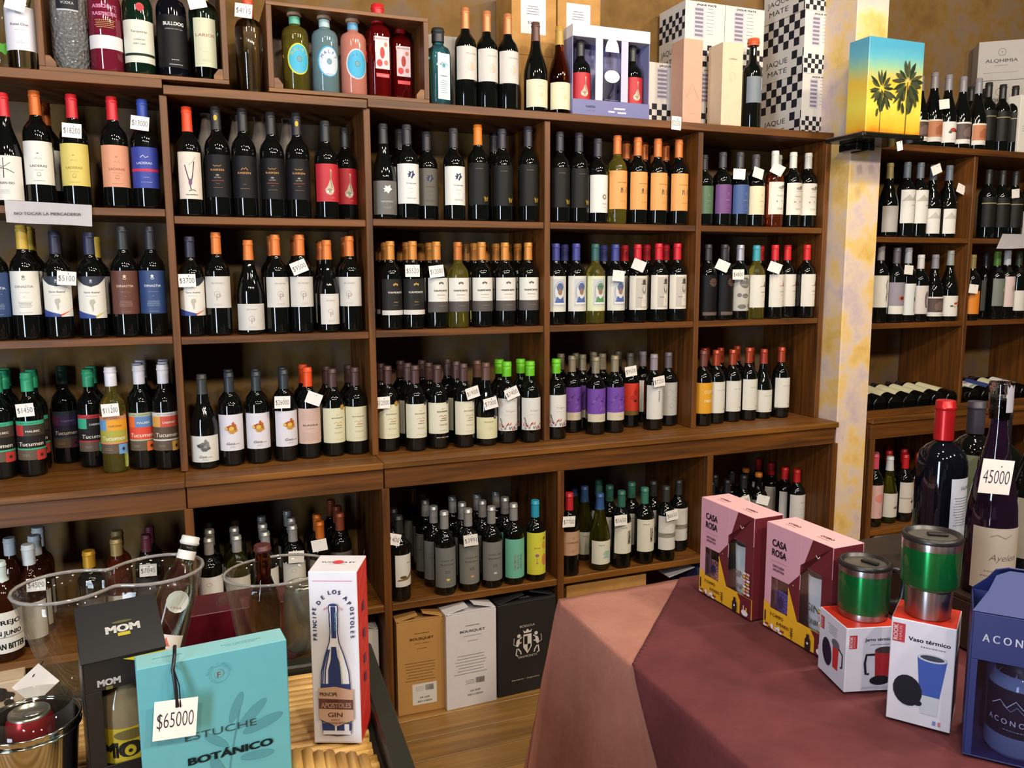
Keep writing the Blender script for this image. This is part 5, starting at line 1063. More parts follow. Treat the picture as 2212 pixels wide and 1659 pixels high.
sheet('white folded paper notice hanging from the far shelf edge', pts, PAP)
# grey tissue wraps behind the winged bottles
for kk, cx in enumerate((622, 562, 512, 447)):
    X = atY(cx, 290, .14).x
    t = thing('wrapped_bottle', 'bottle wrapped in grey tissue behind winged labels, '+('first', 'second', 'third', 'fourth')[kk]+' from pillar', 'bottle', (X, .15, Zb), 0, 'tissue wrapped bottles')
    mesh_obj('tissue_wrap', lathe([(.037, 0), (.040, .05), (.039, .20), (.030, .24), (.020, .28), (.015, .31), (.019, .33)], 9), M('7c7672', .8, bump=.6, bscale=60), t)

# ------------------------------------------------------------------ cartons on the floor under the base shelf
YF = -.10
def open_carton(label, pxl, pxr, pyb, mat, h, lettering, d=.24, rz=0, flaps=True, mat2=None):
    a = atZ(pxl, pyb[0], 0.001); b = atZ(pxr, pyb[1], 0.001); w = (b-a).length; ang = math.atan2(b.y-a.y, b.x-a.x)
    c = (a+b)/2; nx, ny = -sin(ang), cos(ang)
    t = thing('wine_carton', label, 'carton', (c.x+nx*d/2, c.y+ny*d/2, 0.001), ang); th = .003
    for nm, q in (('front_panel', (-w/2, -d/2, 0, w/2, -d/2+th, h)), ('back_panel', (-w/2, d/2-th, 0, w/2, d/2, h)), ('side_panel', (-w/2, -d/2+th+.0002, 0, -w/2+th, d/2-th-.0002, h)), ('side_panel', (w/2-th, -d/2+th+.0002, 0, w/2, d/2-th-.0002, h)), ('bottom_panel', (-w/2+th+.0002, -d/2+th+.0002, 0, w/2-th-.0002, d/2-th-.0002, th))):
        box(nm, *q, mat, t, .0008)
    if flaps:
        for s, ang2, L in ((-1, 12, w*.46), (1, 16, w*.46)):
            o = box('flap', 0, -d/2+.004, 0, L, d/2-.004, .003, mat2 or mat, t, .0005); o.location = (s*w/2, 0, h+.001); o.rotation_euler = (0, radians(-ang2), 0) if s < 0 else (0, radians(180+ang2), 0)
            if s > 0: o.location.z += .003
        o = box('flap', -w/2+.006, 0, 0, w/2-.006, d*.46, .003, mat2 or mat, t, .0005); o.location = (0, -d/2, h+.0015); o.rotation_euler = (radians(-6), 0, 0)
    face_print(t, lettering(w*1000, h*1000), 'lettering', 'front', w, d, h); return t
def bous_print(c, stick):
    def f(W, H):
        p = Pr(); p.fine(4, H*.86, W*.34, 1, 3, c, 3); p.t('BOUSQUET', 4, H*.795, 9, c, W*.5, b=.03); p.fine(4, H*.755, W*.42, 1, 3, c, 1.6); p.fine(4, H*.70, W*.22, 1, 3, c, 1.6)
        p.fine(-W*.02, H*.55, W*.68, 7, H*.032, c, 1.8)
        if stick: p.r(-W*.20, H*.09, W*.32, H*.32, 'd6d3cc')
        p.fine(-W*.04, H*.28, W*.2, 3, 6, '5a5850', 1.4)
        for i in range(11): p.r(W*(.08+i*.016), H*.24, W*(.088+i*.016), H*.30, '2c2a28')
        p.t('24-339', W*.06, H*.16, 6, '2c2a28', W*.2); p.t('02/11/2024', W*.06, H*.12, 6, '2c2a28', W*.3); return p
    return f
open_carton('open brown cardboard wine carton on the floor', 861, 962, (1548, 1529), M('b5884a', .75, bump=.1), .335, bous_print('5a3c18', True))
open_carton('open white cardboard wine carton on the floor', 966, 1073, (1536, 1512), M('d6d4d8', .6), .345, bous_print('5a585c', False), d=.24)
def via_print(W, H):
    p = Pr(); c = 'd0ccc6'; p.t('FRAGIL', W*.0, H*1.0, 9, c, W*.3) if False else None
    p.t('BODEGA', 0, H*.72, 9, c, W*.26); p.t('VIAMONTE', 0, H*.385, 9, c, W*.34); p.p([(-16, H*.64), (16, H*.64), (17, H*.5), (0, H*.425), (-17, H*.5)], c); p.p([(-13, H*.62), (0, H*.62), (0, H*.53), (-13, H*.53)], '1c1b1c'); p.p([(0, H*.53), (13, H*.53), (12, H*.5), (0, H*.45)], '1c1b1c')
    p.p([(-14, H*.655), (14, H*.655), (18, H*.69), (9, H*.67), (0, H*.70), (-9, H*.67), (-18, H*.69)], c)
    for s in (-1, 1):
        x = s*38; p.e(x, H*.56, 7, 15, c, 12, s*12); p.e(x-s*4, H*.635, 7, 7, c); p.l([(x-s*2, H*.59), (x-s*16, H*.62)], 4, c); p.l([(x, H*.55), (x-s*14, H*.56)], 4, c); p.l([(x, H*.50), (x-s*10, H*.46), (x-s*12, H*.43)], 4.5, c); p.l([(x+s*4, H*.50), (x+s*8, H*.43), (x, H*.42)], 4.5, c); p.l([(x+s*6, H*.53), (x+s*18, H*.55), (x+s*15, H*.62)], 2, c)
    p.t('Mendoza - Argentina', -8, H*.15, 6, c, W*.48); p.p([(W*.36, H*.08), (W*.44, H*.08), (W*.46, H*.16), (W*.38, H*.13)], c); return p
vk = open_carton('open black wine carton with white lion crest on the floor', 1077, 1200, (1508, 1479), M('201f20', .5), .345, via_print, d=.24)
p = Pr(); p.t('FRAGIL', 0, 30, 14, 'd0ccc6', 52); face_print([c for c in vk.children if c.name.startswith('flap')][-1], p, 'flap_lettering', 'top', 0, 0, .0032)
open_carton('white carton on the floor behind the gin carton', 768, 822, (1546, 1536), M('c9c7c2', .6), .30, lambda W, H: Pr().fine(0, H*.6, W*.5, 4, 10, 'a8a6a2', 2), flaps=True)
# cartons behind the tablecloth
t = carton('floor_carton', 'brown carton with clear tape under the bay of brushstroke labels', 'carton', (1.46, .03, .001), 0, .34, .22, .36, CARD); p = Pr(); p.r(-60, 60, -30, 190, 'c6c2bc'); face_print(t, p, 'tape', 'top', .34, .22, .36)
t = carton('floor_carton', 'navy blue open carton with white flap under the base shelf', 'carton', (2.02, 0.0, .001), 0, .34, .2, .355, M('232a52', .5)); o = box('flap', 0, 0, 0, .12, .16, .003, M('c6c4c6', .6), t, .0005); o.location = (-.17, -.08, .356); o.rotation_euler = (0, radians(168), 0)
for k, (x, y) in enumerate(((2.86, -.02), (3.05, .02))):
    o = box('paper_pad', -.10, -.06, 0, .10, .06, .025, M('c6c2cc', .6), None, .001); o.location = (x, y, .3505); o.rotation_euler = (0, 0, radians(6-9*k)); tag(o, 'white paper pad lying in the cabinet beyond the pillar' + (' near its middle' if k else ' by its front post'), 'pad')
box('low_shelf', .02, -.09, .326, .61, .34, .350, COUNTER, bR, .001)

# ------------------------------------------------------------------ display table with bamboo mat
ZTB = .74
e1 = atZ(801, 1388, ZTB+.02); e2 = atZ(898, 1659, ZTB+.02)
ang = math.atan2(e1.x-e2.x, e1.y-e2.y)
tb = thing('display_table', 'black framed display table covered with bamboo canes', 'table', (e1.x, e1.y, 0), -ang)
BLACK = M('23251f', .35, bump=.2); L, Wd = 1.25, 1.15
box('table_body', -Wd, -L, .0, -.03, -.03, ZTB-.022, M('2a2620', .5), tb, .003)
box('rim', -.036, -L, ZTB-.10, 0, 0, ZTB+.022, BLACK, tb, .004); box('rim', -Wd, -.036, ZTB-.10, -.0365, 0, ZTB+.010, BLACK, tb, .004)
cm = tube([(x*.1-1.0, 0, .0015*sin(x*1.9)) for x in range(0, 11)], .0098, 8)
for i in range(45):
    y = -.052-i*.0197
    if y < -L+.02: break
    o = mesh_obj('bamboo_cane', cm, BAMBOO, tb, (-.045+random.uniform(-.006, .004)-(.0), y, ZTB-.0115)); o.rotation_euler = (random.uniform(0, 6), 0, random.uniform(-.004, .004))
cm2 = tube([(0, y*-.05, .001*sin(y*2.1)) for y in range(0, 8)], .0105, 8)
PMAT = thing('bamboo_mat', 'strip of lengthwise bamboo canes at the front of the display table', 'mat', (0, 0, 0))
P0 = atZ(700, 1645, ZTB)
for i in range(7):
    P = atZ(640+i*24, 1640+i*2, ZTB); mesh_obj('bamboo_cane', cm2, BAMBOOY, PMAT, (P.x-.0, P.y+.004*(i % 2), ZTB+.0095), (0, 0, -ang))
TZ = ZTB

# ------------------------------------------------------------------ gin carton
a = atZ(682, 1606, TZ+.0); b = atZ(779, 1607, TZ); w = (b-a).length+.004; ang_g = math.atan2(b.y-a.y, b.x-a.x); hG = .297; dG = w*.98
cx_, cy_ = (a.x+b.x)/2-sin(ang_g)*dG/2, (a.y+b.y)/2+cos(ang_g)*dG/2
WG = M('d2d0d6', .45); RG = M('d2322e', .4)
gin = carton('gin_carton', 'tall white and red gin carton with navy bottle drawing', 'carton', (cx_, cy_, TZ+.0008), ang_g, w, dG, hG, [WG, WG, WG, RG, WG, RG])
NV = '202f63'; p = Pr(); H = hG*1000; W = w*1000
p.r(-W*.42, H*.945, W*.40, H*.949, 'c87080')
p.arc('PRINCIPE DE LOS APOSTOLES', 0, H*.735, W*.355, 7.0, NV, -118, 118, b=.03) if False else None
for i, ch in enumerate('PRINCIPE'): p.t(ch, -W*.36, H*(.615+i*.0245), 6.4, NV, rot=90-i*1.5, b=.035)
for ch, u, v, ro in (('D', -.27, .818, 48), ('E', -.19, .846, 34), ('L', -.065, .872, 12), ('O', .03, .876, 0), ('S', .125, .872, -10), ('A', .235, .843, -36), ('P', .30, .815, -50)): p.t(ch, W*u, H*v, 6.8, NV, rot=ro, b=.035)
for i, ch in enumerate('OSTOLES'): p.t(ch, W*.345, H*(.790-i*.0262), 6.4, NV, rot=-90+3*max(0, 3-i), b=.035)
p.arc('MATE GIN', 0, H*.745, W*.22, 4, 'c8606c', -44, 44, b=.01)
def glassline(sgn): return [(sgn*W*.085, H*.815), (sgn*W*.095, H*.79), (sgn*W*.08, H*.765), (sgn*W*.085, H*.735), (sgn*W*.075, H*.66), (sgn*W*.10, H*.60), (sgn*W*.20, H*.52), (sgn*W*.285, H*.43), (sgn*W*.30, H*.36), (sgn*W*.30, H*.10), (sgn*W*.27, H*.062), (0, H*.055)]
p.p([(-W*.08, H*.81), (W*.08, H*.81), (W*.08, H*.74), (W*.07, H*.66), (W*.18, H*.52), (W*.27, H*.43), (W*.29, H*.35), (-W*.29, H*.35), (-W*.27, H*.43), (-W*.18, H*.52), (-W*.07, H*.66), (-W*.08, H*.74)], 'dcdade')
for s in (-1, 1): p.l(glassline(s), 1.7, NV)
p.e(0, H*.815, W*.085, 2.4, NV); p.r(-W*.05, H*.625, W*.05, H*.805, NV); p.t('MATE GIN', 1.8, H*.72, 3.2, '7ab8d0', 30, rot=-90)
p.p([(-W*.06, H*.575), (W*.04, H*.575), (W*.06, H*.52), (W*.13, H*.46), (W*.15, H*.36), (-W*.15, H*.36), (-W*.14, H*.44), (-W*.08, H*.50)], NV)
for u0, u1 in ((-.10, -.20), (-.13, -.245), (.08, .125)): p.l([(W*u0, H*.56), (W*u1, H*.44), (W*(u1*1.08), H*.36)], 2.2 if u0 < 0 else 1.2, NV if u0 < 0 else 'c9cf9a')
p.r(-W*.30, H*.33, W*.30, H*.36, NV); p.r(-W*.30, H*.07, W*.30, H*.13, NV); p.r(-W*.29, H*.062, W*.29, H*.085, 'd2d0d6'); p.r(-W*.04, H*.075, W*.0, H*.125, 'd2d0d6'); p.r(W*.16, H*.075, W*.26, H*.125, 'd2d0d6')
p.p([(-W*.36, H*.335), (0, H*.345), (W*.36, H*.325), (W*.36, H*.15), (0, H*.11), (-W*.36, H*.155)], 'b9937a'); p.p([(-W*.36, H*.275), (W*.36, H*.268), (W*.36, H*.21), (-W*.36, H*.215)], '58302a')
p.t('PRINCIPE', -W*.14, H*.29, 6.5, '4a2a24', W*.36, b=.02, sh=-.2); p.t('DE LOS', -W*.06, H*.255, 4, '4a2a24', W*.20); p.t('APOSTOLES', 0, H*.222, 9, 'c8a088', W*.62, b=.03); p.t('GIN', -W*.02, H*.168, 8, '4a2c28', W*.30); p.fine(-W*.02, H*.148, W*.2, 1, 3, '6a4840', 1.5); p.t('MOSQUETA', 0, H*.128, 3, '6a4840', W*.4)
p.r(-W*.44, H*.022, W*.38, H*.0245, 'a8a0b0'); face_print(gin, p, 'front_print', 'front', w, dG, hG)
p = Pr(); p.t('YUYMARA EY', 0, dG*520, 6, '2c2a34', W*.72); p.e(0, dG*560, 9, 8, 'c83a44'); p.fine(0, dG*430, W*.4, 1, 3, 'a87880', 1.2); face_print(gin, p, 'top_lettering', 'top', w, dG, hG)
p = Pr()
for i in range(7): p.l([(-30, 40+i*38), (-5, 60+i*38), (20, 85+i*38)], .7, 'e8a09c')
for v in (.78, .62, .47, .36): p.p([(-6, H*v), (8, H*v), (10, H*(v-.06)), (-8, H*(v-.05))], '6a3a54')
face_print(gin, p, 'side_print', 'right', w, dG, hG)

# ------------------------------------------------------------------ turquoise case
yT = -1.545
a = atY(290, 1452, yT); b = atY(616, 1398, yT+.02); wT = (b-a).length*1.0; hT = a.z-TZ; dT = .045
angT = math.atan2(b.y-a.y, b.x-a.x)
TQ = M('5aa0a9', .5); TQt = M('80b8bd', .5)
a2 = atZ(305, 1652, TZ); 
tq = carton('turquoise_case', 'turquoise gift case with botanical leaf print', 'box', ((a.x+b.x)/2, yT+.01+dT/2, TZ+.0008), angT, wT, dT, hT+.002, [TQ, TQt, TQ, TQ, TQ, TQ])
W, H = wT*1000, hT*1000; p = Pr(); LF = '478791'
for x, y, L, ro in ((26, .64, 40, 68), (48, .58, 46, 42), (62, .50, 50, 16), (-4, .46, 34, 140), (52, .30, 40, -4), (-2, .26, 44, -70)): p.e(x, H*y, L*.6, L*.17, LF, 14, ro)
p.l([(8, H*.04), (14, H*.3), (30, H*.62)], 1.2, '3c8090'); p.e(5, H*.88, 6, 6, '5a9a9c'); p.t('F', 5, H*.86, 8, '8a4a54', 5); p.ring(5, H*.88, 13, 13, .6, '4a98a0'); p.arc('FLOR Y MONTE', 5, H*.88, 14, 3.4, '4a8a94', -80, 80, b=0)
p.t('ESTUCHE', 4, H*.50, 11, '1e3438', 98, b=-.008); p.t('BOT\u00c1NICO', 16, H*.345, 11, '1a2a2e', 116, b=.045); face_print(tq, p, 'front_print', 'front', wT, dT, hT)
p = Pr(); p.fine(40, 22, 60, 2, 5, '5aa4ac', 1.8); p.fine(-60, 22, 50, 1, 5, '5aa4ac', 1.8); face_print(tq, p, 'top_lettering', 'top', wT, dT, hT+.002)
c_ = Vector(((a.x+b.x)/2, yT+.01, 0)); tgp = atY(379, 1553, yT-.012)
hk = atY(373, 1440, yT-.004); price_tag(tgp, '$65000', 6, math.degrees(angT), .056, .056, to=(hk.x, hk.y+.006, hk.z-.002), who='hanging on the turquoise case')
t = mesh_obj('black_ribbon', tube([(hk.x+.003, yT+.03, hk.z+.014), (hk.x+.003, yT+.004, hk.z+.012), (hk.x, yT-.006, hk.z-.004), (hk.x+.002, yT-.008, (hk.z+tgp.z)/2+.012), (hk.x+.003, yT-.012, tgp.z+.017)], .0026, 7), M('12121a', .4)); tag(t, 'black ribbon looped over the turquoise case', 'ribbon')

# ------------------------------------------------------------------ black and yellow rum box with a windowed bottle
yM = -1.44
a = atY(176, 1440, yM); b = atY(357, 1392, yM+.02); wM = (b-a).length; angM = math.atan2(b.y-a.y, b.x-a.x); hM = a.z-TZ; dM = .085
mx_, my_ = (a.x+b.x)/2-sin(angM)*dM/2, (a.y+b.y)/2+cos(angM)*dM/2
KB = M('17181a', .35); YL = M('b3a41c', .5)
mom = thing('windowed_rum_box', 'black and yellow bottle box with front window and sloping top', 'box', (mx_, my_, TZ+.0008), angM); th = .002; hb = hM-.030
box('bottom_panel', -wM/2, -dM/2, 0, wM/2, dM/2, th, KB, mom, .0004); box('back_panel', -wM/2, dM/2-th, th+.0002, wM/2, dM/2, hM, KB, mom, .0004); box('side_panel', -wM/2, -dM/2, th+.0002, -wM/2+th, dM/2-th-.0002, hM, KB, mom, .0004); box('side_panel', wM/2-th, -dM/2, th+.0002, wM/2, dM/2-th-.0002, hM, KB, mom, .0004)
box('front_header', -wM/2+th+.0002, -dM/2, hb-.015, wM/2-th-.0002, -dM/2+th, hM, KB, mom, .0004); box('front_foot', -wM/2+th+.0002, -dM/2, th+.0002, wM/2-th-.0002, -dM/2+th, .045, KB, mom, .0004)
box('front_strip', -wM/2+th+.0002, -dM/2, .0455, -wM/2+.024, -dM/2+th, hb-.0155, KB, mom, .0004); box('front_strip', wM/2-.03, -dM/2, .0455, wM/2-th-.0002, -dM/2+th, hb-.0155, YL, mom, .0004)
o = box('sloping_top', -wM/2-.001, 0, 0, wM/2+.001, .105, .002, KB, mom, .0004); o.location = (0, -dM/2-.001, hM+.0006); o.rotation_euler = (radians(31), 0, 0)
p = Pr(); p.t('MOM', 0, 44, 13, 'd6d4cc', 46, b=.05); p.r(-8, 36, 9, 42, 'a8981c'); p.e(0, 62, 14, 2.4, '4c4a20'); q = mesh_obj('top_lettering', p.build('lettering'), parent=o); q.matrix_local = Matrix.Translation((.004, .0, .0022)) @ Matrix.Rotation(-pi/2, 4, 'X')
p = Pr(); W, H = wM*1000, hM*1000; p.p([(-W*.02, H*.985), (W*.5, H*.985), (W*.5, H*.93), (W*.2, H*.94)], YL); p.t('MOM', -W*.20, H-38, 10, 'c8c6c0', 30, b=.05); p.r(-W*.24, H-45, -W*.16, H-40, '6a6428'); p.p([(W*.14, H-66), (W*.5, H-62), (W*.5, H-50), (W*.14, H-60)], YL)
for i in range(7): p.r(W*.33, 60+i*16, W*.44, 66+i*16, '1a1a1a')
p.p([(-W*.05, 6), (W*.5, 16), (W*.5, 30), (-W*.05, 12)], YL); face_print(mom, p, 'front_print', 'front', wM, dM, hM)
D('rum', 'round rum bottle seen through the black box window', 'J', glass('rum_glass', 'd9c79a', .02, 1.4, .75), cap='2a2a2a', lab=(.08, .46, 'a8951c'), h=.205, r=.039, arc=.12, name='rum_bottle',
  pr=lambda p, H: (p.t('MOM', 0, H*.42, 22, '1c1a16', 76, b=.06), p.e(0, H*.53, 8, 8, 'a8951c'), p.e(0, H*.53, 3, 3, '1c1a16'), p.e(2, H*.86, 24, 8, '5a5024'), p.r(-60, H*.0, 60, H*.30, '2a261c'), p.t('ROCKS', 0, H*.20, 6, 'a8951c', 26), p.fine(0, H*.08, 60, 2, 6, '8a7a2c', 2)))
bottle('rum', (mx_, my_-.002, TZ+.0035), angM, 1, 'yellow-banded rum bottle standing inside the black windowed box')

# ------------------------------------------------------------------ clear ice buckets and what stands in them
def shell_ring(outline_fn, zs, th=.0035, n=48):
    """open vessel: outline_fn(z fraction) gives a closed outline; wall of thickness th"""
    vs_, fs = [], []; m = len(zs)
    for inner in (0, 1):
        for f_, z in zs:
            pts = outline_fn(f_)
            for (x, y) in pts:
                if inner: l_ = math.hypot(x, y); x, y = x*(1-th/l_), y*(1-th/l_)
                vs_.append((x, y, z+(th if inner and z == zs[0][1] else 0)))
    for s in (0, 1):
        o = s*m*n
        for i in range(m-1):
            for k in range(n): a = o+i*n+k; b = o+i*n+(k+1) % n; fs.append((a, b, b+n, a+n) if not s else (a, a+n, b+n, b))
    for k in range(n): a = (m-1)*n+k; b = (m-1)*n+(k+1) % n; c = a+m*n; d = b+m*n; fs.append((a, b, d, c))
    fs.append(tuple(range(n-1, -1, -1))); fs.append(tuple(m*n+k for k in range(n)))
    me = bpy.data.meshes.new('vessel'); me.from_pydata(vs_, [], fs); me.update()
    for p_ in me.polygons: p_.use_smooth = len(p_.vertices) == 4
    return me
RIMG = glass('acrylic_rim', 'fbfaf6', .05, 1.4, .8)
def peanut(f_):
    k = .64+.36*f_; n = 48; out = []
    for i in range(n):
        a = 2*pi*i/n; r = .113+.064*cos(2*a); out.append((r*cos(a)*k, r*sin(a)*k*1.10))
    return out
zr1 = TZ+.205
l1 = atZ(20, 1292, zr1); r1 = atZ(436, 1212, zr1); cc = (l1+r1)/2; sc = (r1-l1).length/.354; an = math.atan2(r1.y-l1.y, r1.x-l1.x)
me = shell_ring(peanut, [(0, 0), (.12, .012), (.55, .10), (.86, .17), (1, .205)])
b1 = thing('ice_bucket', 'double-lobed clear acrylic ice bucket holding a water bottle', 'bucket', (cc.x, cc.y, TZ+.0008), an); b1.scale = (sc, sc, 1); mesh_obj('clear_shell', me, ACRYL, b1)
rp = peanut(1.0); mesh_obj('rim', tube([(x, y, .206) for x, y in rp]+[(rp[0][0], rp[0][1], .206)], .0035, 6, False), RIMG, b1)
# water bottle leaning in it
w0 = atY(330, 1475, -1.10); w1 = atY(413, 1158, -1.03); ax = (w1-w0); Lw = ax.length
D('water', 'clear glass mineral water bottle leaning in the ice bucket', 'J', glass('water_glass', 'cfe6dc', .01), cap='c9c9c4', z0=.955, fat=1.15, lab=(.12, .34, 'c6c4bc'), h=Lw, r=.036, arc=.07, neck=(.84, .90, 'd6d2cc'), name='water_bottle', capn='crown_cap',
  pr=lambda p, H: (p.star(0, H*.75, 11, 5, 3, 'c05a4c'), p.t('ACQUA', 0, H*.42, 9, 'c05a4c', 40), p.t('PANNA', 0, H*.10, 12, 'c05a4c', 52), p.e(4, H*2.0, 21, 21, 'c0c8c4', 12), p.ring(4, H*2.0, 21, 21, 1, 'd8dcd8', 12), p.t('1564', 4, H*1.78, 4, 'a86a60', 16)))
wt = bottle('water', w0, 0, 1, 'clear glass mineral water bottle leaning in the double-lobed bucket'); _z = ax.normalized(); _x = Vector((0, 1, 0)).cross(_z).normalized(); _y = _z.cross(_x); wt.rotation_euler = Matrix(((_x.x, _y.x, _z.x), (_x.y, _y.y, _z.y), (_x.z, _y.z, _z.z))).to_euler()
# second bucket
def roundish(f_):
    k = .74+.26*f_; n = 48; return [(.105*cos(2*pi*i/n)*k, .085*sin(2*pi*i/n)*k) for i in range(n)]
zr2 = TZ+.175; l2 = atZ(484, 1240, zr2); C2 = Vector((l2.x+.103, l2.y-.02, TZ+.0008)); 
b2 = thing('ice_bucket', 'oval clear acrylic ice bucket holding a beer bottle and can', 'bucket', C2, .12); mesh_obj('clear_shell', shell_ring(roundish, [(0, 0), (.12, .010), (.55, .085), (.86, .145), (1, .175)]), ACRYL, b2)
rp = roundish(1.0); mesh_obj('rim', tube([(x, y, .176) for x, y in rp]+[(rp[0][0], rp[0][1], .176)], .003, 6, False), RIMG, b2)
mesh_obj('handle_knob', lathe([(.006, 0), (.011, .004), (.013, .016), (.009, .024)], 14), ACRYL, b2, (-.098, .0, .135), (0, -pi/2, 0))
D('beer', 'brown glass beer bottle standing in the oval bucket', 'G', glass('beer_glass', '6a2a10', .02), cap='4a1c18', z0=.955, fat=1.1, h=.225, r=.031, name='beer_bottle', capn='crown_cap')
bottle('beer', (C2.x-.028, C2.y+.008, TZ+.006), 0, 1, 'brown glass beer bottle standing in the oval bucket')
def can(loc, mat, label, s=1.0, band=None):
    t = thing('drink_can', label, 'can', loc); r = .033*s; h = .122*s
    mesh_obj('can_body', lathe([(.024*s, 0), (.031*s, .004*s), (r, .012*s), (r, h*.86), (.0285*s, h*.965)], 26, True, False), mat, t)
    mesh_obj('can_lid', lathe([(.0285*s, h*.965), (.0282*s, h), (.0262*s, h), (.0255*s, h*.965), (0.002, h*.965)], 26, False, False), M('b4b6a8', .25, .9), t)
    o = mesh_obj('pull_tab', lathe([(.006, 0), (.009, .0005), (.009, .0018), (.006, .002)], 14), M('c0c0b8', .25, .9), t, (.004, -.004, h*.97)); o.scale = (1.4, .9, 1); return t
can((C2.x+.045, C2.y-.012, TZ+.006), M('8a8c86', .3, .6), 'grey silver drink can standing in the oval bucket', 1.15)
# steel bucket with a red can at the corner
c3 = atZ(62, 1530, TZ+.14); 
b3 = thing('steel_bucket', 'small polished steel bucket with a drink can', 'bucket', (c3.x, c3.y, TZ+.0008)); ST = M('b8b8b0', .12, 1.0)
def rnd(f_): k = .82+.18*f_; n = 40; return [(.066*cos(2*pi*i/40)*k, .066*sin(2*pi*i/40)*k) for i in range(40)]
mesh_obj('steel_shell', shell_ring(rnd, [(0, 0), (.1, .008), (.5, .06), (.95, .118), (1, .122)], .0015, 40), ST, b3)
for zz, rr in ((.122, .067), (.110, .0665)): mesh_obj('rolled_rim', tube([(rr*cos(2*pi*i/40), rr*sin(2*pi*i/40), zz) for i in range(41)], .0022, 6, False), ST, b3)
mesh_obj('clear_liner', shell_ring(lambda f_: [(.060*cos(2*pi*i/40)*(.85+.15*f_), .060*sin(2*pi*i/40)*(.85+.15*f_)) for i in range(40)], [(0, .012), (.5, .07), (1, .145)], .0015, 40), ACRYL, b3)
can((c3.x, c3.y, TZ+.016), M('a8202c', .25, .5), 'red drink can standing in the steel bucket', .98)
# cards and red case behind
tgp = atY(78, 1478, -1.22); price_tag(tgp, '', -35, 20, .05, .05, to=(tgp.x+.01, tgp.y+.02, tgp.z+.03), who='lying against the clear bucket')
o = carton('illustrated_box', 'cream box with dark tree engraving behind the steel bucket', 'box', (atZ(-6, 1500, TZ).x-.015, -1.13, TZ+.0008), .1, .16, .05, .075, M('b8a488', .6)); p = Pr(); [p.e(30+((i*37) % 50)-20, 46+((i*23) % 26)-10, 8, 6, '2a2622', 9) for i in range(14)]; p.r(28, 4, 31, 36, '2a2622'); face_print(o, p, 'tree_print', 'front', .16, .05, .075)
rc = atY(440, 1328, -.86); carton('maroon_case', 'dark red chest standing on the floor behind the display table', 'chest', (rc.x+.02, -.80, .001), .05, .34, .12, rc.z, M('520a16', .35))

# ------------------------------------------------------------------ table under two cloths
ZR = .75; TX, TY = .815, -1.035
rt = thing('cloth_table', 'table hidden under salmon and maroon cloths', 'table', (TX, TY, 0)); TW = M('3a2a1c', .6)
box('table_top', .004, -1.6, ZR-.04, 1.5, -.004, ZR-.006, TW, rt, .003)
for x, y in ((.06, -.06), (1.44, -.06), (.06, -1.54), (1.44, -1.54)): box('leg', x-.03, y-.03, 0, x+.03, y+.03, ZR-.0405, TW, rt, .003)
def drape(a, b, lift, seed, wav):
    """cloth parameter plane to space: a < 0 hangs on the side, b > 0 hangs at the far end"""
    ha, hb = max(0, -a), max(0, b); x = TX+max(a, 0); y = TY+min(b, 0); r = .012+lift; z = ZR+lift
    n = sin(a*31+seed)*cos(b*27+seed*2)+.6*sin(a*63+b*41+seed)+.4*sin(b*90-a*50)
    if ha <= 0 and hb <= 0: return x, y, z+wav*.0016*(n+1.6)
    d = max(ha, hb); fl = .10*min(1, d/.6)
    t = min(1, d/.02); z -= (r*(1-math.sqrt(max(0, 1-t*t)))) if d < .02 else d-.02+r
    f1 = fl+wav*.016*min(1, d/.2)*sin(b*19+a*3+seed)
    if ha > 0: x -= f1*(ha/d)+lift*(1+2*min(1, d/.1))
    if hb > 0: y += (fl*.4+wav*.012*min(1, d/.2)*sin(a*23+seed))*(hb/d)+lift
    return x, y, z
def cloth(name, label, a0, a1, b0, b1, step, lift, seed, wav, mat, cut=None):
    bm = bmesh.new(); na = int((a1-a0)/step); nb = int((b1-b0)/step); g = [[bm.verts.new((a0+(a1-a0)*i/na, b0+(b1-b0)*j/nb, 0)) for i in range(na+1)] for j in range(nb+1)]
    for j in range(nb):
        for i in range(na): bm.faces.new((g[j][i], g[j][i+1], g[j+1][i+1], g[j+1][i]))
    if cut: bmesh.ops.bisect_plane(bm, geom=list(bm.verts)+list(bm.edges)+list(bm.faces), plane_co=cut[0], plane_no=cut[1], clear_inner=True)
    for v in bm.verts: v.co = drape(v.co.x, v.co.y, lift, seed, wav)
    bmesh.ops.solidify(bm, geom=list(bm.faces), thickness=.0012)
    o = mesh_obj(name, bm_mesh(bm, name, True), mat); tag(o, label, 'tablecloth'); return o
SAL = blotch('salmon_cotton', [(.3, 'd58f7e'), (.7, 'e2a28e')], 9, .85, .25); MAR = blotch('maroon_cotton', [(.3, '521e22'), (.7, '642a2d')], 8, .8, .3)
cloth('tablecloth', 'salmon pink tablecloth showing at the table corner', -.62, 1.5, -1.62, .5, .02, .0, 1.3, .5, SAL)
cloth('tablecloth', 'maroon tablecloth laid slantwise over the salmon one', -.60, 1.5, -1.62, .012, .0125, .0035, 1.3, .5, MAR, ((.335, 0, 0), (.72, -.69, 0)))
ZS = ZR+.0095

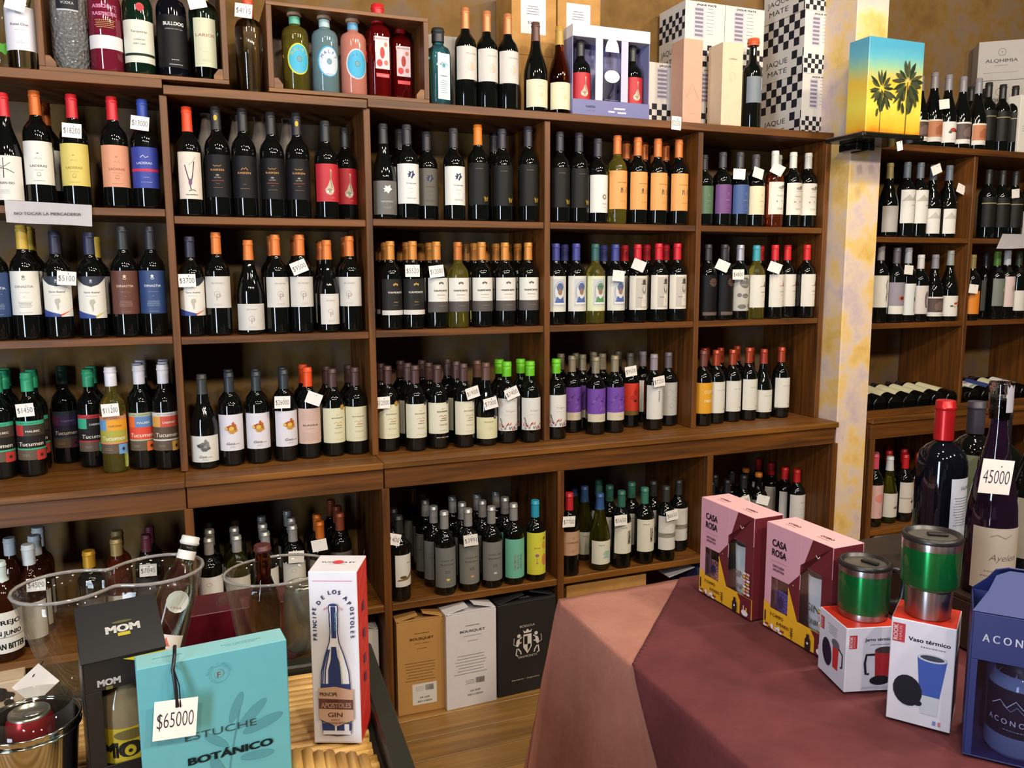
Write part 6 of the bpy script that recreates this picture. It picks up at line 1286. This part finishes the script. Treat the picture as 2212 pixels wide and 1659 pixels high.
# ------------------------------------------------------------------ pink gift packs
FILM = thin_clear('acetate_film', 'f4f5f8', .06)
def rosa(px, py, label, dz=0, badge='6a5ab0', disc='c89a8c'):
    a = atZ(px, py, ZR); w, d, h = .188, .078, .23; rz = radians(-88.5)
    t = thing('gin_gift_pack', label, 'gift pack', (a.x+d/2+.002, a.y-w/2, ZS), rz, 'pink gin gift packs'); th = .0015
    PK = M('c993a0', .5); MA = M('5e1a22', .5); YE = M('d8a020', .5); W, H = w*1000, h*1000
    # carton with two window openings: panels around them
    def pane(nm, u0, v0, u1, v1, m): box(nm, u0*w-w/2, -d/2, v0*h, u1*w-w/2, -d/2+th, v1*h, m, t, .0003)
    box('bottom_panel', -w/2, -d/2+th+.0002, 0, w/2, d/2, th, MA, t, .0003); box('back_panel', -w/2, d/2-th, th+.0002, w/2, d/2, h-th-.0002, PK, t, .0003)
    box('side_panel', -w/2, -d/2+th+.0002, th+.0002, -w/2+th, d/2-th-.0002, h-th-.0002, PK, t, .0003); box('side_panel', w/2-th, -d/2+th+.0002, th+.0002, w/2, d/2-th-.0002, h-th-.0002, MA, t, .0003)
    o = box('top_panel', -w/2, -d/2+th+.0002, h-th, w/2, d/2, h, M('d8a8ac', .5), t, .0003)
    pane('front_strip', 0, 0, 1, .20, YE); pane('front_strip', 0, .2005, .10, .5, PK); pane('front_strip', .38, .2005, .55, .5, MA); pane('front_strip', .86, .2005, 1, .72, MA); pane('front_strip', 0, .5005, .55, 1, PK); pane('front_strip', .5505, .7205, 1, 1, PK)
    for u0, u1, v1 in ((.105, .375, .495), (.555, .855, .715)): box('window_film', u0*w-w/2, -d/2+.0004, .2008*h, u1*w-w/2, -d/2+.0008, v1*h, FILM, t, 0)
    p = Pr(); X = lambda u: u*W-W/2; Y = lambda v: v*H
    p.p([(X(0), Y(.24)), (X(.10), Y(.22)), (X(.10), Y(.2)), (X(0), Y(.0))], YE); p.p([(X(.38), Y(.48)), (X(.56), Y(.16)), (X(.38), Y(.2))], YE); p.p([(X(0), Y(.25)), (X(0), Y(.02)), (X(.12), Y(.02)), (X(.10), Y(.23))], YE)
    p.p([(X(.38), Y(.50)), (X(.55), Y(.64)), (X(.55), Y(.5))], MA); p.p([(X(.72), Y(1)), (X(1), Y(1)), (X(1), Y(.7)), (X(.86), Y(.72)), (X(.5505), Y(.73)), (X(.55), Y(.64))], MA)
    p.p([(X(.55), Y(.20)), (X(1), Y(.20)), (X(1), Y(0)), (X(.80), Y(0)), (X(.80), Y(.14)), (X(.74), Y(.2))], MA)
    p.t('CASA', X(.22), Y(.80), 15, '33222c', 42, b=.035); p.t('ROSA', X(.22), Y(.71), 15, '33222c', 42, b=.035); p.r(X(.10), Y(.66), X(.34), Y(.663), 'a87080'); p.t('DESTILERIA', X(.22), Y(.605), 5, '4a3440', 34, b=.02); p.t('ARGENTINA', X(.22), Y(.57), 5, '4a3440', 34, b=.02)
    p.t('// CAMPO', X(.22), Y(.135), 7, '5a4410', 40, b=.02); p.t('& MUNDO', X(.32), Y(.075), 7, '4a3810', 36, b=.02)
    for i in range(4):
        for j in range(2): p.r(X(.01+i*.085+j*.03), Y(.005+j*.022), X(.065+i*.085+j*.03), Y(.024+j*.022), ['d6d0cc', '8a2c30', 'd0989c'][(i+j) % 3])
    p.r(X(.03), Y(.06), X(.05), Y(.16), '2a1c20'); p.e(X(.16), Y(.04), 4, 6, 'd8d2cc'); p.e(X(.27), Y(.045), 4, 5, 'd8d2cc')
    p.l([(X(.47), Y(.01)), (X(.47), Y(.12))], 1.4, '4a3418'); [p.e(X(.47)+s*2.2, Y(.05+k*.022), 2.2, 1.2, '4a3418', 7, 40*s) for k in range(4) for s in (-1, 1)]
    p.p([(X(.68), Y(.01)), (X(.76), Y(.01)), (X(.76), Y(.10)), (X(.74), Y(.12)), (X(.74), Y(.15)), (X(.70), Y(.15)), (X(.70), Y(.12)), (X(.68), Y(.10))], '2a1a1c'); p.e(X(.72), Y(.07), 2.5, 2.5, 'd6cfc8'); p.e(X(.91), Y(.05), 11, 7, 'd6d2cf'); p.r(X(.88), Y(.06), X(.90), Y(.12), 'd6a0a0'); p.r(X(.93), Y(.06), X(.95), Y(.11), 'd8a83c')
    for j in range(7):
        for i in range(2): p.r(X(.872+i*.065-(j % 2)*.008), Y(.235+j*.033), X(.925+i*.065-(j % 2)*.008), Y(.258+j*.033), ['d89a90', 'd0a040', 'd0ccc8', 'c88a86'][(i*2+j) % 4])
    p.l([(X(.80), Y(.89)), (X(.83), Y(.865)), (X(.86), Y(.89))], 2, 'd8d0cc'); p.e(X(.42), Y(.47), 1, 1.6, 'd8c0a0'); p.e(X(.49), Y(.53), 1, 1.6, 'd8c0a0')
    face_print(t, p, 'front_print', 'front', w, d, h)
    p = Pr(); [(p.t('OTERO', u, 30, 8, 'b0545c', 34, b=.02), p.fine(u, 22, 34, 1, 3, 'b0545c', 1.5)) for u in (-48, 44)]; face_print(t, p, 'top_lettering', 'top', w, d, h)
    # bottle and tumbler inside
    M4 = Matrix.Translation(t.location) @ Matrix.Rotation(rz, 4, 'Z')
    q = M4 @ Vector((-w*.26, 0, th+.0005)); bottle('mini'+badge, q, rz, 1, 'small gin bottle with round badge inside '+('second' if badge == '6a5ab0' else 'first')+' pink gift pack')
    q = M4 @ Vector((w*.21, 0, th+.0005)); g = mesh_obj('tumbler', lathe([(.026, 0), (.028, .004), (.034, .15), (.032, .15), (.026, .010), (.001, .010)], 24, True, False), glass('tumbler_glass', 'dfe8ea', .3, 1.3, .12)); g.location = q
    tag(g, 'frosted glass tumbler inside '+('second' if badge == '6a5ab0' else 'first')+' pink gift pack', 'tumbler'); pp = Pr(); pp.t('GIN', 0, 78, 16, '4a6a60', 34); pp.t('TONIC', 0, 52, 12, '4a6a60', 40); o = mesh_obj('lettering', pp.build('lettering', .0335), parent=g); o.rotation_euler = (0, 0, rz)
    return t
for bd, dsc in (('6a5ab0', 'violet'), ('c07a6c', 'pink')):
    D('mini'+bd, 'small gin bottle with round '+dsc+' badge', 'S', DGLASS, cap='2a2022', lab=None, h=.19, r=.033, name='gin_bottle', pr=(lambda bd: lambda p, H: (p.e(0, H*.33, 26, 26, bd, 24), p.ring(0, H*.33, 19, 19, 1, '2a2438'), [p.l([(18*cos(k*.52), H*.33+18*sin(k*.52)), (9*cos(k*.52), H*.33+9*sin(k*.52))], 1.6, '3a3060') for k in range(12)], p.e(0, H*.33, 8, 14, '2f2a5a'), p.arc('CASA ROSA', 0, H*.33, 20.5, 4, '2a2450', -70, 70)))(bd))
rosa(1510, 1283, 'pink gin gift pack standing at the cloth edge', badge='c07a6c')
rosa(1648, 1357, 'pink gin gift pack behind the mug carton', badge='6a5ab0')

# ------------------------------------------------------------------ mug cartons and mugs
WB = M('c9c6d0', .4); RB = M('c8301c', .4); RED = 'a82430'
def rook(p, u, v, k=1.0): p.r(u-7*k, v-24*k, u+7*k, v, RED); p.t('HAUS', u+3.4*k, v-12*k, 3.2*k, 'e0b0b0', 18*k, rot=90); p.t('ROOK', u-1.2*k, v-12*k, 5*k, 'e8d8d8', 20*k, rot=90, b=.03)
def redmug(p, u, v, k):
    p.p([(u-15*k, v+40*k), (u+15*k, v+40*k), (u+13*k, v), (u-13*k, v)], '9a1c24'); p.e(u, v+40*k, 15*k, 5*k, '3a2a2c'); p.l([(u-15*k, v+34*k), (u-27*k, v+34*k), (u-29*k, v+22*k), (u-27*k, v+6*k), (u-22*k, v+6*k)], 3.4*k, '1c1a26'); p.e(u-6*k, v-4*k, 15*k, 7*k, '1a1820')
jc = atZ(1822, 1507, ZR); jr = radians(-15.5); jw, jd, jh = .10, .10, .122
jx = jc.x+cos(jr)*jw/2-sin(jr)*jd/2; jy = jc.y+sin(jr)*jw/2+cos(jr)*jd/2
jb = carton('mug_carton', 'square white and red carton printed with a red handled mug', 'carton', (jx, jy, ZS), jr, jw, jd, jh, [WB, RB, WB, WB, WB, WB])
p = Pr(); rook(p, -37, 108, 1.05); p.t('Jarro t\u00e9rmico', 12, 96, 6, '26242c', 54, b=.02); p.fine(14, 88, 40, 1, 3, '77747c', 1.6); redmug(p, 24, 26, 1.3); p.r(-18, 6, 48, 9, 'a8b0b8'); face_print(jb, p, 'front_print', 'front', jw, jd, jh)
p = Pr(); rook(p, -38, 108, 1.0); p.fine(2, 104, 36, 5, 4, '8a8890', 1.2); p.p([(4, 76), (26, 76), (24, 28), (6, 28)], 'b8242a'); p.e(14, 76, 14, 8, '5a5660'); p.l([(26, 72), (40, 66), (40, 42), (34, 40)], 3.4, '1c1a26'); p.e(-16, 48, 17, 26, '221a2c', rot=14); face_print(jb, p, 'side_print', 'left', jw, jd, jh)
va = atZ(1913, 1560, ZR); vb = atZ(2050, 1597, ZR); vw = .097; vr = math.atan2(vb.y-va.y, vb.x-va.x); vd, vh = .09, .180
vx = (va.x+vb.x)/2-sin(vr)*vd/2; vy = (va.y+vb.y)/2+cos(vr)*vd/2
vb_ = carton('mug_carton', 'tall white and red carton printed with a blue cup', 'carton', (vx, vy, ZS), vr, vw, vd, vh, [WB, RB, WB, WB, WB, WB])
p = Pr(); rook(p, -36, 172, 1.35); p.t('Vaso t\u00e9rmico', 10, 146, 7, '26242c', 62, b=.025); p.fine(16, 138, 44, 1, 3, '77747c', 1.8); p.p([(-6, 122), (38, 122), (30, 56), (0, 56)], '2f4a9c'); p.e(16, 122, 22, 7, 'b0b4c0'); p.e(16, 122.5, 18, 4.6, '2a2c3c'); p.p([(0, 56), (30, 56), (28, 24), (3, 24)], 'b0b6be'); p.e(-18, 58, 22, 27, '17161f', rot=12); p.e(-2, 40, 7, 5, '17161f'); p.r(22, 8, 27, 15, '6a78b0'); p.r(30, 8, 34, 15, 'b06a70'); face_print(vb_, p, 'front_print', 'front', vw, vd, vh)
p = Pr(); p.r(-38, 18, 40, 122, '3a1c2c'); p.fine(0, 150, 60, 2, 8, '8a6a70', 2); face_print(vb_, p, 'side_print', 'right', vw, vd, vh)
STEEL = M('b4b4b9', .22, 1.0); GRN = M('128040', .16, .75, coat=.6); LIDB = M('1d1c1c', .35)
for _m in (STEEL, GRN):
    _b = _m.node_tree.nodes['Principled BSDF']; _b.inputs['Roughness'].default_value = .30; _b.inputs['Anisotropic'].default_value = .92; _b.inputs['Anisotropic Rotation'].default_value = .25
    _g = _m.node_tree.nodes.new('ShaderNodeTangent'); _g.direction_type = 'RADIAL'; _g.axis = 'Z'; _m.node_tree.links.new(_g.outputs[0], _b.inputs['Tangent'])
def mug(label, loc, prof_low, prof_green, prof_rim, lidz, rl, handle=False, rz=0):
    t = thing('travel_mug', label, 'mug', loc, rz, 'green travel mugs')
    mesh_obj('steel_base', lathe(prof_low, 30, True, False), STEEL, t); mesh_obj('green_sleeve', lathe(prof_green, 30, False, False), GRN, t); mesh_obj('steel_rim', lathe(prof_rim, 30, False, False), STEEL, t)
    l = mesh_obj('lid', lathe([(rl, lidz), (rl+.001, lidz+.004), (rl-.001, lidz+.009), (rl-.006, lidz+.009), (rl-.009, lidz+.003), (.001, lidz+.003)], 30, False, False), LIDB, t)
    mesh_obj('lid_plate', lathe([(rl-.0092, lidz+.0033), (rl-.014, lidz+.0045), (.001, lidz+.0045)], 24, False, False), M('4c4a44', .3), l)
    o = box('lid_slider', -.006, -.016, 0, .006, .016, .005, LIDB, l, .0015); o.location = (.006, -.006, lidz+.0046); o.rotation_euler = (0, 0, .6)
    if handle: mesh_obj('handle', tube([(.044, 0, .085), (.070, 0, .083), (.075, 0, .06), (.073, 0, .03), (.062, 0, .02), (.044, 0, .022)], .006, 8), LIDB, t)
    return t
mug('short green and steel travel mug on the square carton', (jx+.012, jy+.004, ZS+jh+.0005), [(.042, 0), (.0435, .002), (.0435, .012)], [(.0435, .012), (.0455, .015), (.0455, .082), (.0455, .084)], [(.0455, .084), (.0462, .086), (.0462, .095)], .095, .0462, True, radians(-20))
mug('tall green and steel travel mug on the tall carton', (vx, vy, ZS+vh+.0005), [(.034, 0), (.0355, .002), (.0375, .050)], [(.0375, .050), (.042, .054), (.0455, .060), (.0465, .120)], [(.0465, .120), (.0468, .121), (.0468, .132)], .132, .047, False, radians(20))

# ------------------------------------------------------------------ large bottles on a riser
ZQ = .87
rs = thing('display_riser', 'dark wooden riser under the large bottles', 'riser', (1.455, -1.28, ZS)); box('riser_top', 0, -.46, .10, .44, .04, ZQ-ZS, M('2c1e16', .5), rs, .002); box('riser_front', 0, -.46, 0, .02, .04, .0995, M('2c1e16', .5), rs, .002); box('riser_back', .42, -.46, 0, .44, .04, .0995, M('2c1e16', .5), rs, .002)
D('magnum_red', 'large dark wine bottle with red capsule and back label', 'B', BGLASS, cap='b81c20', h=.365, r=.052, z0=.76, fat=1.35, capr=.3, capm=.4, lab=(.12, .55, 'c6cad4'), arc=.075, pr=lambda p, H: (p.t('SALENTEIN', 8, H*.84, 8, '6a6c78', 46), p.fine(0, H*.72, 60, 11, 6, '7a7c88', 1.8), [p.r(10+i*1.6, H*.02, 11+i*1.6, H*.08, '2c2c34') for i in range(9)]))
D('magnum_olive', 'large dark wine bottle with olive back label', 'B', DGLASS, cap='33303a', h=.33, r=.050, z0=.76, fat=1.35, lab=(.16, .62, '8c9678'), arc=.085, pr=lambda p, H: p.fine(0, H*.3, 60, 6, 6, '7a8468', 1.6))
D('magnum_dark', 'large black wine bottle with slim black capsule', 'B', DGLASS, cap='16161a', h=.335, r=.046, z0=.76, fat=1.2, lab=(.2, .5, '2a2a28'))
D('flute', 'tall plum coloured sparkling wine bottle with clear stopper', 'R', dark_glass('plum_glass', '1a0c1c'), cap=None, h=.40, r=.047, lab=(.045, .36, 'b0a698'), arc=.105, neck=(.985, .99, 'c8c8c8'), pr=lambda p, H: (p.l([(-20, H*.86), (-8, H*.9), (8, H*.84), (20, H*.9)], 2, '8a8078'), p.t('Ayelen', 6, H*.48, 14, '6a5c54', 52, b=-.01, sh=.3), p.fine(0, H*.3, 70, 6, 10, '8a7c70', 2)))
D('magnum_silver', 'large dark wine bottle with silver screw cap', 'G', DGLASS, cap='b4b4b0', h=.33, r=.050, z0=.84, fat=1.3, capm=.6, lab=(.1, .5, 'a8a294'))
BIGP = []
def big(key, px, py, rz, label, dz=0):
    P = atZ(px, py, ZQ); BIGP.append((key, P.x, P.y)); o = bottle(key, (P.x, P.y, ZQ+.0005), radians(rz), 1, label, None); return o, P
big('magnum_red', 2020, 1212, 16, 'large dark wine bottle with red capsule on the riser')
big('magnum_olive', 2090, 1150, -20, 'large dark wine bottle with olive label on the riser')
big('magnum_dark', 2146, 1188, 0, 'large black wine bottle with slim capsule on the riser')
o, P = big('flute', 2130, 1276, -28, 'tall plum sparkling wine bottle on the riser')
mesh_obj('clear_stopper', lathe([(NR*1.35, .355), (NR*1.5, .40), (NR*1.6, .425), (NR*1.5, .428), (NR*1.2, .405), (.002, .405)], 16, False, False), CLEAR, o); mesh_obj('neck_seal', patch(NR*1.55, .37, .424, .02, 6, .5), M('a8a6b0', .4), o)
pt = atY(2152, 1030, P.y-.062); price_tag(pt, '45000', 6, -18, .062, .066, to=(P.x+.002, P.y-.022, ZQ+.315), who='on the plum sparkling wine bottle')
big('magnum_silver', 2212, 1225, -10, 'large dark wine bottle with silver cap behind the blue box')

# ------------------------------------------------------------------ blue windowed gin box
BL = M('1f2860', .45); BL2 = M('273270', .45); LN = M('2c3870', .5)
ba = atZ(2077, 1640, ZR); br_ = radians(-50); bw_, bd_, bh_ = .15, .11, .235
bx = ba.x+cos(br_)*bw_/2-sin(br_)*bd_/2; by = ba.y+sin(br_)*bw_/2+cos(br_)*bd_/2
bb = thing('blue_gin_box', 'royal blue gin box with arched handle and front window', 'box', (bx, by, ZS), br_); th = .002
box('bottom_panel', -bw_/2, -bd_/2, 0, bw_/2, bd_/2, th, BL, bb, .0004); box('back_panel', -bw_/2, bd_/2-th, th+.0002, bw_/2, bd_/2, bh_, BL2, bb, .0004); box('side_panel', -bw_/2, -bd_/2, th+.0002, -bw_/2+th, bd_/2-th-.0002, bh_, BL, bb, .0004); box('side_panel', bw_/2-th, -bd_/2, th+.0002, bw_/2, bd_/2-th-.0002, bh_, BL, bb, .0004)
box('front_header', -bw_/2+th+.0002, -bd_/2, bh_-.075, bw_/2-th-.0002, -bd_/2+th, bh_, BL, bb, .0004); box('front_strip', -bw_/2+th+.0002, -bd_/2, th+.0002, -bw_/2+.012, -bd_/2+th, bh_-.0755, BL, bb, .0004); box('front_strip', bw_/2-.012, -bd_/2, th+.0002, bw_/2-th-.0002, -bd_/2+th, bh_-.0755, BL, bb, .0004)
box('window_film', -bw_/2+.0125, -bd_/2+.0005, th+.0004, bw_/2-.0125, -bd_/2+.0009, bh_-.076, thin_clear('window_film', 'e8eaf4'), bb, 0)
for s in (1, -1):
    me = prism([(-bw_/2, 0), (bw_/2, 0), (bw_/2-.02, .035), (bw_*.30, .062), (bw_*.18, .072), (-bw_*.18, .072), (-bw_*.30, .062), (-bw_/2+.02, .035)], -.001, .001); o = mesh_obj('arched_handle', me, LN if s > 0 else BL2, bb, (0, -s*bd_/2*.96, bh_+.0008)); o.rotation_euler = (radians(-38*s), 0, 0)
p = Pr(); p.t('A C O N C A G U A', 2, bh_*1000-44, 13, 'ccd0e0', 122, b=.015); face_print(bb, p, 'lettering', 'front', bw_, bd_, bh_)
D('aconcagua', 'blue frosted gin bottle with white mountain outline', 'J', glass('gin_blue', '8fa6d4', .05, 1.4, .45), cap='1c1e30', h=.18, r=.046, z0=.72, fat=2.0, lab=(.20, .62, '14162a'), arc=.125, name='gin_bottle', pr=lambda p, H: (p.l([(-44, H*.60), (-30, H*.74), (-20, H*.62), (-8, H*.80), (2, H*.66), (16, H*.72), (30, H*.55), (46, H*.62)], 1.4, 'c8d0e0'), p.l([(-26, H*.66), (-14, H*.56), (-6, H*.68), (6, H*.52), (20, H*.6)], .9, 'a0a8c0'), p.t('A C O N C A G U A', 0, H*.26, 9, 'ccd0e0', 96), p.fine(0, H*.14, 60, 1, 3, '9098b0', 1.4)))
bottle('aconcagua', (bx, by, ZS+th+.0006), br_, 1, 'blue gin bottle with white mountain outline in the blue box')

settle()
